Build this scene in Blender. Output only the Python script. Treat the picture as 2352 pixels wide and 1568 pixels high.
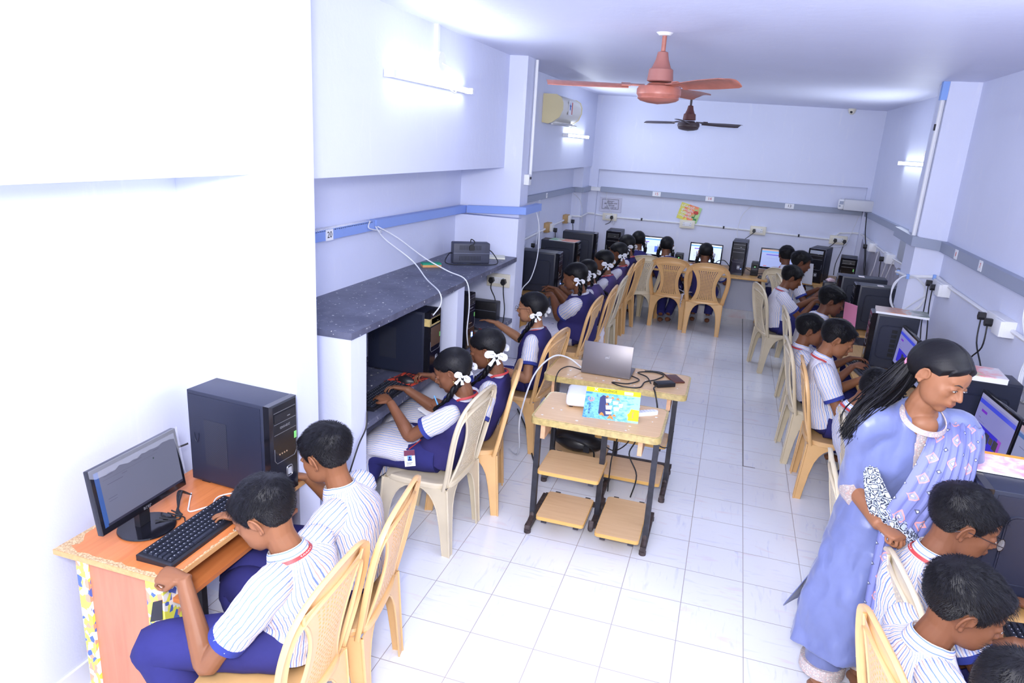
import bpy, bmesh, math, random
import numpy as np
from mathutils import Vector, Matrix, noise, Euler
PI = math.pi
R = math.radians
scn = bpy.context.scene
COL = scn.collection
for o in list(bpy.data.objects): bpy.data.objects.remove(o)

# ---------------------------------------------------------------- camera
cam_d = bpy.data.cameras.new('camera'); cam = bpy.data.objects.new('camera', cam_d); COL.objects.link(cam)
cam_d.sensor_width = 36.0; cam_d.lens = 1612.56 / 2352 * 36.0; cam_d.clip_start = 0.05; cam_d.clip_end = 60
_m = Matrix.Rotation(0.29045991, 3, 'Z') @ Matrix.Rotation(PI / 2 - 0.27954718, 3, 'X') @ Matrix.Rotation(0.06051127, 3, 'Z')
cam.matrix_world = Matrix.Translation((0, 0, 2.17683)) @ _m.to_4x4()
scn.camera = cam
# ---------------------------------------------------------------- world, exposure
w = bpy.data.worlds.new('world'); scn.world = w; w.use_nodes = True
w.node_tree.nodes['Background'].inputs[0].default_value = (0.72, 0.78, 1.0, 1)
w.node_tree.nodes['Background'].inputs[1].default_value = 2.5
vs = scn.view_settings
vs.view_transform = 'Standard'; vs.look = 'None'; vs.gamma = 1.0; vs.use_curve_mapping = False
vs.exposure = 0.0
# ---------------------------------------------------------------- large lights
def area_light(name, loc, target, sx, sy, power, color):
    d = bpy.data.lights.new(name, 'AREA'); d.shape = 'RECTANGLE'; d.size = sx; d.size_y = sy
    d.energy = power; d.color = color
    o = bpy.data.objects.new(name, d); COL.objects.link(o); o.location = loc
    o.rotation_euler = (Vector(target) - Vector(loc)).to_track_quat('-Z', 'Y').to_euler()
    return o
# flash on the camera's hot shoe, aimed down the room; bounced_flash_light stands in for its bounce
area_light('flash_light', (-0.05, -0.15, 2.42), (-0.7, 6.0, 0.9), 0.35, 0.25, 98, (1.0, 0.985, 1.0))
area_light('added_uplight', (-.5, .1, 2.35), (-1.1, 3.2, 2.8), .5, .5, 10, (.96, .97, 1.0))  # extra lamp added to brighten the near ceiling and upper left wall
area_light('bounced_flash_light', (-1.0, 0.0, 2.7), (-0.7, 3.4, 0.9), 1.4, 1.0, 46, (1.0, 0.98, 1.0))

# ---------------------------------------------------------------- helpers
def tag(o, label=None, cat=None, group=None, kind=None):
    if label: o['label'] = label
    if cat: o['category'] = cat
    if group: o['group'] = group
    if kind: o['kind'] = kind
    return o
def empty(name, loc=(0, 0, 0), rz=0, label=None, cat=None, group=None):
    o = bpy.data.objects.new(name, None); COL.objects.link(o); o.location = loc; o.rotation_euler = (0, 0, rz)
    o.empty_display_size = 0.05
    return tag(o, label, cat, group)
def kids(o): return [c for c in bpy.data.objects if c.parent == o]
def copy_tree(o, parent=None, label=None):
    c = o.copy(); COL.objects.link(c)
    if parent is not None: c.parent = parent
    if label: c['label'] = label
    for ch in KIDS.get(o.name, []): copy_tree(ch, c)
    return c
KIDS = {}
def setparent(o, p):
    if p is not None:
        o.parent = p; KIDS.setdefault(p.name, []).append(o)
class MB:
    def __init__(s): s.v = []; s.f = []; s.uv = []; s.mi = []; s.m = 0; s.M = None
    def add(s, vs_, fs, uvs=None):
        b = len(s.v)
        if s.M is not None: vs_ = [s.M @ Vector(p) for p in vs_]
        s.v += [tuple(p) for p in vs_]
        for i, f in enumerate(fs):
            s.f.append(tuple(b + k for k in f)); s.mi.append(s.m)
            s.uv.append(uvs[i] if uvs else None)
        return s
    def box(s, c, d, rz=0, bev=0, M=None):
        x, y, z = d[0] / 2, d[1] / 2, d[2] / 2
        T = Matrix.Translation(c) @ Matrix.Rotation(rz, 4, 'Z')
        if M is not None: T = M
        if bev <= 0:
            vs_ = [(-x, -y, -z), (x, -y, -z), (x, y, -z), (-x, y, -z), (-x, -y, z), (x, -y, z), (x, y, z), (-x, y, z)]
            fs = [(0, 3, 2, 1), (4, 5, 6, 7), (0, 1, 5, 4), (1, 2, 6, 5), (2, 3, 7, 6), (3, 0, 4, 7)]
            uv = [[(vs_[k][a], vs_[k][b]) for k in f] for f, (a, b) in zip(fs, [(0, 1), (0, 1), (0, 2), (1, 2), (0, 2), (1, 2)])]
            s.add([T @ Vector(p) for p in vs_], fs, uv)
        else:
            bm = bmesh.new(); bmesh.ops.create_cube(bm, size=1)
            for v in bm.verts: v.co = Vector((v.co.x * d[0], v.co.y * d[1], v.co.z * d[2]))
            bmesh.ops.bevel(bm, geom=bm.edges[:], offset=bev, segments=3, affect='EDGES', profile=0.5)
            s.bm(bm, T)
        return s
    def bm(s, bm, T=None):
        bm.verts.ensure_lookup_table()
        vs_ = [(T @ v.co) if T is not None else v.co.copy() for v in bm.verts]
        for i, v in enumerate(bm.verts): v.index = i
        s.add(vs_, [tuple(v.index for v in f.verts) for f in bm.faces]); bm.free()
        return s
    def b2(s, p0, p1, bev=0):
        c = [(a + b) / 2 for a, b in zip(p0, p1)]; d = [abs(b - a) for a, b in zip(p0, p1)]
        return s.box(c, d, bev=bev)
    def loft(s, rings, cap=(True, True), closed=True, uscale=1.0, v0=0.0):
        n = len(rings[0]); vs_ = [p for r in rings for p in r]; fs = []; uv = []
        cen = [sum((Vector(p) for p in r), Vector()) / n for r in rings]
        L = [v0]
        for a, b in zip(cen, cen[1:]): L.append(L[-1] + (b - a).length)
        m = n if closed else n - 1
        for j in range(len(rings) - 1):
            for i in range(m):
                k = (i + 1) % n
                fs.append((j * n + i, j * n + k, (j + 1) * n + k, (j + 1) * n + i))
                u0, u1 = i / m * uscale, (i + 1) / m * uscale
                uv.append([(u0, L[j]), (u1, L[j]), (u1, L[j + 1]), (u0, L[j + 1])])
        if cap[0]: fs.append(tuple(range(n - 1, -1, -1))); uv.append([(0, 0)] * n)
        if cap[1]: fs.append(tuple((len(rings) - 1) * n + i for i in range(n))); uv.append([(0, 0)] * n)
        return s.add(vs_, fs, uv)
    def tube(s, pts, r, n=10, sub=0, cap=True, flat=1.0, up=None, uscale=None):
        P = [Vector(p) for p in pts]
        rad = list(r) if hasattr(r, '__len__') else [r] * len(P)
        if sub: P, rad = smooth_path(P, rad, sub)
        rings = []; prev = None
        for i, p in enumerate(P):
            t = (P[min(i + 1, len(P) - 1)] - P[max(i - 1, 0)])
            if t.length < 1e-9: t = Vector((0, 0, 1))
            t.normalize()
            if prev is None:
                a = Vector(up) if up else (Vector((0, 0, 1)) if abs(t.z) < .9 else Vector((1, 0, 0)))
                prev = (a - t * a.dot(t)).normalized()
            else: prev = (prev - t * prev.dot(t)).normalized()
            q = t.cross(prev)
            rings.append([p + (q * math.cos(2 * PI * k / n) + prev * math.sin(2 * PI * k / n) * flat) * rad[i] for k in range(n)])
        us = uscale if uscale else 2 * PI * sum(rad) / len(rad)
        return s.loft(rings, (cap, cap), uscale=us)
    def cyl(s, p0, p1, r, n=20, r2=None):
        return s.tube([p0, p1], [r, r if r2 is None else r2], n)
    def lathe(s, prof, c=(0, 0, 0), n=32):
        rings = [[Vector((c[0] + r * math.cos(2 * PI * k / n), c[1] + r * math.sin(2 * PI * k / n), c[2] + z)) for k in range(n)] for r, z in prof]
        return s.loft(rings)
    def prism(s, poly, T, h):
        """poly in local xy, extruded by h along local z"""
        n = len(poly)
        vs_ = [T @ Vector((x, y, 0)) for x, y in poly] + [T @ Vector((x, y, h)) for x, y in poly]
        fs = [tuple(range(n - 1, -1, -1)), tuple(range(n, 2 * n))] + [(i, (i + 1) % n, n + (i + 1) % n, n + i) for i in range(n)]
        uv = [[poly[k] for k in range(n - 1, -1, -1)], [poly[k] for k in range(n)]] + [[(0, 0)] * 4] * n
        return s.add(vs_, fs, uv)
    def ell(s, c, r, n=16, M=None):
        vs_ = []; fs = []
        m = n // 2
        for j in range(m + 1):
            th = PI * j / m
            for i in range(n):
                ph = 2 * PI * i / n
                p = Vector((r[0] * math.sin(th) * math.cos(ph), r[1] * math.sin(th) * math.sin(ph), r[2] * math.cos(th)))
                if M is not None: p = M @ p
                vs_.append(p + Vector(c))
        for j in range(m):
            for i in range(n):
                k = (i + 1) % n
                if j == 0: fs.append((i, n + i, n + k))
                elif j == m - 1: fs.append((j * n + i, (j + 1) * n + i, j * n + k))
                else: fs.append((j * n + i, (j + 1) * n + i, (j + 1) * n + k, j * n + k))
        return s.add(vs_, fs)
    def build(s, name, mat, parent=None, smooth=35, loc=None, rot=None):
        me = bpy.data.meshes.new(name); me.from_pydata(s.v, [], s.f)
        if any(u is not None for u in s.uv):
            ul = me.uv_layers.new(name='UVMap'); li = 0; buf = []
            for f, u in zip(s.f, s.uv):
                buf += [c for q in (u if u else [(0, 0)] * len(f)) for c in q]
            ul.data.foreach_set('uv', buf)
        mats = mat if isinstance(mat, (list, tuple)) else [mat]
        for m in mats: me.materials.append(m)
        if len(mats) > 1: me.polygons.foreach_set('material_index', s.mi)
        me.validate(); me.update()
        bm = bmesh.new(); bm.from_mesh(me); bmesh.ops.recalc_face_normals(bm, faces=bm.faces)
        if smooth:
            a = R(smooth)
            for f in bm.faces: f.smooth = True
            for e in bm.edges:
                if len(e.link_faces) == 2:
                    if e.calc_face_angle(0) > a: e.smooth = False
        bm.to_mesh(me); bm.free()
        o = bpy.data.objects.new(name, me); COL.objects.link(o); setparent(o, parent)
        if loc: o.location = loc
        if rot: o.rotation_euler = rot
        return o
def smooth_path(P, rad, sub):
    """Catmull-Rom"""
    Q = []; rr = []
    for i in range(len(P) - 1):
        p0 = P[max(i - 1, 0)]; p1 = P[i]; p2 = P[i + 1]; p3 = P[min(i + 2, len(P) - 1)]
        for k in range(sub):
            t = k / sub
            Q.append(0.5 * ((2 * p1) + (p2 - p0) * t + (2 * p0 - 5 * p1 + 4 * p2 - p3) * t * t + (3 * p1 - p0 - 3 * p2 + p3) * t ** 3))
            rr.append(rad[i] * (1 - t) + rad[i + 1] * t)
    Q.append(P[-1]); rr.append(rad[-1])
    return Q, rr
def cr(vals, t):
    """Catmull-Rom through scalar/Vector list, t in 0..1"""
    n = len(vals) - 1; x = min(max(t, 0), 1) * n; i = min(int(x), n - 1); t = x - i
    p0 = vals[max(i - 1, 0)]; p1 = vals[i]; p2 = vals[i + 1]; p3 = vals[min(i + 2, n)]
    return 0.5 * ((2 * p1) + (p2 - p0) * t + (2 * p0 - 5 * p1 + 4 * p2 - p3) * t * t + (3 * p1 - p0 - 3 * p2 + p3) * t ** 3)
# ---------------------------------------------------------------- materials
class NT:
    def __init__(s, name):
        s.m = bpy.data.materials.new(name); s.m.use_nodes = True; s.t = s.m.node_tree; s.b = s.t.nodes['Principled BSDF']
    def n(s, typ, ins={}, **kw):
        nd = s.t.nodes.new(typ)
        for k, v in kw.items(): setattr(nd, k, v)
        for k, v in ins.items():
            if isinstance(v, bpy.types.NodeSocket): s.t.links.new(v, nd.inputs[k])
            else: nd.inputs[k].default_value = v
        return nd
    def math(s, op, a, b=None, c=None):
        ins = {0: a}
        if b is not None: ins[1] = b
        if c is not None: ins[2] = c
        return s.n('ShaderNodeMath', ins, operation=op).outputs[0]
    def mix(s, f, a, b):
        nd = s.n('ShaderNodeMix', {}, data_type='RGBA')
        for i, v in ((0, f), (6, a), (7, b)):
            if isinstance(v, bpy.types.NodeSocket): s.t.links.new(v, nd.inputs[i])
            else: nd.inputs[i].default_value = v if i == 0 else (*v[:3], 1)
        return nd.outputs[2]
    def ramp(s, f, stops):
        nd = s.n('ShaderNodeValToRGB', {0: f}); e = nd.color_ramp.elements
        while len(e) < len(stops): e.new(0.5)
        for el, (p, c) in zip(e, stops): el.position = p; el.color = (c, c, c, 1) if not hasattr(c, '__len__') else (*c[:3], 1)
        return nd.outputs[0]
    def coord(s, which='Object'): return s.n('ShaderNodeTexCoord').outputs[which]
    def sep(s, v): return s.n('ShaderNodeSeparateXYZ', {0: v}).outputs
    def noise(s, v, scale, detail=3, rough=.5, dist=0):
        return s.n('ShaderNodeTexNoise', {'Vector': v, 'Scale': scale, 'Detail': detail, 'Roughness': rough, 'Distortion': dist}).outputs['Fac']
    def mapv(s, v, scale=(1, 1, 1), loc=(0, 0, 0), rot=(0, 0, 0)):
        return s.n('ShaderNodeMapping', {'Vector': v, 'Scale': scale, 'Location': loc, 'Rotation': rot}).outputs[0]
    def bump(s, h, st=.2, dist=.002):
        s.t.links.new(s.n('ShaderNodeBump', {'Height': h, 'Strength': st, 'Distance': dist}).outputs[0], s.b.inputs['Normal'])
    def set(s, **k):
        names = dict(col='Base Color', rough='Roughness', metal='Metallic', spec='Specular IOR Level', sss='Subsurface Weight', coat='Coat Weight',
                     trans='Transmission Weight', emi='Emission Color', es='Emission Strength', sheen='Sheen Weight', alpha='Alpha')
        for a, v in k.items():
            i = s.b.inputs[names[a]]
            if isinstance(v, bpy.types.NodeSocket): s.t.links.new(v, i)
            else: i.default_value = (*v[:3], 1) if hasattr(v, '__len__') else v
        return s
_mc = {}
def mat(name, col, rough=.5, metal=0, var=.0, vs_=12, bump=0, bs=200, **k):
    if name in _mc: return _mc[name]
    t = NT(name); c = t.coord()
    if var > 0:
        nz = t.noise(c, vs_, 4)
        t.set(col=t.mix(t.ramp(nz, [(.3, 0), (.7, 1)]), [x * (1 - var) for x in col], [min(1, x * (1 + var * .6)) for x in col]))
    else: t.set(col=col)
    t.set(rough=rough, metal=metal, **k)
    if bump: t.bump(t.noise(c, bs, 2), bump, .001)
    _mc[name] = t.m
    return t.m
def emit(name, col, st):
    if name in _mc: return _mc[name]
    t = NT(name); t.set(col=(0.02, 0.02, 0.02), emi=col, es=st, rough=.3); _mc[name] = t.m
    return t.m
def text(body, size, mtl, parent, M, name='lettering', ext=.0004, align='CENTER', bold=0.0):
    cu = bpy.data.curves.new(name, 'FONT'); cu.body = body; cu.size = size; cu.extrude = ext; cu.align_x = align; cu.align_y = 'CENTER'; cu.offset = bold
    cu.resolution_u = 2
    o = bpy.data.objects.new(name, cu); COL.objects.link(o)
    dg = bpy.context.evaluated_depsgraph_get(); me = bpy.data.meshes.new_from_object(o.evaluated_get(dg))
    bpy.data.objects.remove(o); me.materials.clear(); me.materials.append(mtl); me.transform(M)
    q = bpy.data.objects.new(name, me); COL.objects.link(q); setparent(q, parent)
    return q
def frame(o, x, y, z=None):
    """matrix from origin and two axes"""
    x = Vector(x).normalized(); y = Vector(y); y = (y - x * y.dot(x)).normalized(); z = x.cross(y)
    return Matrix(((x.x, y.x, z.x, o[0]), (x.y, y.y, z.y, o[1]), (x.z, y.z, z.z, o[2]), (0, 0, 0, 1)))
def smoothstep(a, b, x):
    t = np.clip((x - a) / (b - a), 0, 1); return t * t * (3 - 2 * t)
# ================================================================ the setting
def wall_material(name, base=(0.72, 0.755, 0.93), dirt=0.0):
    t = NT(name); c = t.coord()
    n1 = t.noise(c, 1.3, 4, .6); n2 = t.noise(t.mapv(c, (3, 3, .5)), 6, 5, .6)
    col = t.mix(t.ramp(n1, [(.3, 0), (.75, 1)]), base, [b * .955 for b in base])
    col = t.mix(t.math('MULTIPLY', t.ramp(n2, [(.6, 0), (.75, 1)]), .25), col, (0.9, 0.9, 0.93))
    if dirt:
        s = t.sep(c); n3 = t.noise(t.mapv(c, (6, 6, 1.2)), 5, 5, .65)
        m = t.math('MULTIPLY', t.ramp(n3, [(.30, .55), (.60, 1)]), dirt)
        zz = t.ramp(t.math('ADD', s[2], t.math('MULTIPLY', t.noise(c, 3), .25)), [(.55, 1), (.99, 1), (1.0, 1)])
        band = t.math('LESS_THAN', t.math('ADD', s[2], t.math('MULTIPLY', t.noise(c, 4), .16)), 1.27)
        col = t.mix(t.math('MULTIPLY', m, band), col, (0.27, 0.26, 0.33))
    t.set(col=col, rough=.55)
    t.bump(t.math('ADD', t.noise(c, 9, 6, .6), t.math('MULTIPLY', t.noise(c, 120, 2), .12)), .25, .01)
    return t.m
M_wall = wall_material('painted_plaster')
M_walldirty = wall_material('painted_plaster_stained', dirt=.95)
M_ceil = wall_material('ceiling_paint', (0.74, 0.77, 0.95))
def floor_material():
    t = NT('marble_floor_tiles'); c = t.coord(); s = t.sep(c)
    fx = t.math('FRACT', t.math('DIVIDE', t.math('SUBTRACT', s[0], 0.315 - 30), 0.3)); fy = t.math('FRACT', t.math('DIVIDE', t.math('SUBTRACT', s[1], 2.8766 - 30), 0.3))
    def edge(f): return t.math('MINIMUM', f, t.math('SUBTRACT', 1, f))
    e = t.math('MINIMUM', edge(fx), edge(fy))
    grout = t.math('LESS_THAN', e, .0065)
    ix = t.math('FLOOR', t.math('DIVIDE', t.math('SUBTRACT', s[0], 0.315 - 30), 0.3)); iy = t.math('FLOOR', t.math('DIVIDE', t.math('SUBTRACT', s[1], 2.8766 - 30), 0.3))
    wn = t.n('ShaderNodeTexWhiteNoise', {'Vector': t.n('ShaderNodeCombineXYZ', {0: ix, 1: iy}).outputs[0]}).outputs
    off = t.n('ShaderNodeVectorMath', {0: wn['Color'], 1: (40, 40, 40)}, operation='MULTIPLY').outputs[0]
    par = t.math('MODULO', t.math('ADD', ix, iy), 2)
    cv = t.n('ShaderNodeVectorMath', {0: c, 1: off}, operation='ADD').outputs[0]
    va = t.mapv(cv, (4, 26, 1), rot=(0, 0, .75)); vb = t.mapv(cv, (26, 4, 1), rot=(0, 0, .75))
    na = t.noise(va, 1.6, 3, .5, .6); nb = t.noise(vb, 1.6, 3, .5, .6)
    nmx = t.n('ShaderNodeMix', {0: par, 2: na, 3: nb}, data_type='FLOAT').outputs[0]
    nz2 = t.noise(t.mapv(cv, (5, 20, 1), rot=(0, 0, .7)), 1.1, 2, .5, .5)
    col = t.mix(t.ramp(nmx, [(.58, 0), (.80, 1)]), (0.86, 0.88, 0.94), (0.70, 0.73, 0.88))
    col = t.mix(t.math('MULTIPLY', t.ramp(nz2, [(.62, 0), (.78, 1)]), .38), col, (0.80, 0.62, 0.66))
    col = t.mix(t.math('MULTIPLY', t.ramp(t.noise(c, 30, 5, .7), [(.62, 0), (.75, 1)]), .25), col, (.55, .52, .5))
    col = t.mix(grout, col, (0.42, 0.38, 0.38))
    t.set(col=col, rough=t.n('ShaderNodeMix', {0: grout, 2: .16, 3: .8}, data_type='FLOAT').outputs[0], spec=.5)
    t.bump(t.math('MULTIPLY', grout, -1), .5, .002)
    return t.m
M_floor = floor_material()
def struct(name, mb, mtl, smooth=0):
    o = mb.build(name, mtl, smooth=smooth); o['kind'] = 'structure'; return o
ZC = 2.80; YB = 9.87; XL = -2.2; XR = 1.6; Y0 = -1.2
b = MB(); b.b2((-2.4, Y0, -.1), (1.8, YB + .2, 0)); struct('floor', b, M_floor)
b = MB()
b.add([(-2.4, Y0, 2.80), (1.8, Y0, 2.79), (1.8, YB + .2, 2.765), (-2.4, YB + .2, 2.83), (-2.4, Y0, 2.95), (1.8, Y0, 2.95), (1.8, YB + .2, 2.95), (-2.4, YB + .2, 2.95)],
      [(0, 1, 2, 3), (4, 7, 6, 5), (0, 4, 5, 1), (1, 5, 6, 2), (2, 6, 7, 3), (3, 7, 4, 0)])
struct('ceiling', b, M_ceil)
H = 2.86
b = MB()
b.b2((XL - .15, Y0, 0), (XL, YB + .15, H))                                  # recessed lower wall plane
b.b2((XL, Y0, 1.985), (-1.83, 2.40, H)); b.b2((XL, 2.40, 0), (-1.65, 2.56, H))  # near beam, near column
b.b2((XL, 2.56, 1.955), (-1.83, 5.60, H)); b.b2((XL, 5.60, 0), (-1.68, 5.82, H))
b.b2((XL, 5.82, 1.885), (-1.95, YB, H))                                     # beam of the far bay
b.b2((XL, 9.42, 0), (-1.97, YB, 1.885))
b.b2((XL, 5.82, 0), (-2.1, 9.42, 1.885))
struct('wall_left', b, M_wall)
b = MB()
b.b2((-2.2, YB, 1.855), (1.8, YB + .15, H)); b.b2((-2.2, YB + .06, 0), (1.8, YB + .2, 1.855))
b.b2((-2.2, YB, 0), (-1.85, YB + .15, 1.855)); b.b2((1.55, YB, 0), (1.8, YB + .15, 1.855))
struct('wall_back', b, M_wall)
b = MB(); b.b2((XR, Y0, 0), (XR + .15, 6.3, H)); struct('wall_right', b, M_wall)
b = MB(); b.b2((XR, 6.3, 0), (XR + .15, YB + .1, H)); struct('wall_right_rear', b, M_walldirty)
b = MB(); b.b2((1.39, 6.2, 0), (XR, 6.52, H)); struct('wall_column_right', b, M_wall)
# partitions and plinth of the masonry counter
b = MB()
b.b2((XL, 2.85, 0), (-1.652, 3.0, 1.215)); b.b2((XL, 4.22, 0), (-1.652, 4.34, 1.215)); b.b2((XL, 5.5, 0), (-1.652, 5.60, 1.56))
struct('wall_partition', b, M_wall)
b = MB(); b.b2((-2.2, 3.0, 0), (-1.66, 4.22, .16)); b.b2((-2.2, 4.34, 0), (-1.66, 5.5, .16)); b.b2((-1.66, 2.85, 0), (-1.64, 5.82, .11))
M_skirt = mat('skirting_tile', (.80, .81, .88), .25, var=.06, vs_=3)
struct('trim_1', b, M_skirt)
b = MB()
b.b2((XL, Y0, 0), (XL + .012, 2.40, .10)); b.b2((-1.65, 2.40, 0), (-1.638, 2.56, .10)); b.b2((-2.1, 5.82, 0), (-2.088, 9.42, .10))
for k in range(0): pass
struct('baseboard_left', b, M_skirt)
b = MB()
for k in range(12):
    b.b2((-2.1 + k * .31, YB + .045, 0), (-2.1 + k * .31 + .307, YB + .061, .115))
M_skirt2 = NT('skirting_tile_pink'); _c = M_skirt2.coord()
M_skirt2.set(col=M_skirt2.mix(M_skirt2.ramp(M_skirt2.noise(_c, 2.2, 4, .6), [(.5, 0), (.7, 1)]), (.78, .8, .88), (.72, .58, .64)), rough=.25)
struct('baseboard_back', b, M_skirt2.m)
b = MB(); b.b2((XR - .012, Y0, 0), (XR, 6.2, .10)); b.b2((XR - .012, 6.52, 0), (XR, YB, .10)); struct('baseboard_right', b, M_skirt)
# darker relaid strip joint in the floor
b = MB()
for p in [((.312, 4.98, 0), (.32, 9.9, .0012)), ((.312, 4.976, 0), (.40, 4.984, .0012))]: b.b2(*p)
struct('trim_2', b, mat('broken_grout', (.22, .2, .2), .9))

# ---- stone slabs
def stone():
    t = NT('black_stone_slab'); c = t.coord()
    n = t.noise(c, 5, 6, .65); sp = t.noise(c, 36, 3, .6); sp2 = t.noise(t.mapv(c, (1, .5, 1)), 11, 5, .7)
    col = t.mix(t.ramp(n, [(.35, 0), (.7, 1)]), (.075, .08, .125), (.15, .16, .23))
    col = t.mix(t.math('MULTIPLY', t.ramp(sp2, [(.58, 0), (.72, 1)]), .35), col, (.4, .42, .5))
    col = t.mix(t.ramp(sp, [(.655, 0), (.67, 1)]), col, (.72, .70, .66))
    t.set(col=col, rough=.42); t.bump(n, .2, .003); return t.m
M_stone = stone()
def slab(name, x1, y0, y1, z0, z1, label, seed=3, cut=None):
    rnd = random.Random(seed); b = MB(); n = 60
    top = []; 
    for i in range(n + 1):
        y = y0 + (y1 - y0) * i / n; top.append((x1 + .003 * noise.noise(Vector((y * 3, seed, 0))) + rnd.uniform(-.0008, .0008), y))
    poly = [(XL, y0)] + top + [(XL, y1)]
    b.prism(poly, Matrix.Translation((0, 0, z0)), z1 - z0)
    o = b.build(name, M_stone, smooth=0); return tag(o, label, 'shelf' if z0 > 1 else 'worktop')
slab('stone_shelf', -1.645, 2.845, 4.30, 1.216, 1.25, 'black stone shelf slab spattered with paint, near end above the seated girls', 3)
slab('stone_shelf', -1.645, 4.303, 5.499, 1.216, 1.25, 'cleaner black stone shelf slab carrying the power backup box', 4)
slab('stone_worktop', -1.655, 3.001, 4.219, .695, .73, 'black stone worktop with keyboard and red mouse mat in the nearer alcove', 5)
slab('stone_worktop', -1.655, 4.341, 5.499, .695, .73, 'black stone worktop in the farther alcove under the white switch plate', 6)

# ---- cable ducts
M_ductb = mat('blue_duct_plastic', (.26, .38, .78), .45); M_ductg = mat('grey_duct_plastic', (.32, .36, .47), .45)
M_white = mat('white_plastic', (.82, .83, .86), .4); M_cream = mat('cream_plastic', (.78, .74, .62), .4)
M_black = mat('black_plastic', (.012, .012, .016), .42); M_cord = mat('black_rubber_cord', (.012, .012, .014), .5)
M_cordw = mat('white_cord', (.72, .74, .80), .45)
M_ink = mat('black_ink', (.02, .02, .03), .6); M_red = mat('red_ink', (.6, .06, .05), .6)
M_paper = mat('white_paper', (.85, .86, .9), .7)
dL = empty('cable_duct', (-2.19, 2.57, 1.6), label='blue slotted cable duct along the left wall carrying white 20 and 19 labels', cat='cable duct')
def duct(par, pts, w, h, m, name='duct_cover', up=(0, 0, 1)):
    o0 = Vector(par.location)
    for a, c in zip(pts, pts[1:]):
        a = Vector(a); c = Vector(c); d = (c - a); L = d.length; d.normalize(); nrm = d.cross(Vector(up)).normalized()
        b = MB(); T = frame(a - o0, d, nrm)
        b.M = T
        b.box((L / 2, 0, 0), (L, w, h))
        b.box((L / 2, 0, h / 2 + .001), (L, w + .004, .003)); b.box((L / 2, 0, -h / 2 - .001), (L, w + .004, .003))
        b.build(name, m, par, smooth=0)
duct(dL, [(-2.17, 2.565, 1.60), (-2.17, 4.00, 1.608)], .05, .055, M_ductb)
duct(dL, [(-2.17, 4.03, 1.608), (-2.15, 5.55, 1.60)], .05, .055, M_ductb)
dL2 = empty('cable_duct', (-1.9, 5.57, 1.61), label='short blue cable duct wrapping round the left column', cat='cable duct')
duct(dL2, [(-2.12, 5.568, 1.60), (-1.612, 5.568, 1.625)], .05, .055, M_ductb)
duct(dL2, [(-1.63, 5.537, 1.625), (-1.63, 6.02, 1.625)], .052, .0552, M_ductb)
b = MB()
for k in range(64): b.box((.02, .04 + k * .0215 , .032), (.05, .009, .012))
b.build('slotted_edge', M_white, dL, smooth=0)
def label_plate(par, loc, w, h, nrm, txt, size, tm=M_ink):
    o0 = Vector(par.location); n = Vector(nrm); x = Vector((0, 0, 1)).cross(n); T = frame(Vector(loc) - o0, x, (0, 0, 1))
    b = MB(); b.M = T; b.box((0, 0, 0), (w, h, .003)); b.build('number_label', M_paper, par, smooth=0)
    text(txt, size, tm, par, T @ Matrix.Translation((0, 0, .0018)), 'number')
label_plate(dL, (-2.143, 3.47, 1.603), .075, .062, (1, 0, 0), '20', .052)
label_plate(dL, (-2.14, 5.07, 1.602), .075, .05, (1, 0, 0), '19', .04)
b = MB(); b.tube([(-2.14, 4.0, 1.60), (-2.10, 3.98, 1.57), (-2.12, 4.04, 1.57), (-2.13, 3.9, 1.60), (-2.14, 3.93, 1.64)], .004, 6, 6)
b.build('cable_tie', M_cordw, dL, loc=-Vector(dL.location))
dF = empty('cable_duct', (-2.07, 5.9, 1.59), label='grey cable duct on the left wall beyond the blue one', cat='cable duct')
duct(dF, [(-2.075, 5.83, 1.59), (-2.075, 9.40, 1.585)], .04, .06, M_ductg)
duct(dF, [(-2.09, 9.39, 1.585), (-1.95, 9.39, 1.585)], .04, .06, M_ductg)
duct(dF, [(-1.95, 9.38, 1.585), (-1.95, 9.84, 1.59)], .04, .06, M_ductg)
for y, s in ((7.0, '18'), (7.9, '17')): label_plate(dF, (-2.053, y, 1.588), .06, .055, (1, 0, 0), s, .036)
dB = empty('cable_duct', (0, 9.85, 1.575), label='grey cable duct across the back wall with labels 15, 14 and 13', cat='cable duct')
duct(dB, [(-1.96, YB - .025, 1.59), (-1.80, YB - .025, 1.588)], .04, .045, M_white)
duct(dB, [(-1.80, YB + .03, 1.59), (1.54, YB + .03, 1.545)], .06, .062, M_ductg)
for x, s in ((-1.03, '15'), (-.327, '14'), (.675, '13')): label_plate(dB, (x, YB - .003, 1.58 - (x + 1.03) * .0125), .11, .062, (0, -1, 0), s, .05, M_red if s != '13' else M_ink)
dR = empty('cable_duct', (1.58, 6.1, 1.575), label='grey cable duct with red number labels on the right wall nearest the camera', cat='cable duct')
duct(dR, [(1.575, 1.2, 1.53), (1.575, 6.19, 1.578)], .045, .07, M_ductg)
dR2 = empty('cable_duct', (1.40, 6.2, 1.6), label='grey cable duct wrapping round the right column, its end sticking out', cat='cable duct')
duct(dR2, [(1.575, 6.176, 1.578), (1.352, 6.176, 1.60)], .045, .07, M_ductg)
duct(dR2, [(1.37, 6.156, 1.60), (1.37, 6.85, 1.61)], .044, .0702, M_ductg)
dR3 = empty('cable_duct', (1.58, 8.2, 1.55), label='grey cable duct on the stained right wall beyond the column', cat='cable duct')
duct(dR3, [(1.58, 6.53, 1.55), (1.58, 9.80, 1.545)], .04, .06, M_ductg)
for y, s in ((5.72, '8'), (5.165, '7')): label_plate(dR, (1.55, y, 1.575), .07, .068, (-1, 0, 0), s, .045, M_red)

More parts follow.
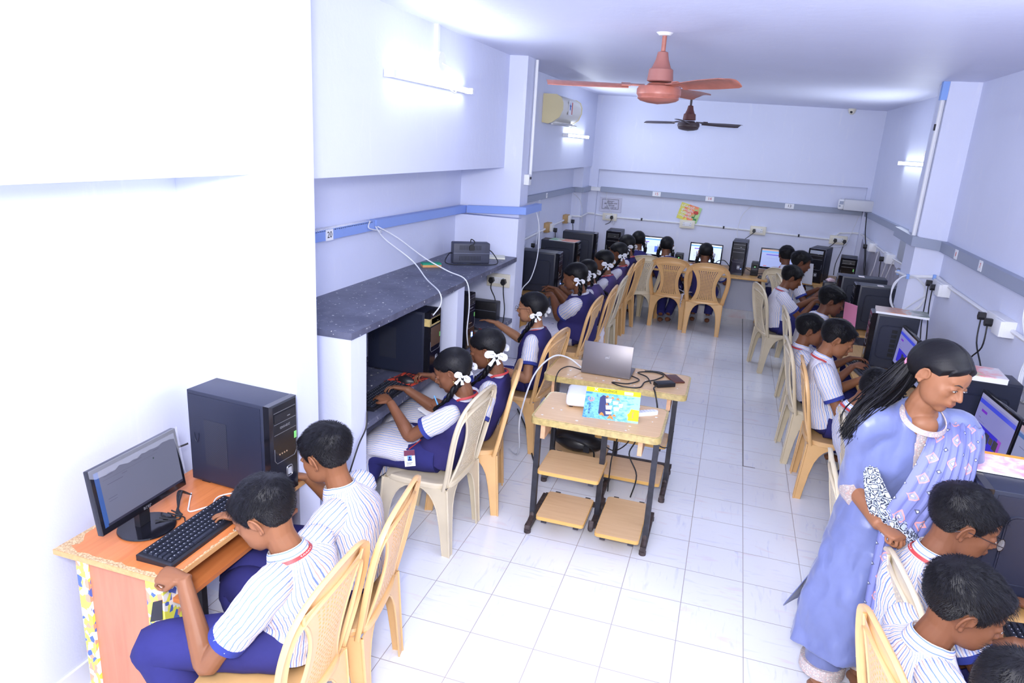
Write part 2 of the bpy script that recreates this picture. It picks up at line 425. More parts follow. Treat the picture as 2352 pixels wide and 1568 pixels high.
# ---- conduits and sockets
def conduit(pts, r, label, m=M_white, clips=(), cm=M_ink):
    t = empty('wall_conduit', pts[0], label=label, cat='conduit')
    b = MB(); b.tube([Vector(p) - Vector(pts[0]) for p in pts], r, 8, 1); b.build('pipe', m, t)
    if clips:
        for c in clips:
            b = MB(); b.box(Vector(c) - Vector(pts[0]), (.02, .02, r * 2.9)); b.build('clip', cm, t)
    return t
conduit([(-1.85, YB + .05, 1.235), (-1.547, YB + .05, 1.216), (-.57, YB + .05, 1.215), (.35, YB + .05, 1.2), (1.30, YB + .05, 1.175)], .012, 'white conduit running through the switch plates on the back wall',
        clips=[(-1.2, YB + .045, 1.22), (-.1, YB + .045, 1.21), (.85, YB + .045, 1.19)])
conduit([(1.3, YB + .05, 1.24), (1.33, YB + .05, 1.27), (1.5, YB + .05, 1.285), (1.58, YB + .03, 1.285), (1.585, 9.3, 1.27), (1.585, 8.1, 1.25), (1.585, 6.6, 1.28)], .012, 'white conduit turning the corner from back wall to right wall')
conduit([(1.37, 6.55, 1.30), (1.375, 6.18, 1.32), (1.58, 6.18, 1.34), (1.585, 5.735, 1.321), (1.585, 4.948, 1.312), (1.585, 3.6, 1.29)], .013, 'white conduit between the sockets on the right wall, with blue joints', clips=[(1.375, 6.165, 1.322), (1.56, 6.165, 1.338), (1.372, 6.5, 1.303)], cm=mat('blue_tape', (.25, .42, .85), .5))
conduit([(-2.085, 5.9, 1.12), (-2.085, 7.3, 1.165), (-2.085, 8.2, 1.195), (-2.085, 9.2, 1.215), (-2.09, 9.4, 1.235), (-1.95, 9.41, 1.235), (-1.95, YB - .02, 1.25), (-1.85, YB - .02, 1.25)], .013, 'white conduit linking the wooden socket blocks on the left wall')
tp = conduit([(-1.66, 5.79, 2.80), (-1.66, 5.79, 1.90)], .013, 'thin white conduit down the edge of the left column')
tr = conduit([(1.372, 6.24, 2.79), (1.372, 6.24, 1.63)], .016, 'white conduit down the edge of the right column, blue taped top', clips=[(1.36, 6.24, 2.45)])
b = MB(); b.box((0, 0, -.08), (.05, .05, .13)); b.build('blue_tape', mat('blue_tape', (.25, .42, .85), .5), tr)
def switch_plate(loc, nrm, w, h, label, plugs=(), group=None, m=M_cream, d=.035, switches=True):
    t = empty('switch_plate', loc, label=label, cat='wall socket', group=group)
    n = Vector(nrm); x = Vector((0, 0, 1)).cross(n); T = frame((0, 0, 0), x, (0, 0, 1))
    b = MB(); b.M = T; b.box((0, 0, d / 2), (w, h, d), bev=.004); b.build('plate', m, t)
    if switches:
        b = MB(); b.M = T; b.box((0, 0, d + .002), (w * .58, h * .48, .006)); b.build('module', M_white, t)
        for k in range(4):
            b = MB(); b.M = T
            if k in (1, 2): b.box((-w * .22 + k * w * .145, 0, d + .008), (w * .08, h * .32, .008)); b.build('switch', M_white, t)
            else:
                for q in ((0, .022), (-.014, -.012), (.014, -.012)): b.cyl((-w * .22 + k * w * .145 + q[0] * .6, q[1] * .8, d + .004), (-w * .22 + k * w * .145 + q[0] * .6, q[1] * .8, d + .0062), .004, 8)
                b.build('socket', M_ink, t)
    return t
switch_plate((-1.645, YB + .06, 1.215), (0, -1, 0), .20, .10, 'cream switch plate on the back wall under the bordered notice', group='switch plates on the back wall')
switch_plate((-.58, YB + .06, 1.21), (0, -1, 0), .20, .11, 'cream switch plate just below the rose poster', group='switch plates on the back wall')
switch_plate((.34, YB + .06, 1.21), (0, -1, 0), .20, .11, 'cream switch plate above the tall black tower, one plug in it', group='switch plates on the back wall')
switch_plate((1.33, YB + .06, 1.18), (0, -1, 0), .21, .11, 'cream switch plate in the right back corner with two plugs', group='switch plates on the back wall')
switch_plate((-1.79, 5.5, 1.045), (0, -1, 0), .20, .11, 'white switch plate under the stone shelf in the farther alcove', d=.02)
for y, z, w_, lb in ((8.12, 1.205, .16, 'wooden backed socket block on the left wall above the second tower'), (9.05, 1.225, .15, 'wooden backed socket block on the left wall nearest the corner')):
    t = empty('socket_block', (-2.1, y, z), label=lb, cat='wall socket', group='socket blocks on the left wall')
    b = MB(); b.box((.03, 0, 0), (.06, w_, .11), bev=.003); b.build('wooden_block', mat('block_wood', (.52, .33, .14), .6, var=.25), t)
    b = MB(); b.box((.075, .02, 0), (.03, w_ * .7, .09), bev=.004); b.build('socket_face', M_white, t)
def rsock(y, z, w_, x, lb):
    t = empty('wall_socket', (x, y, z), label=lb, cat='wall socket', group='socket boxes on the right wall')
    b = MB(); b.box((-.03, 0, 0), (.06, w_, .095), bev=.003); b.build('back_box', M_white, t)
    b = MB(); b.box((-.05, -w_ * .3, -.002), (.06, w_ * .38, .09), bev=.004); b.build('socket_face', M_white, t)
rsock(9.0, 1.235, .30, XR, 'white socket box on the right wall nearest the back corner')
rsock(7.95, 1.245, .26, XR, 'white socket box on the right wall just beyond the column')
rsock(5.96, 1.29, .28, XR, 'white socket box on the right wall right beside the column')
rsock(4.66, 1.31, .32, XR, 'white socket box on the right wall nearest the camera')
t = empty('switch_box', (-1.66, 5.70, 1.865), label='small white switch box on the left column', cat='switch'); b = MB(); b.box((0, .02, 0), (.045, .075, .085), bev=.004); b.build('box', M_white, t)
b = MB(); b.box((.025, .02, .015), (.008, .03, .02)); b.build('switch', M_ink, t)
t = empty('fuse_box', (XR, 7.35, 1.40), label='grey metal panel cover on the right wall behind the column', cat='panel')
b = MB(); b.box((-.012, 0, 0), (.024, .62, .24), bev=.004); b.build('cover', mat('grey_panel', (.45, .48, .56), .5), t); b = MB(); b.cyl((-.024, -.1, .02), (-.03, -.1, .02), .02, 12); b.build('knob', M_ductg, t)
# round junction box with drop pipe over the first tube
t = empty('junction_box', (-1.83, 4.15, 2.60), label='round white junction box with drop pipe above the nearest tube light', cat='junction box')
b = MB(); b.cyl((0, 0, 0), (.05, 0, 0), .055, 24); b.build('box', M_white, t)
b = MB(); b.b2((0, -.015, .05), (.025, .015, .21)); b.build('pipe', M_white, t)
b = MB(); b.tube([(.05, .0, -.01), (.07, .1, -.03), (.06, .22, -.09), (.05, .22, -.16), (.03, .12, -.13)], .004, 8, 6); b.build('wire', M_cordw, t)
t = empty('junction_box', (XR, 7.02, 2.30), label='round junction box above the right-hand tube light', cat='junction box')
b = MB(); b.cyl((0, 0, 0), (-.06, 0, 0), .05, 24); b.build('box', M_cream, t)
b = MB(); b.tube([(-.06, .03, 0), (-.08, .14, -.02), (-.07, .16, -.1)], .004, 8, 6); b.build('wire', M_cream, t)
# ---- tube lights
M_tube = emit('tube_glow', (.86, .92, 1.0), 16)
def tube_light(p0, p1, out, label, power):
    p0 = Vector(p0); p1 = Vector(p1); c = (p0 + p1) / 2; d = (p1 - p0); L = d.length; o = Vector(out)
    t = empty('tube_light', c, label=label, cat='tube light', group='wall tube lights'); T = frame(o * .0, d, (0, 0, 1))
    b = MB(); b.M = T; b.box((0, 0, 0), (L, .03, .03)); q = b.build('batten', M_white, t); q.location = o * .018
    b = MB(); b.M = T; b.tube([(-L / 2 + .02, 0, 0), (L / 2 - .02, 0, 0)], .014, 14); q = b.build('tube', M_tube, t); q.location = o * .05
    for s in (-1, 1):
        b = MB(); b.M = T; b.box((s * (L / 2 - .010), 0, 0), (.028, .036, .06)); q = b.build('end_cap', M_white, t); q.location = o * .035
    ld = bpy.data.lights.new('tube_lamp', 'AREA'); ld.shape = 'RECTANGLE'; ld.size = L * .95; ld.size_y = .03; ld.energy = power; ld.color = (.82, .89, 1.0); ld.spread = PI
    lo = bpy.data.objects.new('tube_lamp', ld); COL.objects.link(lo); setparent(lo, t); lo.location = o * .072
    lo.rotation_euler = frame((0, 0, 0), d, Vector(out).cross(d) * -1).to_euler()
    z = (lo.rotation_euler.to_matrix() @ Vector((0, 0, -1)))
    if z.dot(o) < 0: lo.rotation_euler = (frame((0, 0, 0), d, Vector(out).cross(d))).to_euler()
tube_light((-1.83, 3.50, 2.47), (-1.83, 4.66, 2.47), (1, 0, 0), 'glowing tube light on the left wall above the stone shelf', 7)
tube_light((-1.95, 8.0, 2.26), (-1.95, 9.2, 2.26), (1, 0, 0), 'glowing tube light on the far left wall under the air conditioner', 14)
tube_light((XR, 7.10, 2.175), (XR, 8.30, 2.175), (-1, 0, 0), 'glowing tube light on the right wall beyond the column', 14)
tube_light((XR, 1.7, 2.36), (XR, 2.9, 2.36), (-1, 0, 0), 'added tube light on the right wall beside the camera, unseen, brightening the left alcove', 13)  # unseen lamp, added because the left alcove stayed too dark
# ---- ceiling fans
def fan(loc, hub_z, ang, m, m2, label, radius=.62, blade_tilt=R(-13)):
    t = empty('ceiling_fan', loc, label=label, cat='ceiling fan')
    dz = hub_z - loc[2]
    b = MB(); b.cyl((0, 0, 0), (0, 0, dz + .10), .0125, 14); b.build('rod', m, t)
    b = MB(); b.lathe([(.0, .004), (.045, .002), (.05, -.012), (.03, -.03), (.0, -.032)]); b.build('ceiling_plate', M_white, t)
    b = MB(); b.lathe([(.014, .215), (.028, .21), (.036, .17), (.052, .13), (.066, .12), (.072, .06), (.06, .055), (.02, .10)], (0, 0, dz)); b.build('canopy', m2, t)
    b = MB(); b.lathe([(0, .05), (.06, .048), (.075, .035), (.112, .03), (.122, .015), (.122, -.012), (.112, -.026), (.115, -.034), (.10, -.045), (.06, -.055), (.0, -.062)], (0, 0, dz), 40); b.build('motor', m, t)
    for k in range(3):
        a = ang + k * 2 * PI / 3
        T = Matrix.Translation((0, 0, dz + .036)) @ Matrix.Rotation(a, 4, 'Z') @ Matrix.Rotation(blade_tilt, 4, 'X')
        b = MB(); b.M = T
        up = [(.17, -.045), (.24, -.055), (.45, -.066), (radius - .04, -.07), (radius, -.055), (radius + .01, .03), (radius - .02, .062), (.4, .06), (.24, .055), (.17, .045)]
        top = []; bot = []
        xs = np.linspace(.17, radius, 14)
        rings = []
        for i, x in enumerate(xs):
            wv = .045 + .025 * min(1, (x - .17) / .25); 
            if i == len(xs) - 1: wv *= .8
            ring = []
            for j in range(9):
                y = -wv + 2 * wv * j / 8; ring.append((x + (.012 if i == len(xs) - 1 else 0) * (1 - abs(j - 4) / 4), y, -.012 * (y / wv) ** 2 + .0018))
            for j in range(8, -1, -1):
                y = -wv + 2 * wv * j / 8; ring.append((x, y, -.012 * (y / wv) ** 2 - .0018))
            rings.append(ring)
        b.loft(rings); bl = b.build('blade', m, t)
        b = MB(); b.M = T; b.b2((.08, -.02, -.004), (.20, .02, .003)); b.b2((.16, -.038, -.003), (.21, .038, .004))
        b.build('blade_bracket', m, bl)
    return t
M_fanr = mat('brown_fan_paint', (.40, .14, .10), .35, var=.15, vs_=30); M_fand = mat('dark_fan_paint', (.06, .04, .045), .4); M_fanc = mat('dark_red_cap', (.12, .035, .03), .45)
fan((-.49, 4.2, 2.80), 2.475, R(71), M_fanr, mat('dusty_brown_cap', (.33, .13, .11), .6), 'reddish brown ceiling fan hanging nearest the camera')
fan((-.62, 8.5, 2.80), 2.445, R(26), M_fand, M_fanc, 'dark brown ceiling fan hanging farther back near the end wall')
# ---- air conditioner
def aircon():
    t = empty('air_conditioner', (-1.95, 7.55, 2.49), label='yellowed split air conditioner high on the left wall with a star sticker and open louvre', cat='air conditioner')
    prof = [(0, -.125), (.06, -.135), (.10, -.12), (.17, -.07), (.20, -.0), (.20, .06), (.18, .11), (.13, .138), (0, .14)]
    L = .43
    rings = [[(x, y, z) for x, z in prof] for y in (-L, L)]
    b = MB(); b.loft(rings); b.build('casing', mat('ivory_plastic', (.78, .76, .70), .4), t, smooth=50)
    for s in (-1, 1):
        b = MB(); b.loft([[(x * 1.03, y, z * 1.03) for x, z in prof] for y in (s * L, s * (L + .025))]); b.build('end_cap', mat('yellowed_plastic', (.78, .68, .38), .4), t, smooth=50)
    b = MB(); b.box((.135, 0, -.135), (.09, .70, .012), rz=0); b.build('louvre', mat('grey_louvre', (.45, .47, .5), .5), t)
    b = MB()
    for k in range(22): b.box((.10, -.33 + k * .0315, -.128), (.07, .006, .03))
    b.build('vent_fin', M_white, t)
    T = frame((.203, -.10, .03), (0, 1, 0), (0, 0, 1))
    b = MB(); b.M = T; b.box((0, 0, 0), (.17, .14, .003)); st = b.build('sticker', M_paper, t)
    b = MB(); b.M = T; pts = []
    for k in range(10):
        r_ = .045 if k % 2 == 0 else .02; pts.append((-.02 + r_ * math.cos(k * PI / 5 + PI / 2), .012 + r_ * math.sin(k * PI / 5 + PI / 2)))
    b.prism(pts, Matrix.Translation((0, 0, .002)), .001); b.build('star', mat('blue_ink', (.08, .16, .55), .5), st)
    b = MB(); b.M = T; b.b2((.045, -.06, .002), (.075, .06, .003)); b.build('red_band', M_red, st)
aircon()
# ---- dome camera, projector-like box, notices
t = empty('dome_camera', (1.20, 9.78, 2.775), label='small cream dome camera under the ceiling at the back wall', cat='camera')
b = MB(); b.lathe([(.0, .0), (.045, 0), (.045, -.02), (.035, -.05), (.015, -.068), (0, -.07)]); b.build('housing', M_cream, t)
b = MB(); b.ell((-.01, -.03, -.04), (.016, .014, .016)); b.build('lens', M_black, t)
t = empty('wall_box', (1.43, 9.70, 1.645), label='cream rectangular appliance fixed in the right back corner over the duct', cat='appliance')
b = MB(); b.M = Matrix.Rotation(R(-6), 4, 'Z'); b.box((.03, 0, 0), (.34, .22, .13), bev=.006); b.build('casing', mat('pale_casing', (.62, .63, .68), .45), t)
b = MB(); b.M = Matrix.Rotation(R(-6), 4, 'Z'); b.box((-.17, 0, 0), (.07, .20, .125), bev=.02); e = b.build('end_cover', M_white, t)
b = MB(); b.M = Matrix.Rotation(R(-6), 4, 'Z'); b.box((-.17, -.10, .02), (.045, .006, .04)); b.cyl((-.185, -.10, -.02), (-.185, -.107, -.02), .012, 12); b.build('vent', M_ductg, t)
def sheet(name, c, x, y, w_, h, m, label, cat, th=.002):
    t = empty(name, c, label=label, cat=cat); T = frame((0, 0, 0), x, y)
    b = MB(); b.M = T; b.box((0, 0, 0), (w_, h, th)); b.build('sheet', m, t, smooth=0)
    return t, T
t, T = sheet('notice_sheet', (-1.65, YB + .05, 1.383), (1, 0, .02), (0, 0, 1), .30, .20, mat('plastic_cover', (.62, .62, .76), .25), 'laminated notice with a black border on the back wall', 'notice')
b = MB(); b.M = T
for p in (((-.12, .07, .002), (.11, .074, .003)), ((-.12, -.06, .002), (.11, -.056, .003)), ((-.12, -.06, .002), (-.116, .074, .003)), ((.106, -.06, .002), (.11, .074, .003))): b.b2(*p)
b.build('border', M_ink, t, smooth=0)
for k, (s, z) in enumerate((('இங்கு', .045), ('அமைதியாக', .018), ('வேலை', -.012), ('செய்யவும்', -.04))):
    try: text(s, .028, M_ink, t, T @ Matrix.Translation((0, z, .003)), 'lettering')
    except Exception: pass
def rose_mat():
    t = NT('rose_poster'); c = t.coord('UV'); s = t.sep(c)
    n = t.noise(c, 14, 3)
    col = t.mix(t.ramp(t.math('ADD', t.math('MULTIPLY', s[0], 2.2), t.math('MULTIPLY', n, .5)), [(.0, (.85, .12, .04)), (.35, (.9, .25, .08)), (.5, (.85, .6, .1)), (.8, (.25, .6, .15))]), (0, 0, 0), (0, 0, 0)) if False else \
        t.ramp(t.math('ADD', t.math('MULTIPLY', s[0], 2.4), n), [(.35, (.75, .7, .1)), (.45, (.85, .16, .05)), (.62, (.9, .3, .12)), (.75, (.35, .62, .2)), (.9, (.45, .7, .3))])
    t.set(col=col, rough=.35); return t.m
t, T = sheet('poster', (-.573, YB + .05, 1.36), (1, 0, -.24), (.24, 0, 1), .28, .22, rose_mat(), 'tilted colourful poster with a red rose and white writing on the back wall', 'poster')
b = MB(); b.M = T
for k in range(7): b.ell((.085 + .018 * math.cos(k * .9), .03 + .014 * math.sin(k * .9), .003), (.018, .013, .002), 10)
b.build('rose', M_red, t)
b = MB(); b.M = T; b.tube([(.085, .02, .003), (.08, -.04, .003), (.085, -.10, .003)], .004, 6); b.ell((.065, -.04, .003), (.022, .012, .002), 10); b.ell((.105, -.06, .003), (.02, .014, .002), 10)
b.build('stem', mat('leaf_green', (.05, .25, .08), .6), t)
for s, z, sz in (('பேசாதே', .075, .04), ('உழைத்திடு', .03, .036), ('வெற்றி', -.012, .036), ('பெறலாம்', -.055, .036)):
    text(s, sz, M_paper, t, T @ Matrix.Translation((-.04, z, .002)), 'lettering', bold=.0006)

# ---- loose cables on the walls
def cable(pts, r, m, label, name='cable', sub=6, group=None):
    b = MB(); o0 = Vector(pts[0]); b.tube([Vector(p) - o0 for p in pts], r, 7, sub); o = b.build(name, m); o.location = o0
    return tag(o, label, name, group)
cable([(-2.13, 3.99, 1.60), (-2.10, 4.05, 1.52), (-1.95, 4.15, 1.38), (-1.80, 4.05, 1.29), (-1.64, 3.88, 1.26), (-1.62, 3.86, 1.19), (-1.66, 3.84, 1.12)], .0042, M_cordw, 'white cable drooping from the blue duct over the shelf edge, nearer of the two')
cable([(-2.13, 4.01, 1.60), (-2.06, 4.15, 1.52), (-1.93, 4.30, 1.38), (-1.78, 4.35, 1.30), (-1.64, 4.33, 1.255), (-1.61, 4.33, 1.1), (-1.63, 4.36, .9), (-1.64, 4.42, .78)], .0042, M_cordw, 'white cable drooping from the blue duct down past the middle partition, farther of the two')
cable([(-1.63, 5.94, 1.60), (-1.60, 5.97, 1.45), (-1.60, 5.98, 1.2), (-1.64, 5.95, 1.0), (-1.70, 5.9, .9), (-1.70, 5.9, .75)], .0045, M_cordw, 'white cable hanging from the end of the blue duct beside the left column')
cable([(1.56, 9.66, 1.56), (1.55, 9.45, 1.35), (1.545, 9.2, 1.2), (1.55, 9.05, 1.02), (1.55, 8.95, .85), (1.55, 8.8, .9)], .006, M_cord, 'black cable hanging from the appliance in the right back corner')
def plug_cord(p, n, pts, label, s=1.0):
    n = Vector(n); p = Vector(p)
    t = empty('plug_lead', p, label=label, cat='plug')
    T = frame((0, 0, 0), Vector((0, 0, 1)).cross(n), (0, 0, 1))
    b = MB(); b.M = T; b.loft([[(x * s, y * s, z * s) for x, y in ((-.014, .018), (.014, .018), (.022, -.012), (.008, -.03), (-.008, -.03), (-.022, -.012))] for z in (0, .03, .04)]); b.build('plug', M_black, t)
    b = MB(); b.tube([T @ Vector((0, -.03 * s, .02))] + [Vector(q) - p for q in pts], .0045, 7, 5); b.build('lead', M_cord, t)
plug_cord((-1.84, 5.475, 1.05), (0, -1, 0), [(-1.83, 5.42, .98), (-1.79, 5.40, .92), (-1.78, 5.40, .885)], 'black plug in the switch plate of the farther alcove, leading to the box below')
plug_cord((-1.735, 5.475, 1.045), (0, -1, 0), [(-1.72, 5.42, .95), (-1.68, 5.35, .80), (-1.64, 5.1, .6), (-1.64, 5.0, .5)], 'second plug in the farther alcove, its long lead dropping over the worktop edge')
plug_cord((-1.61, YB + .02, 1.22), (0, -1, 0), [(-1.62, YB - .06, 1.15), (-1.66, 9.7, 1.13)], 'plug and lead above the black tower in the left back corner')
plug_cord((.29, YB + .02, 1.21), (0, -1, 0), [(.26, YB - .08, 1.16), (.19, 9.6, 1.12)], 'plug with a short slanting lead above the tall tower at the back wall')
plug_cord((1.29, YB + .02, 1.18), (0, -1, 0), [(1.25, YB - .08, 1.12), (1.15, 9.5, 1.10)], 'left plug of the corner switch plate, its lead going to the open tower')
plug_cord((1.40, YB + .02, 1.175), (0, -1, 0), [(1.37, YB - .08, 1.05), (1.30, 9.55, .92), (1.28, 9.4, .80)], 'right plug of the corner switch plate with a long lead')
plug_cord((-2.03, 7.30, 1.10), (1, 0, 0), [(-2.0, 7.28, 1.0), (-1.99, 7.2, .9), (-2.0, 7.15, .80)], 'plug beside the white column edge on the left wall', .9)
plug_cord((-2.01, 8.17, 1.18), (1, 0, 0), [(-1.98, 8.15, 1.08), (-1.98, 8.0, .98), (-1.99, 7.95, .85)], 'plug in the middle socket block on the left wall')
plug_cord((-2.01, 9.10, 1.20), (1, 0, 0), [(-1.98, 9.10, 1.1), (-1.96, 9.0, 1.06), (-1.93, 8.8, 1.0)], 'plug in the far socket block on the left wall')
plug_cord((1.54, 6.12, 1.30), (-1, 0, 0), [(1.52, 6.10, 1.15), (1.49, 5.95, 1.0), (1.50, 5.9, .85)], 'far one of two plugs in the socket beside the column', .95)
plug_cord((1.54, 5.99, 1.29), (-1, 0, 0), [(1.52, 5.97, 1.13), (1.50, 5.80, .98), (1.51, 5.75, .8)], 'near one of two plugs in the socket beside the column', .95)
plug_cord((1.54, 4.83, 1.32), (-1, 0, 0), [(1.52, 4.80, 1.15), (1.52, 4.62, 1.02), (1.52, 4.78, .92), (1.53, 4.75, .8)], 'far one of two plugs in the nearest right wall socket, lead crossing the other', .95)
plug_cord((1.54, 4.70, 1.31), (-1, 0, 0), [(1.52, 4.70, 1.15), (1.51, 4.82, 1.03), (1.52, 4.68, .93), (1.53, 4.62, .8)], 'near one of two plugs in the nearest right wall socket', .95)
plug_cord((1.54, 9.1, 1.22), (-1, 0, 0), [(1.52, 9.0, 1.1), (1.50, 8.8, 1.0), (1.52, 8.7, .86)], 'plug in the right wall socket nearest the back corner')
plug_cord((1.54, 8.05, 1.22), (-1, 0, 0), [(1.52, 8.03, 1.1), (1.51, 7.9, .95), (1.52, 7.9, .8)], 'plug in the right wall socket beyond the column')
# coiled network cables
def coil(c, rx, rz, nrm, turns, r, label, tail):
    b = MB(); pts = []; n = Vector(nrm); x = Vector((0, 0, 1)).cross(n); rnd = random.Random(7)
    for k in range(turns * 12 + 1):
        a = k / 12 * 2 * PI; q = 1 + .05 * math.sin(k * 1.7)
        pts.append(x * math.cos(a) * rx * q + Vector((0, 0, 1)) * math.sin(a) * rz * q + n * (.01 + .006 * (k / 12)))
    pts += [Vector(p) - Vector(c) for p in tail]
    b.tube(pts, r, 6, 3); o = b.build('coiled_cable', M_cordw); o.location = c
    tag(o, label, 'cable')
coil((1.40, 6.185, 1.18), .12, .15, (0, -1, 0), 2, .0055, 'coil of pale network cable hanging on the right column', [(1.34, 6.15, .98), (1.42, 6.14, .85), (1.5, 6.1, .72)])
coil((1.585, 4.1, 1.15), .09, .13, (-1, 0, 0), 3, .0055, 'coil of white network cable on the right wall at the picture edge', [(1.57, 4.2, 1.0), (1.56, 4.35, .85), (1.56, 4.4, .74)])
cable([(1.57, 4.38, 1.52), (1.57, 4.36, 1.4), (1.57, 4.22, 1.28)], .0055, M_cordw, 'pale cable dropping from the right duct to the coil')
for k, (a, y) in enumerate(((8.55, 8.6), (8.0, 8.1), (7.75, 7.9))):
    cable([(1.57, a, 1.24), (1.565, y, 1.05), (1.56, y + .1, .9), (1.56, y, .76)], .005, M_cordw, ['pale cable below the corner-side socket on the stained wall', 'pale cable on the stained wall left of the black lead', 'pale cable on the stained wall right of the black lead'][k])
cable([(-1.72, YB + .04, 1.56), (-1.70, YB + .04, 1.40), (-1.60, YB + .02, 1.25), (-1.58, YB, 1.12)], .004, M_cordw, 'thin grey wire crossing the notice on the back wall')
cable([(.24, YB + .04, 1.55), (.12, YB + .03, 1.4), (.08, YB + .02, 1.2), (.1, YB, 1.1)], .004, M_cordw, 'thin grey wire dropping to the tall tower at the back wall')
cable([(-2.03, 9.15, 1.56), (-1.97, 9.36, 1.45), (-1.94, 9.4, 1.3), (-1.93, 9.45, 1.15)], .004, M_cordw, 'thin grey wire looping at the left back corner')
cable([(1.52, YB + .03, 1.53), (1.47, YB + .02, 1.3), (1.38, 9.7, 1.14), (1.2, 9.5, 1.12)], .004, M_cordw, 'thin grey wire looping from the duct to the open tower at the right')
cable([(-2.05, 7.6, 1.56), (-2.03, 7.55, 1.35), (-2.0, 7.4, 1.2), (-1.99, 7.35, 1.1)], .004, M_cordw, 'thin white wire on the left wall above the second tower')
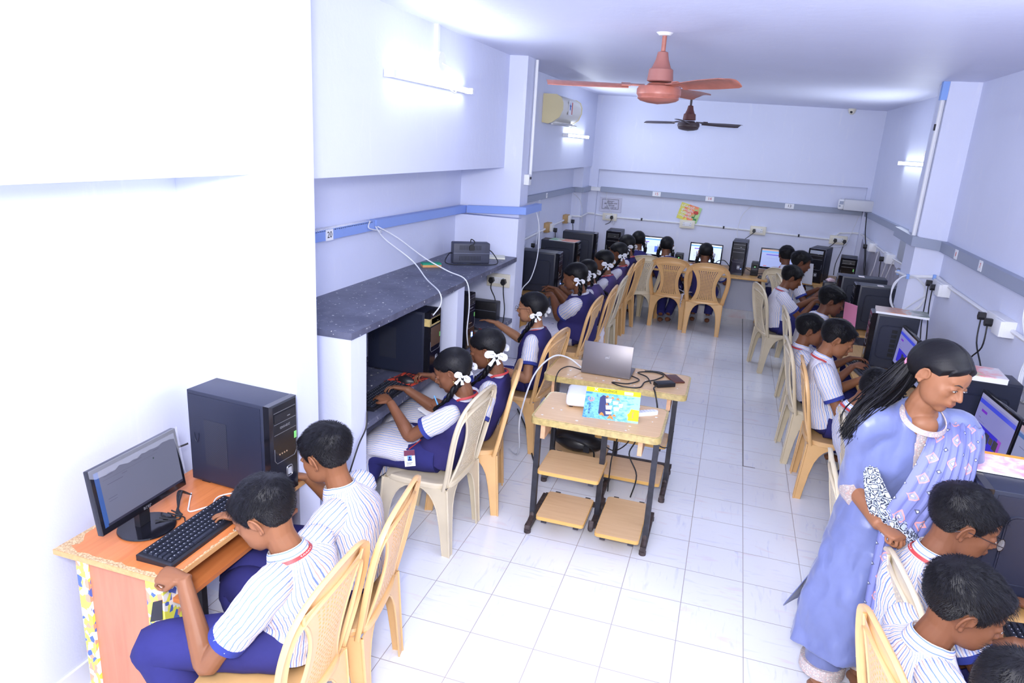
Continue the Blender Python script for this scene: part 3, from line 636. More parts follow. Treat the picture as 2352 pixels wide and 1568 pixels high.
# ================================================================ chairs
def plast(name, c1):
    t = NT(name); c = t.coord()
    t.set(col=t.mix(t.ramp(t.noise(c, 5, 4, .6), [(.3, 0), (.7, 1)]), c1, [x * .88 for x in c1]), rough=.33, sss=.0)
    t.bump(t.noise(c, 260, 2), .12, .0006); return t.m
M_chair = plast('tan_plastic', (.78, .47, .20)); M_chairp = plast('pale_plastic', (.70, .60, .42))
def back_y(z, x=0.0):
    t = (z - .40) / .49
    return -.165 - .10 * t + .02 * math.sin(PI * min(1, max(0, t))) * -.3 - (.018 * (1 - (x / .24) ** 2))
def make_chair(m, label):
    t = empty('plastic_chair', label=label, cat='chair', group='moulded plastic chairs')
    # seat: dished sheet with rolled rim
    b = MB(); N = 14; rings = []
    def plan(a, s):
        c, sn = math.cos(a), math.sin(a); e = 2 / 5.0
        wx = .225 - .018 * (-sn if sn < 0 else 0)
        return (math.copysign(abs(c) ** e, c) * wx * s, math.copysign(abs(sn) ** e, sn) * .205 * s + .0)
    for s, z in ((.02, .418), (.4, .419), (.75, .425), (.9, .433), (.97, .432), (1.0, .424), (1.005, .405), (.985, .402), (.97, .424), (.9, .425), (.4, .411), (.02, .410)):
        rings.append([(*plan(2 * PI * k / 44, s), z - (.012 if s > .8 and math.sin(2 * PI * k / 44) > .5 else 0)) for k in range(44)])
    b.loft(rings); b.build('seat', m, t)
    # legs: thin L-shaped sections flaring into the arch under the seat
    zs = [0, .1, .2, .28, .33, .36, .385, .40, .408]; ws = [.040, .046, .054, .066, .085, .105, .135, .175, .20]
    for sx in (-1, 1):
        for sy in (-1, 1):
            b = MB()
            top = Vector((sx * .216, sy * .19, .412)); bot = Vector((sx * (.215), -.215 if sy < 0 else .225, 0))
            for ax in (0, 1):
                if ax == 1 and sy > 0: pass
                out = []; inn = []
                for z, w_ in zip(zs, ws):
                    k = 1 - z / .412; p = top.lerp(bot, k); p.z = z
                    ww = min(w_, .205 if ax == 0 else .185); q = p.copy(); q[ax] -= (sx if ax == 0 else sy) * ww
                    out.append(p); inn.append(q)
                th = Vector((0, -sy * .005, 0)) if ax == 0 else Vector((-sx * .005, 0, 0))
                vs_ = out + inn; n = len(out); v2 = [v + th for v in vs_]; fs = []
                for i in range(n - 1):
                    fs += [(i, i + 1, n + i + 1, n + i), (2 * n + i, 3 * n + i, 3 * n + i + 1, 2 * n + i + 1), (n + i, n + i + 1, 3 * n + i + 1, 3 * n + i), (i, 2 * n + i, 2 * n + i + 1, i + 1)]
                fs += [(0, n, 3 * n, 2 * n), (n - 1, 2 * n - 1 + 0, 4 * n - 1, 3 * n - 1)]
                b.add(vs_ + v2, fs)
                # inner rib
                rib = [q + Vector((0, 0, 0)) for q in inn]
                b.tube([(v + th * .5) for v in inn], .0045, 6, 0)
                b.tube([(v + th * .2) for v in out], .006, 6, 0) if ax == 0 else None
            b.build('leg', m, t)
    # back hoop
    half = [(.205, .405), (.218, .50), (.236, .60), (.246, .69), (.244, .76), (.225, .82), (.18, .862), (.12, .884), (.06, .892), (0, .895)]
    pts = [(x, z) for x, z in half] + [(-x, z) for x, z in half[-2::-1]]
    P = [Vector((x, back_y(z, x), z)) for x, z in pts]; P, rr = smooth_path(P, [1] * len(P), 3)
    rings = []
    for i, p in enumerate(P):
        tg = (P[min(i + 1, len(P) - 1)] - P[max(i - 1, 0)]).normalized(); nrm = Vector((0, 1, .12)).normalized(); side = tg.cross(nrm).normalized()
        wv = .024 if p.z < .8 else .024 + .016 * (p.z - .8) / .09
        rings.append([p + side * (a * wv) + nrm * (c_ * .010) for a, c_ in ((-1, -1.2), (-1.05, 0), (-.9, .9), (-.4, 1.25), (.4, 1.1), (.9, .6), (1, -.3), (.92, -1.0), (.8, -.2), (.3, .5), (-.4, .6), (-.8, -.2))])
    b = MB(); b.loft(rings); b.build('back_frame', m, t, smooth=60)
    # perforated centre panel
    def pw(z):
        k = (z - .41) / (.85 - .41)
        return cr([.165, .132, .110, .104, .114, .142, .185], k)
    z0, z1 = .415, .868; nx, nz = 13, 24; b = MB(); vid = {}
    def P3(u, v, d=0):
        z = z0 + (z1 - z0) * v; x = u * pw(z); return Vector((x, back_y(z, x) + d, z))
    for side in (0, 1):
        for i in range(nx):
            for j in range(nz):
                u0, u1 = -1 + 2 * i / nx, -1 + 2 * (i + 1) / nx; v0, v1 = j / nz, (j + 1) / nz; d = .003 if side == 0 else -.003
                hole = 2 <= i <= nx - 3 and 2 <= j <= nz - 3
                c4 = [P3(u0, v0, d), P3(u1, v0, d), P3(u1, v1, d), P3(u0, v1, d)]
                if not hole: b.add(c4, [(0, 1, 2, 3) if side else (3, 2, 1, 0)])
                else:
                    cu, cv = (u0 + u1) / 2, (v0 + v1) / 2; hu, hv = (u1 - u0) * .27, (v1 - v0) * .24
                    inn = [P3(cu - hu, cv - hv, d), P3(cu + hu, cv - hv, d), P3(cu + hu, cv + hv, d), P3(cu - hu, cv + hv, d)]
                    fs = [(k, (k + 1) % 4, 4 + (k + 1) % 4, 4 + k) for k in range(4)]
                    if side == 0: fs = [f[::-1] for f in fs]
                    b.add(c4 + inn, fs)
                    if side == 0:
                        back = [P3(cu - hu, cv - hv, -d), P3(cu + hu, cv - hv, -d), P3(cu + hu, cv + hv, -d), P3(cu - hu, cv + hv, -d)]
                        b.add(inn + back, [(k, (k + 1) % 4, 4 + (k + 1) % 4, 4 + k) for k in range(4)])
    for s in (-1, 1):
        b.tube([P3(s, k / 12) for k in range(13)], .0075, 8, 2)
    b.build('back_panel', m, t, smooth=50)
    return t
CH = [  # x, y, yaw, pale, label
 (-1.287, 1.64, 93, 0, 'orange-tan plastic chair at the picture bottom under the boy with his back turned'),
 (-1.299, 2.112, 99, 0, 'orange-tan plastic chair under the boy in profile, second at the orange desk'),
 (-1.41, 3.307, 88, 1, 'pale cream plastic chair under the girl with a white bow and an identity card'),
 (-1.362, 3.761, 104, 0, 'tan plastic chair under the second alcove girl, partly behind the cream chair'),
 (-1.33, 4.75, 84, 0, 'tan plastic chair under the girl in spectacles beside the small double desks'),
 (-1.3, 6.0, 88, 0, 'tan plastic chair under the largest girl, first beyond the left column'),
 (-1.255, 6.56, 90, 0, 'tan plastic chair second beyond the left column, striped cloth hanging over its seat'),
 (-1.245, 7.12, 90, 1, 'pale plastic chair third beyond the left column, its back rising above the tan ones'),
 (-1.29, 7.94, 92, 0, 'tan plastic chair fourth beyond the left column'),
 (-1.255, 8.47, 84, 0, 'tan plastic chair fifth beyond the left column, overlapping the pale corner chair'),
 (-1.1, 8.98, 29, 1, 'pale plastic chair at the left end of the back desk'),
 (-0.627, 9.04, -4, 0, 'tan plastic chair seen from behind, left of the two centred at the back desk'),
 (-0.195, 8.9, 1, 0, 'tan plastic chair seen from behind, right of the two centred at the back desk'),
 (0.8, 8.98, -40, 1, 'pale plastic chair in the right back corner under the rearmost boys'),
 (.86, 8.35, -85, 1, 'pale plastic chair half hidden behind the boy in the grey shirt'),
 (0.62, 7.65, -76, 1, 'pale plastic chair under the boy in profile near the right back corner'),
 (0.829, 6.52, -87, 1, 'pale plastic chair under the boy leaning low to the right desk'),
 (0.784, 5.374, -87, 1, 'pale plastic chair under the boy just behind the tie-wearing boy'),
 (0.853, 4.82, -91, 0, 'tan plastic chair on the right under the boy with a navy tie'),
 (0.978, 3.83, -90, 1, 'pale plastic chair behind the teacher, the upper of two tops beside her sleeve'),
 (0.854, 3.18, -92, 1, 'empty pale plastic chair beside the teacher, its perforated back below her elbow'),
 (0.972, 2.35, -86, 1, 'pale plastic chair gripped by the teacher, under the boy in glasses'),
 (0.846, 1.97, -82, 0, 'tan plastic chair at the lower right under the boy with a navy tie knot'),
]
proto = {}
for (x, y, a, p, lb) in CH:
    if p not in proto:
        o = make_chair(M_chairp if p else M_chair, lb); proto[p] = o
    else: o = copy_tree(proto[p], label=lb)
    o.location = (x, y, 0); o.rotation_euler = (0, 0, R(a)); o.scale = (1, 1, .968)

# ================================================================ desks
def wood(name, c1, c2, axis=(1, 14, 1), rough=.4, sc=3.0, coord='Object'):
    t = NT(name); c = t.mapv(t.coord(coord), axis)
    n = t.noise(c, sc, 5, .6, .6)
    t.set(col=t.mix(t.ramp(n, [(.3, 0), (.7, 1)]), c1, c2), rough=rough); return t.m
M_ow = wood('orange_laminate', (.56, .165, .045), (.68, .23, .07), (14, 1, 14), .35)
M_owl = wood('pinkish_laminate', (.50, .19, .10), (.58, .24, .13), (10, 10, 1), .45)
M_band = wood('edge_band', (.62, .30, .10), (.72, .38, .15), (14, 1, 14), .4)
M_chip = NT('chipboard'); _c = M_chip.coord(); M_chip.set(col=M_chip.mix(M_chip.ramp(M_chip.noise(_c, 160, 3, .7), [(.35, 0), (.65, 1)]), (.35, .20, .09), (.72, .53, .30)), rough=.9); M_chip.bump(M_chip.noise(_c, 160, 3), .6, .002); M_chip = M_chip.m
M_lw = wood('light_wood', (.50, .27, .08), (.62, .36, .13), (14, 1, 14), .4)
M_beech = wood('beech_laminate', (.66, .42, .22), (.74, .50, .28), (1.2, 16, 16), .35)
M_beechb = mat('board_edge', (.72, .42, .12), .4); M_tape = mat('brown_packing_tape', (.55, .42, .17), .22, var=.25, vs_=40)
M_iron = mat('painted_iron', (.025, .025, .035), .45, var=.5, vs_=25); M_rust = mat('rusty_iron', (.07, .05, .05), .6, var=.6, vs_=35)
def wrap():
    t = NT('yellow_gift_wrap'); c = t.coord(); v = t.n('ShaderNodeTexVoronoi', {'Vector': t.mapv(c, (1, 1, .8)), 'Scale': 55.0})
    vc = t.n('ShaderNodeTexVoronoi', {'Vector': t.mapv(c, (1, 1, .8)), 'Scale': 55.0}).outputs['Color']
    s = t.sep(vc)
    col = t.mix(t.math('GREATER_THAN', s[0], .66), (.80, .78, .10), (.85, .85, .8))
    col = t.mix(t.math('GREATER_THAN', s[1], .84), col, (.08, .15, .5))
    col = t.mix(t.math('GREATER_THAN', s[2], .88), col, (.75, .35, .2))
    t.set(col=col, rough=.3); return t.m
M_wrap = wrap()
# near left desk
t = empty('computer_desk', (-1.84, 2.0, 0), label='orange laminate computer desk with chipped corner at the left wall', cat='desk')
def L_(b): b.M = Matrix.Translation((1.84, -2.0, 0)); return b
b = L_(MB()); rnd = random.Random(2)
edge = []
b.b2((-2.09, 1.585, .70), (-1.60, 2.39, .7195)); b.build('edge_banding', M_band, t)
b = L_(MB()); b.prism([(-2.088, 1.587), (-1.602, 1.587), (-1.602, 2.388), (-2.088, 2.388)], Matrix.Translation((0, 0, .7195)), .001); b.build('chipped_core', M_chip, t, smooth=0)
b = L_(MB()); pts = [(-1.602 - abs(rnd.gauss(.009, .005)), 1.60 + .78 * k / 60) for k in range(61)]
pts = [(-2.07 + .0, 1.70)] + [(-2.055 + .02 * math.sin(k) + .0 * k, 1.68 - .018 * k) for k in range(4)] + [(-2.02 + k * .02, 1.600 + abs(rnd.gauss(.008, .004))) for k in range(1, 21)] + pts + [(-2.09, 2.388)]
b.prism(pts, Matrix.Translation((0, 0, .7203)), .0012); b.build('desktop', M_ow, t, smooth=0)
b = L_(MB()); b.b2((-1.99, 1.63, .06), (-1.73, 1.65, .70)); sp = b.build('side_panel', M_owl, t)
b = L_(MB()); b.b2((-2.035, 1.62, .05), (-1.988, 1.66, .70)); b.build('wrapped_post', M_wrap, t)
b = L_(MB()); b.b2((-1.732, 1.62, .05), (-1.66, 1.70, .70)); b.build('wrapped_post', M_wrap, t)
b = L_(MB()); b.prism([(-.03, -.055), (.025, -.03), (.03, .05), (-.01, .03)], Matrix.Translation((-1.695, 1.6195, .56)) @ Matrix.Rotation(PI / 2, 4, 'X'), .002); b.prism([(-.008, -.07), (.012, -.05), (.0, .05), (-.02, .02)], Matrix.Translation((-1.69, 1.6195, .42)) @ Matrix.Rotation(PI / 2, 4, 'X'), .002)
b.build('torn_patch', M_black, t)
b = L_(MB()); b.b2((-2.07, 1.60, .03), (-1.72, 1.70, .06)); b.build('foot_rail', M_ow, t)
b = L_(MB()); b.b2((-1.99, 2.34, .0), (-1.70, 2.36, .70)); b.build('side_panel', M_owl, t)
b = L_(MB()); b.b2((-1.96, 1.66, .575), (-1.62, 2.34, .592)); b.build('keyboard_shelf', M_ow, t)
b = L_(MB()); b.b2((-1.70, 1.66, .592), (-1.695, 2.34, .70)) if False else b.b2((-1.99, 1.66, .30), (-1.98, 2.34, .70)); b.build('modesty_panel', M_owl, t)
b = L_(MB()); b.b2((-1.88, 2.0, 0), (-1.85, 2.03, .575)); b.build('centre_leg', M_iron, t)
def simple_desk(name, x0, y0, x1, y1, z, label, legs, m=M_lw, th=.022, panels=()):
    c = ((x0 + x1) / 2, (y0 + y1) / 2); t = empty('computer_desk', (c[0], c[1], 0), label=label, cat='desk')
    b = MB(); b.M = Matrix.Translation((-c[0], -c[1], 0)); b.b2((x0, y0, z - th), (x1, y1, z), bev=.003); b.build('desktop', m, t)
    for (lx, ly, w_, d_) in legs:
        b = MB(); b.M = Matrix.Translation((-c[0], -c[1], 0)); b.b2((lx, ly, 0), (lx + w_, ly + d_, z - th)); b.build('leg', m if max(w_, d_) < .3 else m, t)
    for p in panels:
        b = MB(); b.M = Matrix.Translation((-c[0], -c[1], 0)); b.b2(*p); b.build('panel', m, t)
    return t
simple_desk('d', -2.09, 5.95, -1.62, 8.88, .72, 'long wooden desk along the left wall beyond the column', [(-1.70, 6.02, .03, .03), (-1.70, 7.4, .03, .03), (-1.70, 8.8, .03, .03), (-2.07, 6.0, .4, .02)], panels=[((-2.05, 5.98, .35), (-1.72, 6.0, .69))])
simple_desk('d', -1.84, 8.93, .50, 9.85, .72, 'wooden desk along the back wall behind the two centred chairs', [(.455, 9.20, .03, .05), (.455, 9.75, .03, .05), (-.45, 9.35, .03, .03), (-1.75, 9.3, .03, .03)], m=M_lw)
simple_desk('d', .95, 4.15, 1.59, 6.17, .72, 'light wooden desk on the right wall with the grey keyboard', [(.98, 4.2, .03, .03), (.98, 6.1, .03, .03)], m=wood('honey_wood', (.62, .36, .11), (.74, .46, .17), (16, 1, 16), .4))
simple_desk('d', 1.02, 6.55, 1.59, 9.0, .72, 'wooden desk on the right wall beyond the column', [(1.05, 6.6, .03, .03), (1.05, 8.9, .03, .03)])
simple_desk('d', .80, 9.05, 1.59, 9.86, .72, 'wooden desk filling the right back corner', [(.84, 9.1, .03, .03)])
simple_desk('d', .96, 1.2, 1.59, 4.14, .72, 'honey coloured wooden desk at the right wall nearest the camera', [(1.0, 3.9, .03, .03), (1.0, 2.4, .03, .03)], m=wood('honey_wood_near', (.68, .38, .12), (.80, .50, .20), (7, 1, 7), .35, 5))
# centre double desks (school benches)
def school_desk(label, x0, x1, y0, y1, z, feet, boards):
    cx, cy = (x0 + x1) / 2, (y0 + y1) / 2
    t = empty('school_desk', (cx, cy, 0), label=label, cat='desk', group='small desks in the aisle')
    O = Matrix.Translation((-cx, -cy, 0))
    def rr(x0, y0, x1, y1, r):
        pts = []
        for (px, py, a0) in ((x1 - r, y0 + r, -90), (x1 - r, y1 - r, 0), (x0 + r, y1 - r, 90), (x0 + r, y0 + r, 180)):
            for k in range(5): a = R(a0 + k * 22.5); pts.append((px + r * math.cos(a), py + r * math.sin(a)))
        return pts
    b = MB(); b.M = O; b.prism(rr(x0 + .012, y0 + .012, x1 - .012, y1 - .012, .04), Matrix.Translation((0, 0, z - .002)), .003); b.build('desktop', M_beech, t, smooth=30)
    b = MB(); b.M = O; b.prism(rr(x0, y0, x1, y1, .045), Matrix.Translation((0, 0, z - .038)), .0372); b.build('taped_rim', M_tape, t, smooth=30)
    rn = random.Random(int(x0 * -100)); b = MB(); b.M = O
    for k in range(26):
        px, py = rn.uniform(x0 + .05, x1 - .05), rn.uniform(y0 + .03, y1 - .03); s = rn.uniform(.003, .009)
        b.ell((px, py, z + .001), (s, s * rn.uniform(.5, 1), .0006), 8)
    b.build('paint_splash', M_paper, t)
    for (px, py) in ((x0 + .06, y0 + .03), (x1 - .12, y0 + .03)):
        b = MB(); b.M = O; b.b2((px, py, z - .13), (px + .025, py + .16, z - .04)); b.build('bracket_block', mat('raw_wood', (.72, .42, .24), .7, var=.2, vs_=30), t)
    for fi, (fx, fy, sled) in enumerate(feet):
        b = MB(); b.M = O; yo = .24 if fi == 1 else .05
        b.b2((fx - .015, y0 + yo, .045), (fx + .015, y0 + yo + .035, z - .04))
        b.build('leg', M_iron, t)
        b = MB(); b.M = O; b.b2((fx - .016, fy, .02), (fx + .016, fy + sled, .05)); b.tube([(fx, y0 + .07, .10), (fx, y0 + .05, .06), (fx, fy + .01, .035)], .016, 8); b.cyl((fx, fy + .012, 0), (fx, fy + .012, .022), .02, 14); b.cyl((fx, fy + sled - .012, 0), (fx, fy + sled - .012, .022), .02, 14)
        b.build('sled_foot', M_rust, t)
        b = MB(); b.M = O; b.b2((fx - .015, y0 + .10, z - .06), (fx + .015, y1 - .04, z - .04)); b.build('top_rail', M_iron, t)
    for (bx0, by0, bx1, by1, bz) in boards:
        b = MB(); b.M = O; b.prism(rr(bx0, by0, bx1, by1, .02), Matrix.Translation((0, 0, bz - .02)), .0195); q = b.build('board_core', M_beechb, t, smooth=30)
        b = MB(); b.M = O; b.prism(rr(bx0 + .003, by0 + .003, bx1 - .003, by1 - .003, .02), Matrix.Translation((0, 0, bz - .0008)), .0018); b.build('laminate_face', M_beech, q, smooth=30)
        for xx in (bx0 + .03, bx1 - .06):
            b = MB(); b.M = O; b.b2((xx, by0 + .02, bz - .045), (xx + .03, by1 + .05, bz - .02)); b.build('support_bar', M_iron, t)
    b = MB(); b.M = O; b.b2((x0 + .05, y0 + .32, .05), (x1 - .05, y0 + .345, .075)); b.build('cross_bar', M_rust, t)
    return t
school_desk('small beech-topped double desk nearer the camera, with the ship book and remote on it', -.925, -.20, 3.53, 4.0, .70,
    [(-.885, 3.49, .42), (-.535, 3.70, .30), (-.225, 3.52, .42)], [(-.83, 3.44, -.555, 3.76, .15), (-.865, 3.54, -.51, 3.85, .38), (-.49, 3.43, -.245, 3.88, .13)])
school_desk('small beech-topped double desk farther from the camera, carrying the laptop', -1.055, -.12, 4.28, 4.72, .70,
    [(-.965, 4.15, .45), (-.56, 4.05, .45), (-.19, 4.18, .45)], [(-.60, 4.12, -.21, 4.42, .15), (-.66, 4.19, -.205, 4.42, .38), (-1.0, 4.35, -.62, 4.7, .10)])

# ================================================================ computers
M_case = mat('case_steel', (.014, .018, .038), .42, bump=.1, bs=600); M_caseg = mat('gloss_bezel', (.008, .008, .012), .12)
M_silver = mat('silver_trim', (.45, .46, .5), .3, metal=.8); M_mesh_dark = mat('vent_dark', (.004, .004, .006), .7)
M_blueled = emit('blue_led', (.05, .12, 1.0), 30); M_greenled = emit('green_led', (.1, 1.0, .15), 12)
def meshmat():
    t = NT('perforated_side'); c = t.sep(t.coord('UV'))
    a = t.math('ADD', c[0], c[1]); d = t.math('SUBTRACT', c[0], c[1])
    fa = t.math('ABSOLUTE', t.math('SUBTRACT', t.math('FRACT', t.math('MULTIPLY', a, 130)), .5)); fd = t.math('ABSOLUTE', t.math('SUBTRACT', t.math('FRACT', t.math('MULTIPLY', d, 130)), .5))
    hole = t.math('LESS_THAN', t.math('MAXIMUM', fa, fd), .3)
    t.set(col=t.mix(hole, (.03, .035, .06), (.002, .002, .003)), rough=.5); return t.m
M_perf = meshmat()
def tower(loc, yaw, label, style='a', h=.41, d=.42, w_=.175, led=None, sticker=False, text_=None, group='tower computers'):
    """front faces local -y; local x width; side panel at local +x and -x"""
    t = empty('tower_computer', loc, R(yaw), label, 'computer tower', group)
    b = MB(); b.b2((-w_ / 2, -d / 2 + .035, .008), (w_ / 2, d / 2, h), bev=.003); b.build('case', M_case, t)
    b = MB()
    for s in (-1, 1): b.b2((s * w_ / 2 - .002, -d / 2 + .05, .02), (s * w_ / 2 + .002, d / 2 - .006, h - .015))
    sp = b.build('side_panel', M_case, t)
    for s in (-1, 1):
        if style in ('a', 'm'):
            T = frame((s * (w_ / 2 + .0024), d / 2 - .14, h * .47), (0, s, 0), (0, 0, 1))
            b = MB(); b.M = T; b.box((0, 0, 0), (.115, .20, .0012)); b.build('perforated_vent', M_perf, sp, smooth=0)
            T = frame((s * (w_ / 2 + .0035), d / 2 - .04, h * .55), (0, s, 0), (0, 0, 1))
            b = MB(); b.M = T; b.tube([(.012 * math.cos(a_), .04 * math.sin(a_), 0) for a_ in np.linspace(PI, 2 * PI, 9)], .002, 6); b.build('finger_grip', M_case, sp)
        else:
            T = frame((s * (w_ / 2 + .003), .02, h * .5), (0, s, 0), (0, 0, 1)); hw, hh = d * .34, h * .30
            pts = []
            for (cx_, cy_, a0) in ((hw - .03, hh - .03, 0), (-hw + .03, hh - .03, 90), (-hw + .03, -hh + .03, 180), (hw - .03, -hh + .03, 270)):
                for k in range(5): a_ = R(a0 + k * 22.5); pts.append((cx_ + .03 * math.cos(a_), cy_ + .03 * math.sin(a_), 0))
            b = MB(); b.M = T; b.tube(pts + [pts[0]], .004, 6); b.prism([(p[0] * .97, p[1] * .97) for p in pts], Matrix.Translation((0, 0, -.002)), .004)
            b.build('raised_panel', M_case, sp)
            if style == 'v':
                b = MB(); b.M = T
                for k in range(6): b.box((-.01, -.09 + k * .035, .003), (.035, .024, .002))
                b.build('vent_slot', M_mesh_dark, sp)
    # front bezel
    b = MB(); rings = []
    for y, q in ((-d / 2 + .036, 0), (-d / 2 + .008, .0), (-d / 2, .012)):
        rings.append([(-w_ / 2 + q, y, q * .4), (w_ / 2 - q, y, q * .4), (w_ / 2 - q, y, h - q * .4), (-w_ / 2 + q, y, h - q * .4)])
    b.loft(rings); bz = b.build('front_bezel', M_caseg, t, smooth=0)
    F = lambda x, z: frame((x, -d / 2 - .0005, z), (1, 0, 0), (0, 0, 1))
    for z in (h * .92, h * .80, h * .69):
        b = MB(); b.M = F(0, z); b.box((0, 0, 0), (w_ * .78, .0016, .001)); b.build('drive_bay_line', M_silver, bz)
    b = MB(); b.M = F(0, h * .86); b.box((0, 0, .001), (w_ * .76, .034, .002)); q = b.build('optical_drive', M_black, bz)
    b = MB(); b.M = F(w_ * .12, h * .845); b.box((0, 0, .003), (.016, .003, .002)); b.build('eject_button', M_silver, q)
    b = MB(); b.M = F(0, h * .40)
    b.tube([(-w_ * .4, .06, 0), (-w_ * .4, 0.01, 0), (-w_ * .32, -.006, 0), (w_ * .32, -.006, 0), (w_ * .4, .01, 0), (w_ * .4, .06, 0)], .0012, 5); b.build('chrome_line', M_silver, bz)
    b = MB(); b.M = F(w_ * .12, h * .24); pts = [(.017 * math.copysign(abs(math.cos(a_)) ** .5, math.cos(a_)), .023 * math.copysign(abs(math.sin(a_)) ** .5, math.sin(a_)), 0) for a_ in np.linspace(0, 2 * PI, 25)]
    b.tube(pts, .0022, 6); b.build('button_ring', M_silver, bz)
    b = MB(); b.M = F(w_ * .12, h * .24); b.box((0, 0, .001), (.02, .028, .003)); b.build('power_button', M_blueled if led == 'btn' else mat('pale_button', (.5, .52, .58), .3), bz)
    for k in range(4):
        b = MB(); b.M = F(-w_ * .22 + k * .014, h * .47); b.cyl((0, 0, -.001), (0, 0, .001), .0032, 10); b.build('port', mat('brass_port', (.6, .4, .25), .4, metal=.4), bz)
    if style in ('a', 'm'):
        b = MB(); b.M = F(w_ * .36, h * .60); b.box((0, 0, .001), (.014, .03, .001)); b.build('green_badge', mat('green_badge', (.25, .75, .2), .4), bz)
    if led == 'blue':
        b = MB(); b.ell((w_ * .30, -d / 2 - .001, h * .2), (.004, .003, .004), 8); b.build('power_light', M_blueled, bz)
    if led == 'green':
        b = MB(); b.ell((w_ * .30, -d / 2 - .001, h * .35), (.004, .003, .004), 8); b.build('power_light', M_greenled, bz)
    if text_: text(text_, .014, M_silver, bz, F(0, h * .745), 'lettering')
    if sticker:
        b = MB(); b.b2((-.02, -.03, h), (.05, .02, h + .001)); q = b.build('paper_sticker', M_paper, t)
        b = MB(); b.b2((.022, -.03, h + .0008), (.032, .02, h + .0014)); b.build('orange_stripe', mat('orange_ink', (.8, .25, .05), .6), q)
    for sx in (-1, 1):
        b = MB(); b.b2((sx * w_ * .38 - .012, -d * .4, 0), (sx * w_ * .38 + .012, -d * .3, .01)); b.b2((sx * w_ * .38 - .012, d * .3, 0), (sx * w_ * .38 + .012, d * .4, .01)); b.build('foot', M_black, t)
    return t
def screen_mat(name, base, es, items, bez=None):
    """screen picture from rectangles in UV (0..1): items = (x0,y0,x1,y1,color)"""
    t = NT(name); s = t.sep(t.coord('UV')); col = None
    rgb = t.n('ShaderNodeRGB'); rgb.outputs[0].default_value = (*base, 1); col = rgb.outputs[0]
    for (x0, y0, x1, y1, c) in items:
        m = t.math('MULTIPLY', t.math('MULTIPLY', t.math('GREATER_THAN', s[0], x0), t.math('LESS_THAN', s[0], x1)), t.math('MULTIPLY', t.math('GREATER_THAN', s[1], y0), t.math('LESS_THAN', s[1], y1)))
        col = t.mix(m, col, c)
    t.set(col=(.02, .02, .03), rough=.18, emi=col, es=es); return t.m
def monitor(loc, yaw, label, smat, w_=.42, h=.26, tilt=6, base='round', z=.07, brand=None, bez=M_caseg):
    """screen faces local -y"""
    t = empty('monitor', loc, R(yaw), label, 'monitor', 'desktop monitors')
    T = Matrix.Translation((0, 0, z)) @ Matrix.Rotation(R(-tilt), 4, 'X')
    b = MB(); b.M = T; b.b2((-w_ / 2, -.012, 0), (w_ / 2, .012, h), bev=.004); b.b2((-w_ * .3, .012, h * .15), (w_ * .3, .04, h * .8)); hs = b.build('housing', bez, t)
    b = MB(); b.M = T; x, z0, z1 = w_ / 2 - .015, .024, h - .015
    b.add([(-x, -.0128, z0), (x, -.0128, z0), (x, -.0128, z1), (-x, -.0128, z1)], [(0, 1, 2, 3)], [[(0, 0), (1, 0), (1, 1), (0, 1)]]); b.build('screen', smat, t, smooth=0)
    b = MB()
    if base == 'round': b.lathe([(0, 0), (.095, 0), (.1, .004), (.098, .009), (.05, .013), (0, .014)], (0, .0, 0), 40)
    else: b.prism([(-.11, -.07), (.11, -.07), (.09, .08), (-.09, .08)], Matrix.Identity(4), .012)
    b.build('base', bez, t)
    b = MB(); b.b2((-.025, .006, .008), (.025, .03, z + .03)); b.build('neck', M_black, t)
    if brand: text(brand, .022, M_silver, hs, T @ frame((0, -.0125, .011), (1, 0, 0), (0, 0, 1)), 'lettering')
    return t
S_dim = screen_mat('dim_page_screen', (.16, .17, .25), .9, [(0, 0, .05, 1, (.02, .10, .40)), (.04, 0, 1, .045, (.015, .015, .03)), (.1, .9, .25, .905, (.05, .05, .1)), (.1, .86, .2, .865, (.05, .05, .1)), (.08, .8, .75, .803, (.1, .1, .16)), (.3, .76, .36, .765, (.05, .05, .1)),
    (.46, .86, .55, .865, (.06, .06, .1)), (.68, .72, .695, .75, (.02, .06, .04)), (.1, .45, .2, .455, (.05, .05, .1)), (.1, .4, .2, .404, (.05, .05, .1)), (.12, .7, .3, .706, (.06, .06, .12)), (.7, .86, .78, .866, (.06, .06, .1))])
S_page = screen_mat('web_page_screen', (.55, .66, .95), 1.5, [(0, .93, 1, 1, (.8, .8, .85)), (0, .86, 1, .93, (.10, .32, .85)), (.12, .70, .4, .75, (.15, .05, .7)), (.1, .1, .9, .5, (.5, .6, .9)), (.12, .3, .3, .32, (.3, .35, .6)), (.6, .15, .8, .5, (.08, .15, .6))])
S_page2 = screen_mat('web_page_violet', (.22, .22, .52), .95, [(0, .82, 1, .90, (.04, .06, .65)), (0, .94, 1, 1, (.3, .3, .5)), (.12, .68, .28, .73, (.16, .02, .5)), (.15, .10, .72, .46, (.03, .02, .55)), (.72, .10, .82, .46, (.28, .05, .5)), (.40, .22, .52, .40, (.03, .03, .06)), (.53, .26, .63, .38, (.06, .05, .05)), (.64, .22, .76, .40, (.03, .03, .04)), (.1, .56, .16, .57, (.1, .1, .2)), (.1, .5, .3, .506, (.12, .12, .3))])
S_page3 = screen_mat('gallery_screen', (.24, .26, .45), .95, [(0, .90, 1, 1, (.35, .25, .3)), (0, .80, 1, .87, (.04, .12, .35)), (.3, .12, .42, .3, (.05, .05, .04)), (.44, .12, .56, .3, (.1, .1, .12)), (.3, .33, .42, .5, (.12, .1, .1)), (.44, .33, .56, .5, (.06, .05, .05)), (.1, .65, .3, .66, (.1, .1, .2))])
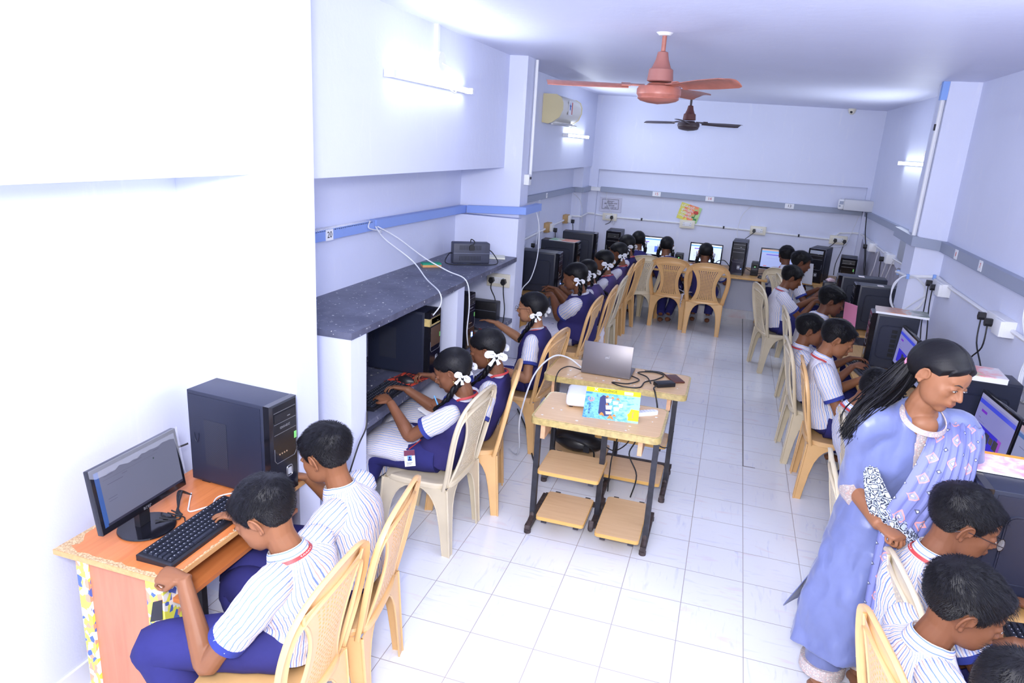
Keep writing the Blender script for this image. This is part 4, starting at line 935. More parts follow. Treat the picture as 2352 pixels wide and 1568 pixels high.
S_bluep = screen_mat('form_page_screen', (.30, .36, .68), 1.2, [(0, .93, 1, 1, (.45, .3, .25)), (0, .83, 1, .90, (.10, .35, .75)), (.15, .68, .55, .73, (.10, .06, .55)), (.15, .5, .55, .51, (.2, .25, .5)), (.1, .04, .2, .08, (.5, .1, .1))])
S_dark = screen_mat('dark_screen', (.045, .03, .05), .8, [(.0, .9, 1, .93, (.02, .03, .12)), (.1, .5, .3, .52, (.1, .02, .02)), (.1, .75, .5, .8, (.03, .03, .09))])
def key_mat():
    return mat('key_plastic', (.015, .018, .03), .4)
def keyboard(loc, yaw, label, m=None, w_=.45, d=.145, n=(21, 6), legend=True):
    t = empty('keyboard', loc, R(yaw), label, 'keyboard', 'keyboards'); m = m or M_black
    b = MB(); b.loft([[(-w_ / 2, -d / 2, 0), (w_ / 2, -d / 2, 0), (w_ / 2, d / 2, 0), (-w_ / 2, d / 2, 0)], [(-w_ / 2, -d / 2, .012), (w_ / 2, -d / 2, .012), (w_ / 2, d / 2, .022), (-w_ / 2, d / 2, .022)], [(-w_ / 2 + .005, -d / 2 + .005, .015), (w_ / 2 - .005, -d / 2 + .005, .015), (w_ / 2 - .005, d / 2 - .005, .025), (-w_ / 2 + .005, d / 2 - .005, .025)]])
    b.build('body', m, t, smooth=0)
    kb = MB(); lg = MB(); rows = 6; px = .0187
    for r_ in range(rows):
        y = -d / 2 + .022 + r_ * .0195 + (.004 if r_ == 5 else 0); z = .0155 + .010 * (y + d / 2) / d
        x = -w_ / 2 + .016; k = 0
        while x < w_ / 2 - .02:
            wk = px
            if r_ == 0 and abs(x + .10) < .012: wk = px * 5.5
            elif r_ in (1, 2) and x < -w_ / 2 + .02: wk = px * 1.7
            if not (r_ > 0 and .082 < x < .092) :
                kb.loft([[(x, y - .008, z), (x + wk - .002, y - .008, z), (x + wk - .002, y + .008, z), (x, y + .008, z)], [(x + .002, y - .006, z + .007), (x + wk - .004, y - .006, z + .007), (x + wk - .004, y + .006, z + .007), (x + .002, y + .006, z + .007)]], cap=(False, True))
                if legend and wk < .03: lg.b2((x + .005, y + .0005, z + .007), (x + .0085, y + .003, z + .0073))
            x += wk + (.006 if 5 < k < 7 and r_ == 5 else 0); k += 1
    kb.build('keys', key_mat(), t, smooth=0)
    if legend: lg.build('key_legends', M_silver if False else mat('key_legend', (.6, .62, .7), .5), t, smooth=0)
    return t
def ups(loc, yaw, label, w_=.28, d=.11, h=.15, m=M_black, led=None):
    t = empty('power_backup', loc, R(yaw), label, 'power backup')
    b = MB(); b.b2((-w_ / 2, -d / 2, 0), (w_ / 2, d / 2, h), bev=.008); c = b.build('casing', m, t)
    for zz in (.04, h - .035):
        b = MB()
        for k in range(15): b.box((-w_ * .32 + k * w_ * .04, -d / 2 - .0005, zz), (.003, .002, .035))
        b.build('vent_slots', M_mesh_dark, c)
    b = MB(); b.box((0, -d / 2 - .0005, h * .5), (w_ * .98, .0015, .0015)); b.build('seam', M_ductg, c)
    if led:
        b = MB(); b.ell((0, -d / 2 - .001, h * .7), (.006, .003, .003), 8); b.build('power_light', M_greenled, c)
    return t
def mouse(loc, yaw, label, m=M_black):
    t = empty('mouse', loc, R(yaw), label, 'mouse')
    b = MB(); rings = []
    for k in range(11):
        a = k / 10; y = -.055 + .11 * a; r_ = max(.02, math.sin(PI * (a * .86 + .07))) ; hh = .036 * math.sin(PI * (a * .7 + .12)) ** .8
        rings.append([(.031 * r_ * math.cos(p), y, hh * max(0, math.sin(p))) for p in np.linspace(0, PI, 10)])
    b.loft(rings, closed=False, cap=(False, False)); b.build('shell', m, t, smooth=60)
    b = MB(); b.cyl((-.003, .03, .028), (.003, .03, .028), .008, 10); b.build('wheel', mat('red_wheel', (.5, .08, .05), .4), t)
    return t
DZ = .7215
# --- near left desk
tower((-1.805, 2.25, DZ), 90 - 4, 'black tower computer on the orange desk, perforated side towards the camera', 'a', .405, .42, .165, text_='GRANDIZ')
KIDS_FIX = None
ups((-1.70, 2.375, DZ), 95, 'small black power backup on the orange desk, just behind the big tower', .14, .05, .22)
monitor((-1.905, 1.815, DZ), 90 + 2, 'glossy black monitor with torn plastic film on the orange desk', S_dim, .405, .238, 8, brand='acer', z=.078)
keyboard((-1.712, 1.865, DZ), 91, 'black wired keyboard lying on the orange desk', n=(21, 6))
def film():
    t = NT('clear_film'); t.set(col=(.9, .92, 1), rough=.12, alpha=.10, spec=.8); return t.m
# clear film left on the monitor rim
mon = [o for o in bpy.data.objects if o.name.startswith('monitor')][0]
b = MB(); T = Matrix.Translation((-.0, 0, .078)) @ Matrix.Rotation(R(-8), 4, 'X') @ Matrix.Diagonal((.952, 1, .908, 1)); b.M = T
rn = random.Random(5); pts = [(-.213 + k * .0213, .262 - .03 - rn.uniform(0, .012)) for k in range(21)]
b.prism([(-.215, .265), (-.215, .235)] + pts[1:-1] + [(.215, .05), (.2175, .05), (.2175, .266)], frame((0, -.0142, 0), (1, 0, 0), (0, 0, 1)), .0006)
b.build('protective_film', film(), mon, smooth=0)
cable([(-1.93, 2.07, DZ + .01), (-1.88, 2.0, DZ + .005), (-1.84, 1.96, DZ + .005), (-1.80, 2.02, DZ + .005), (-1.74, 2.05, DZ + .006), (-1.75, 2.02, DZ + .01), (-1.79, 2.03, DZ + .008), (-1.82, 2.10, DZ + .005), (-1.76, 2.16, DZ + .005), (-1.70, 2.13, DZ + .005)], .0028, M_cordw, 'white wire with a small loop on the orange desk')
for k in range(5):
    rn = random.Random(k + 10)
    cable([(-1.96 + .01 * k, 2.06, DZ + .01), (-1.93 + rn.uniform(-.02, .02), 2.02, DZ + .04), (-1.90 + .02 * rn.random(), 1.95, DZ + .01), (-1.86 + rn.uniform(-.02, .03), 1.90 + rn.uniform(-.03, .03), DZ + .008), (-1.89, 1.84 + .02 * k, DZ + .02)], .003, M_cord, 'black wires tangled behind the near left monitor', group='black wires on the orange desk')
cable([(-1.89, 1.88, DZ + .01), (-1.84, 1.92, DZ + .005), (-1.81, 1.90, DZ + .005), (-1.79, 1.88, DZ + .01)], .0025, M_cord, 'short black keyboard wire on the orange desk')
cable([(-2.02, 2.17, DZ + .17), (-2.08, 2.08, DZ + .13), (-2.03, 2.04, DZ + .02), (-1.98, 2.0, DZ + .04)], .004, M_cord, 'black lead arching from the back of the near tower')
# --- alcoves
tower((-1.87, 3.885, .731), 90, 'tall glossy black tower in the nearer alcove with tan tape on its front', 'm', .41, .42, .18)
tw = [o for o in bpy.data.objects if o.name.startswith('tower_computer')][-1]
b = MB(); b.b2((-.092, -.2125, .325), (.06, -.2095, .372)); b.b2((-.0925, -.2125, .325), (-.0895, -.175, .372)); b.build('packing_tape', M_tape, tw)
b = MB(); b.b2((-.07, -.2118, .19), (.07, -.2105, .315)); b.build('brown_front_sheet', mat('brown_gloss', (.12, .07, .04), .15), tw)
monitor((-1.98, 3.35, .731), 88, 'black monitor mostly hidden behind the alcove partition', S_dim, .42, .26, 3, 'foot', z=.07)
keyboard((-1.765, 3.37, .731), 90, 'black keyboard under the hands of the girl with an identity card', w_=.43)
t = empty('mouse_mat', (-1.76, 3.70, .731), R(80), 'red and black patterned mouse mat on the nearer stone worktop', 'mouse mat')
def padmat():
    q = NT('red_black_print'); c = q.coord(); n = q.noise(q.mapv(c, (1, 3, 1)), 14, 3, .6, 1.2); q.set(col=q.mix(q.ramp(n, [(.45, 0), (.52, 1)]), (.02, .015, .02), (.75, .07, .03)), rough=.7); return q.m
b = MB(); b.b2((-.11, -.09, 0), (.11, .09, .004)); b.build('mat', padmat(), t)
mouse((-1.745, 3.66, .735), 85, 'black mouse with a red wheel under a girl\'s hand on the red mat')
tower((-1.865, 4.53, .731), 90, 'narrow black tower in the farther alcove with blue glowing button', 'm', .39, .40, .16, led='btn', text_='GRANDIZ')
ups((-1.87, 5.40, .731), 0, 'black power backup box on the farther alcove worktop below the switch plate', .24, .11, .15)
mouse((-1.79, 4.93, .737), 88, 'dark mouse under the hand of the girl in spectacles')
t = empty('mouse_mat', (-1.77, 4.93, .731), R(86), 'dark red mouse mat edge showing under a mouse in the farther alcove', 'mouse mat')
b = MB(); b.b2((-.11, -.09, 0), (.11, .09, .004)); b.build('mat', padmat(), t)
monitor((-2.05, 5.1, .731), 90, 'dark monitor edge beyond the tower in the farther alcove', S_dark, .4, .26, 3, 'foot', z=.09)
u = ups((-1.88, 5.03, 1.251), 33, 'charcoal power backup box on the stone shelf with its lead looped over the top', .285, .10, .155, mat('charcoal_plastic', (.05, .055, .085), .5))
b = MB(); b.tube([(0, 0, .155), (.0, -.02, .18), (.02, -.05, .165), (.0, -.058, .13)], .004, 7, 5); b.loft([[(x - .0, y - .062, z) for x, z in ((-.018, .10), (.018, .10), (.022, .125), (.008, .145), (-.01, .145), (-.02, .125))] for y in (0, .012)]); b.build('plug', M_cord, u)
b = MB(); b.tube([(-.14, 0, .07), (-.17, -.03, .07), (-.21, -.09, .02), (-.16, -.12, .004), (.0, -.12, .004), (.15, -.12, .004), (.20, -.08, .02), (.17, -.02, .08), (.14, 0, .1)], .004, 7, 6); b.build('lead', M_cord, u)
t = empty('duster', (-2.05, 4.68, 1.251), R(40), 'green topped wooden board duster on the stone shelf', 'duster'); b = MB(); b.b2((-.07, -.03, 0), (.07, .03, .018)); b.build('wooden_back', M_band, t); b = MB(); b.b2((-.07, -.03, .018), (.07, .03, .03)); b.build('felt', mat('green_felt', (.02, .35, .2), .95), t)
t = empty('folded_paper', (-1.80, 5.36, 1.251), R(20), 'crumpled white papers on the shelf behind the power backup box', 'paper'); b = MB(); b.b2((-.09, -.07, 0), (.09, .07, .012)); b.build('sheets', mat('cream_paper', (.8, .8, .68), .8), t)
t = empty('notebook', (-1.44, 3.49, .635), R(70), 'open white exercise book with a blue edge on the second alcove girl\'s lap', 'notebook')
b = MB(); b.M = Matrix.Rotation(R(14), 4, 'X'); b.b2((-.085, -.11, 0), (.085, .11, .010)); b.build('pages', M_paper, t)
b = MB(); b.M = Matrix.Rotation(R(14), 4, 'X'); b.b2((.03, -.11, .0101), (.085, .11, .0112)); b.build('blue_panel', mat('sky_print', (.08, .35, .8), .5), t)
cable([(-1.43, 3.43, .70), (-1.47, 3.45, .76)], .0045, mat('pen_blue', (.05, .35, .85), .3), 'bright blue pen held over the exercise book', 'pen')
# --- far left desk
tower((-1.775, 6.80, .72), 92, 'black tower nearest the left column on the long left desk', 's', .405, .40, .20, led='blue')
tower((-1.80, 7.72, .72), 92, 'black tower with a magazine on top on the long left desk', 's', .405, .42, .20, led='blue')
tower((-1.77, 8.62, .72), 94, 'large black tower at the far end of the long left desk', 's', .41, .42, .20, led='green')
monitor((-1.93, 6.35, .72), 84, 'dark monitor beside the left column, a white cable across it', S_dark, .42, .27, 4, 'foot')
keyboard((-1.72, 6.28, .72), 90, 'black keyboard under the largest girl\'s hands', legend=False)
keyboard((-1.70, 7.32, .72), 90, 'dark keyboard on the long left desk between the first two towers', legend=False)
keyboard((-1.70, 8.15, .72), 90, 'dark keyboard on the long left desk between the last two towers', legend=False)
monitor((-1.93, 7.25, .72), 88, 'monitor hidden behind the first far left tower', S_dark, .42, .27, 4, 'foot')
def magazine(loc, yaw, w_, d, label, stops, th=.006, cat='magazine', pages=None):
    t = empty('magazine', loc, R(yaw), label, cat); q = NT('printed_cover'); c = q.coord(); s = q.sep(c); n = q.noise(c, 16, 4, .6, .5)
    q.set(col=q.ramp(q.math('ADD', q.math('MULTIPLY', q.math('ADD', s[0], w_ / 2), 1 / w_ * .8), q.math('MULTIPLY', q.math('SUBTRACT', n, .35), .9)), stops), rough=.3)
    b = MB(); b.b2((-w_ / 2, -d / 2, 0), (w_ / 2, d / 2, th * .85)); b.build('pages', M_paper, t, smooth=0)
    b = MB(); b.b2((-w_ / 2 - .001, -d / 2 - .001, th * .86), (w_ / 2 + .001, d / 2 + .001, th)); b.build('cover', q.m, t, smooth=0)
    return t
magazine((-1.76, 7.70, 1.126), -4, .30, .20, 'green and orange magazine lying on the second far left tower', [(.2, (.2, .5, .25)), (.4, (.6, .7, .55)), (.55, (.75, .2, .08)), (.8, (.85, .3, .15))])
# --- back desk
tower((-1.44, 9.25, .72), 2, 'black tower in the left back corner under the notice', 's', .40, .40, .19)
monitor((-.98, 9.52, .72), 0, 'bright monitor at the back desk, left, partly behind two girls', S_page, .42, .26, 3, 'foot')
monitor((-.27, 9.33, .72), -2, 'bright monitor at the back desk behind the girl on the right', S_page, .41, .255, 3, 'foot')
monitor((.60, 9.42, .72), -2, 'lit monitor at the back desk left of the rearmost boy', S_bluep, .41, .26, 3, 'foot')
tower((.14, 9.30, .72), -4, 'tall black tower with a blue light standing alone on the back desk', 's', .41, .40, .175, led='blue')
tw = [o for o in bpy.data.objects if o.name.startswith('tower_computer')][-1]
b = MB(); b.b2((-.06, -.2015, .0), (.07, -.2005, .20)); b.build('torn_film', mat('wrinkled_film', (.03, .03, .05), .08), tw)
ups((.35, 9.28, .72), -3, 'small upright black backup unit right of the lone tower', .09, .2, .16, led=True)
ups((-.60, 9.45, .72), 0, 'small upright black backup unit between the two centred girls', .10, .2, .15, led=True)
cable([(.05, 9.3, .78), (-.03, 9.28, .86), (-.12, 9.3, .83), (-.13, 9.35, .74)], .005, M_cord, 'black lead arching left of the lone back tower')
cable([(.22, 9.3, .80), (.30, 9.28, .76), (.36, 9.25, .74), (.45, 9.3, .74)], .004, M_cord, 'black wire on the back desk by the small backup unit')
mouse((.42, 9.05, .72), 20, 'black mouse at the right end of the back desk')
t = empty('red_box', (-.02, 9.13, .72), label='small orange-red box at the foot of the lone tower', cat='box'); b = MB(); b.b2((-.02, -.015, 0), (.02, .015, .03)); b.build('box', mat('orange_red', (.75, .12, .04), .5), t)
t = empty('folder', (-.98, 8.97, .72), label='open pale folder leaning at the left end of the back desk', cat='folder') if False else None
# --- right side
t8 = tower((1.08, 9.33, .72), -18, 'black tower with a missing top drive cover in the right back corner', 's', .41, .40, .19)
b = MB(); b.box((0, -.203, .37), (.15, .004, .04)); b.build('exposed_drive_cage', mat('bare_metal', (.45, .5, .6), .35, metal=.6), t8)
tower((1.40, 9.25, .72), -8, 'squat black tower behind the row at the right back corner, green badge', 'a', .34, .34, .18)
tower((1.24, 7.28, .72), -92 - 0, 'dark tower beyond the column, farther of two with white stickers on top', 's', .405, .42, .18, sticker=True)
tower((1.33, 6.83, .72), -92, 'dark tower beyond the column, nearer of two with white stickers on top', 's', .405, .42, .18, sticker=True)
tower((1.22, 5.60, .72), -95, 'dark tower with a magazine stack on top, right of the boy with a tie', 'v', .405, .31, .18)
magazine((1.26, 5.60, 1.127), 172, .34, .21, 'orange patterned magazines stacked on the dark right tower', [(.2, (.25, .3, .25)), (.4, (.7, .7, .65)), (.55, (.75, .3, .12)), (.8, (.5, .35, .3))], .018)
monitor((1.245, 5.22, .72), -89, 'lit monitor beside the magazine tower, seen at an angle', S_page2, .44, .29, 4, 'foot')
monitor((1.27, 4.76, .72), -88, 'lit monitor just right of it, half hidden by the teacher\'s hair', S_page3, .44, .29, 4, 'foot')
monitor((1.41, 6.62, .72), -110, 'small dark monitor turned away beside the column', S_dark, .36, .24, 4, 'foot')
tower((1.33, 4.12, .72), -92, 'black tower topped with books behind the teacher\'s face', 's', .405, .40, .19)
magazine((1.30, 4.10, 1.126), 176, .30, .21, 'white and pink books on the tower behind the teacher', [(.2, (.85, .8, .82)), (.45, (.85, .3, .3)), (.6, (.5, .75, .4)), (.8, (.85, .3, .35))], .03, 'book')
t = empty('pink_package', (1.21, 4.12, 1.157), R(10), 'red and white packet standing on the books behind the teacher', 'packet'); b = MB(); b.b2((-.03, -.02, 0), (.03, .02, .04)); b.build('packet', mat('red_packet', (.75, .12, .15), .4), t)
monitor((1.345, 3.77, .72), -86, 'large lit monitor with violet page beside the teacher\'s shoulder', S_page2, .44, .30, 5, 'foot')
monitor((1.375, 3.32, .72), -86, 'lit monitor at the right picture edge with a picture grid', S_page3, .44, .30, 5, 'foot')
tower((1.155, 2.64, .72), -90, 'big black tower at the right edge with a blue light and white sticker', 's', .42, .45, .19, led='blue', sticker=True)
t = magazine((1.17, 2.78, 1.142), 178, .50, .20, 'open comic magazine with orange border on the big right tower', [(.2, (.85, .8, .85)), (.4, (.3, .25, .3)), (.55, (.75, .35, .45)), (.7, (.85, .83, .88)), (.9, (.7, .4, .5))], .008)
b = MB(); b.b2((-.25, -.10, .0082), (.25, -.075, .0088)); b.build('orange_border', mat('orange_print', (.9, .35, .03), .5), t)
tower((1.37, 2.88, .72), -92, 'dark tower lying behind the big right tower', 's', .40, .40, .17)
keyboard((1.05, 5.36, .72), -80, 'grey keyboard on the honey wooden desk at right', mat('grey_key_base', (.06, .065, .09), .45))
keyboard((1.10, 2.2, .72), -88, 'black keyboard at the lower right in front of the leaning boys')
t = empty('ruler', (1.13, 4.98, .721), R(-20), 'flat black strip lying on the honey wooden desk', 'strip'); b = MB(); b.b2((-.12, -.012, 0), (.12, .012, .006)); b.build('strip', M_black, t)
for k in range(4):
    rn = random.Random(k + 40)
    cable([(1.08 + rn.uniform(-.05, .05), 4.95 - .03 * k, .725), (1.12 + rn.uniform(-.06, .06), 4.87, .74), (1.2, 4.9 + rn.uniform(-.08, .08), .726), (1.16, 4.80, .73)], .003, M_cordw, 'tangled white wires on the honey desk before the bent head', group='white wires on the honey desk')
def leaning_card(loc, yaw, w_, h, tilt, m, label, name='booklet'):
    t = empty(name, loc, R(yaw), label, 'booklet'); b = MB(); b.M = Matrix.Rotation(R(tilt), 4, 'X'); b.b2((-w_ / 2, -.003, 0), (w_ / 2, .003, h)); b.build('cover', m, t); return t
leaning_card((1.10, 6.60, .72), -60, .16, .26, 5, mat('pink_cover', (.80, .28, .45), .5), 'pink booklet standing between the right towers')
leaning_card((.93, 9.02, .72), -30, .18, .26, 12, mat('pale_cover', (.65, .66, .75), .5), 'orange edged booklet propped beside the open tower in the corner')
b = MB()
ups((1.02, 7.62, .72), -90, 'small black backup unit with crumpled wrapper in front of the far right towers', .12, .12, .27)
t = empty('crumpled_wrapper', (1.02, 7.62, .99), label='crumpled clear wrapper with red print on the small backup unit', cat='wrapper'); b = MB(); rn = random.Random(9)
b.ell((0, 0, .018), (.045, .045, .018), 12); b.v = [(x + rn.uniform(-.008, .008), y + rn.uniform(-.008, .008), max(0, z + rn.uniform(-.006, .008))) for x, y, z in b.v]; b.build('wrapper', mat('wrapper_foil', (.6, .45, .5), .3), t, smooth=0)

# --- on the centre desks
def laptop():
    t = empty('laptop', (-.665, 4.43, .701), R(-1.0), 'silver grey laptop opened away from the camera on the farther small desk', 'laptop')
    M_al = mat('laptop_grey', (.17, .155, .165), .35, metal=.35)
    b = MB(); b.b2((-.165, .0, .004), (.165, .225, .018), bev=.003); b.build('base', M_al, t)
    T = Matrix.Translation((0, .0, .016)) @ Matrix.Rotation(R(-12), 4, 'X')
    b = MB(); b.M = T; b.b2((-.165, -.004, 0), (.165, .003, .205), bev=.002); ld = b.build('lid', M_al, t)
    b = MB(); b.M = T; b.tube([(.016 * math.cos(a), -.0045, .11 + .016 * math.sin(a)) for a in np.linspace(0, 2 * PI, 25)], .0009, 6); b.build('logo_ring', M_silver, ld)
    text('DELL', .011, M_silver, ld, T @ frame((0, -.0045, .11), (1, 0, 0), (0, 0, 1)), 'lettering')
    b = MB(); b.M = T; b.b2((-.155, .0031, .012), (.155, .0036, .196)); b.build('screen', S_dim, ld)
    b = MB(); b.b2((-.14, .04, .018), (.14, .13, .0195)); b.build('keys', M_black, t)
laptop()
cable([(-.83, 4.49, .712), (-.93, 4.47, .78), (-1.02, 4.38, .80), (-1.10, 4.22, .70), (-1.14, 4.10, .45), (-1.16, 4.2, .2), (-1.22, 4.35, .06), (-1.32, 4.5, .02)], .0055, M_cordw, 'thick white cable arching from the laptop down to the floor')
cable([(-.83, 4.46, .712), (-.92, 4.40, .74), (-.96, 4.27, .70), (-.95, 4.26, .45), (-.93, 4.2, .25), (-.8, 4.15, .15), (-.7, 4.2, .2)], .004, M_cord, 'thin black wire from the laptop hanging over the far desk edge')
cable([(-.50, 4.50, .71), (-.44, 4.44, .708), (-.50, 4.34, .706), (-.60, 4.32, .706), (-.52, 4.27, .706), (-.42, 4.30, .706), (-.40, 4.42, .708), (-.34, 4.50, .708), (-.30, 4.62, .708), (-.38, 4.66, .708), (-.47, 4.60, .708), (-.40, 4.52, .712), (-.36, 4.40, .712)], .0042, M_cord, 'looped black charger cable beside the laptop')
cable([(-.43, 4.66, .708), (-.33, 4.68, .708), (-.27, 4.60, .708), (-.23, 4.52, .708)], .004, M_cord, 'black cable running to the wallet phone')
t = empty('charger', (-.275, 4.42, .701), R(35), 'black laptop charger brick near the desk corner', 'charger'); b = MB(); b.b2((-.065, -.032, 0), (.065, .032, .028), bev=.005); b.build('brick', M_black, t)
cable([(-.31, 4.37, .715), (-.33, 4.31, .715), (-.315, 4.26, .70), (-.29, 4.24, .62), (-.28, 4.28, .5)], .005, M_cord, 'black mains lead hanging from the charger over the desk edge')
t = empty('phone_case', (-.222, 4.585, .701), R(-62), 'brown leather phone wallet on the farther small desk', 'phone case'); b = MB(); b.b2((-.075, -.04, 0), (.075, .04, .012), bev=.004); b.build('cover', mat('brown_leather', (.10, .03, .02), .4, bump=.3, bs=300), t)
t = empty('remote_control', (-.33, 3.855, .701), R(35), 'white remote control right of the ship book', 'remote control')
b = MB(); b.loft([[(x, y * w2, z) for y, z in ((-1, 0), (1, 0), (1, .014), (.8, .02), (-.8, .02), (-1, .014))] for x, w2 in ((-.085, .02), (-.06, .025), (.04, .025), (.075, .018), (.082, .01))]); b.build('body', M_white, t)
b = MB(); b.b2((-.07, -.016, .02), (-.045, .016, .0212)); b.build('display', M_black, t)
b = MB(); [b.b2((-.03 + i * .02, -.015 + j * .012, .02), (-.018 + i * .02, -.007 + j * .012, .0215)) for i in range(5) for j in range(3)]; b.build('buttons', mat('pale_button2', (.55, .58, .68), .5), t)
t = empty('projector', (-.70, 3.86, .701), R(8), 'white projector with vents half hidden behind the ship book', 'projector')
b = MB(); b.b2((-.09, -.09, .008), (.20, .10, .085), bev=.02); b.build('casing', M_white, t)
b = MB()
for i in range(5):
    for j in range(4): b.b2((-.0915, -.05 + i * .022, .022 + j * .014), (-.0895, -.04 + i * .022, .03 + j * .014))
b.build('vent_holes', M_mesh_dark, t)
b = MB(); [b.cyl((x, y, 0), (x, y, .01), .012, 10) for x, y in ((-.06, -.06), (.17, -.06), (-.06, .07), (.17, .07))]; b.build('feet', M_black, t)
def ship_book():
    t = empty('ship_book', (-.50, 3.675, .7015), R(6), 'yellow and blue exercise book with a sailing ship, leaning on the projector', 'book')
    T0 = Matrix.Rotation(R(-52), 4, 'X'); w_, h = .31, .205
    b = MB(); b.M = T0; b.b2((-w_ / 2, 0, .0), (w_ / 2, .006, h)); pg = b.build('pages', M_paper, t, smooth=0)
    T = T0 @ frame((0, -.0008, 0), (1, 0, 0), (0, 0, 1))
    q = NT('painted_sea_cover'); c = q.coord('UV'); n = q.noise(q.mapv(c, (9, 14, 1), rot=(0, 0, .5)), 1.0, 4, .6, .8); s = q.sep(c)
    col = q.ramp(q.math('ADD', n, q.math('MULTIPLY', s[0], .6)), [(.3, (.03, .12, .55)), (.45, (.07, .28, .75)), (.62, (.25, .6, .9)), (.8, (.12, .42, .82)), (1, (.4, .75, .95))])
    q.set(col=col, rough=.25)
    def quad(m, poly, z, nm, par=None):
        b = MB(); b.M = T; b.prism(poly, Matrix.Translation((0, 0, z)), .0004); return b.build(nm, m, par or cv, smooth=0)
    b = MB(); b.M = T; b.add([(-w_ / 2, 0, 0), (w_ / 2, 0, 0), (w_ / 2, h, 0), (-w_ / 2, h, 0), (-w_ / 2, 0, .0008), (w_ / 2, 0, .0008), (w_ / 2, h, .0008), (-w_ / 2, h, .0008)], [(3, 2, 1, 0), (4, 5, 6, 7), (0, 1, 5, 4), (1, 2, 6, 5), (2, 3, 7, 6), (3, 0, 4, 7)], [[(0, 0), (1, 0), (1, .66), (0, .66)]] * 6)
    cv = b.build('cover', q.m, t, smooth=0)
    My = mat('yellow_print', (.85, .75, .02), .35); Mo = mat('orange_print2', (.85, .28, .05), .4); Mw = mat('sail_white', (.85, .88, .95), .4); Mn = mat('hull_navy', (.05, .06, .16), .4)
    quad(My, [(-w_ / 2, h - .032), (w_ / 2, h - .032), (w_ / 2, h), (-w_ / 2, h)], .001, 'yellow_banner')
    text('CELLENCE', .021, mat('dark_olive_print', (.15, .16, .02), .5), cv, T @ Matrix.Translation((-.028, h - .016, .0016)), 'lettering', .0002, bold=.0005); text('X', .026, M_paper, cv, T @ Matrix.Translation((-.10, h - .015, .0016)), 'lettering', .0002, bold=.001)
    quad(M_paper, [(.062, h - .027), (.112, h - .027), (.112, h - .007), (.062, h - .007)], .0014, 'white_tag')
    quad(Mn, [(-.07, .035), (-.04, .02), (.005, .03), (-.03, .15), (-.055, .16), (-.072, .14)], .001, 'hull')
    for (x, y, a_, b_) in ((-.02, .125, .028, .03), (.02, .115, .025, .026), (-.015, .08, .03, .03), (.028, .075, .026, .028), (-.012, .045, .03, .022), (.05, .10, .018, .03)):
        quad(Mw, [(x - a_ / 2, y - b_ / 2), (x + a_ / 2, y - b_ / 2 + .004), (x + a_ / 2 + .003, y + b_ / 2), (x - a_ / 2 - .005, y + b_ / 2 - .002)], .0014, 'sail')
    for (x, y, a_) in ((-.03, .15, .012), (.0, .145, .01), (.03, .14, .012), (-.05, .03, .016), (.0, .015, .02), (.02, .03, .012), (-.028, .10, .008)):
        quad(Mo, [(x - a_, y - a_ * .5), (x, y - a_ * .2), (x + a_, y - a_ * .6), (x + a_ * .4, y + a_ * .6), (x - a_ * .3, y + a_ * .9)], .0018, 'orange_flare')
    b = MB(); b.M = T; b.tube([(-.12 + .015 * math.cos(a), .125 + .015 * math.sin(a), .002) for a in np.linspace(PI * .8, PI * 2.2, 10)], .003, 5); b.tube([(-.12, .105, .002), (-.118, .14, .002)], .0025, 5); b.build('anchor_mark', mat('salmon_print', (.85, .35, .3), .4), cv)
    text('ANCHOR', .017, M_ink, cv, T @ Matrix.Translation((-.124, .06, .002)) @ Matrix.Rotation(-PI / 2, 4, 'Z'), 'lettering', .0002)
    quad(My, [(.095, .012), (.155, .012), (.155, .085), (.11, .088), (.10, .06), (.09, .05), (.098, .03)], .0012, 'yellow_patch')
    text('Pioneer', .013, mat('magenta_print', (.6, .05, .3), .4), cv, T @ Matrix.Translation((.122, .048, .002)) @ Matrix.Rotation(-PI / 2, 4, 'Z'), 'lettering', .0002)
ship_book()
# bag and cables under the centre desks
t = empty('black_bag', (-.82, 4.52, .11), R(-6), 'black laptop bag lying on the low board under the farther small desk', 'bag')
b = MB(); b.ell((0, 0, .075), (.19, .13, .075), 24); b.v = [(x, y, z + .010 * noise.noise(Vector((x * 9, y * 9, z * 9)))) for x, y, z in b.v]; b.build('body', mat('bag_nylon', (.010, .010, .013), .35, bump=.4, bs=120), t)
b = MB(); b.tube([(-.12, -.10, .10), (-.05, -.14, .13), (.06, -.15, .12), (.14, -.12, .07), (.16, -.14, .03)], .012, 8, 5, flat=.4); b.build('strap', M_cord, t)
b = MB(); b.b2((.08, -.14, .05), (.12, -.12, .09)); b.build('buckle', M_black, t)
cable([(-.47, 3.98, .68), (-.48, 3.95, .5), (-.50, 3.92, .35), (-.50, 3.90, .15)], .004, M_cord, 'black wire hanging behind the near desk, left of two')
cable([(-.38, 3.98, .68), (-.37, 3.96, .5), (-.40, 3.94, .40), (-.34, 3.92, .28), (-.36, 3.90, .14)], .0045, M_cord, 'black wire hanging behind the near desk, right of two')
cable([(-.21, 4.2, .62), (-.26, 4.15, .5), (-.25, 4.12, .42), (-.19, 4.15, .40), (-.17, 4.18, .5)], .004, M_cord, 'black wire looping at the right legs of the small desks')
cable([(-.95, 4.2, .02), (-1.1, 4.4, .01), (-1.3, 4.9, .01), (-1.5, 5.3, .01)], .006, M_cord, 'black cable lying on the floor beside the white chair legs')
cable([(-.66, 4.5, .2), (-.55, 4.35, .22), (-.45, 4.2, .35), (-.40, 4.1, .5)], .004, M_cord, 'black wire crossing under the farther small desk')
cable([(-1.645, 2.995, .80), (-1.638, 2.97, .72), (-1.638, 2.90, .66), (-1.642, 2.845, .58), (-1.66, 2.83, .5)], .004, M_cord, 'black wire down the near partition beside the boy in profile')
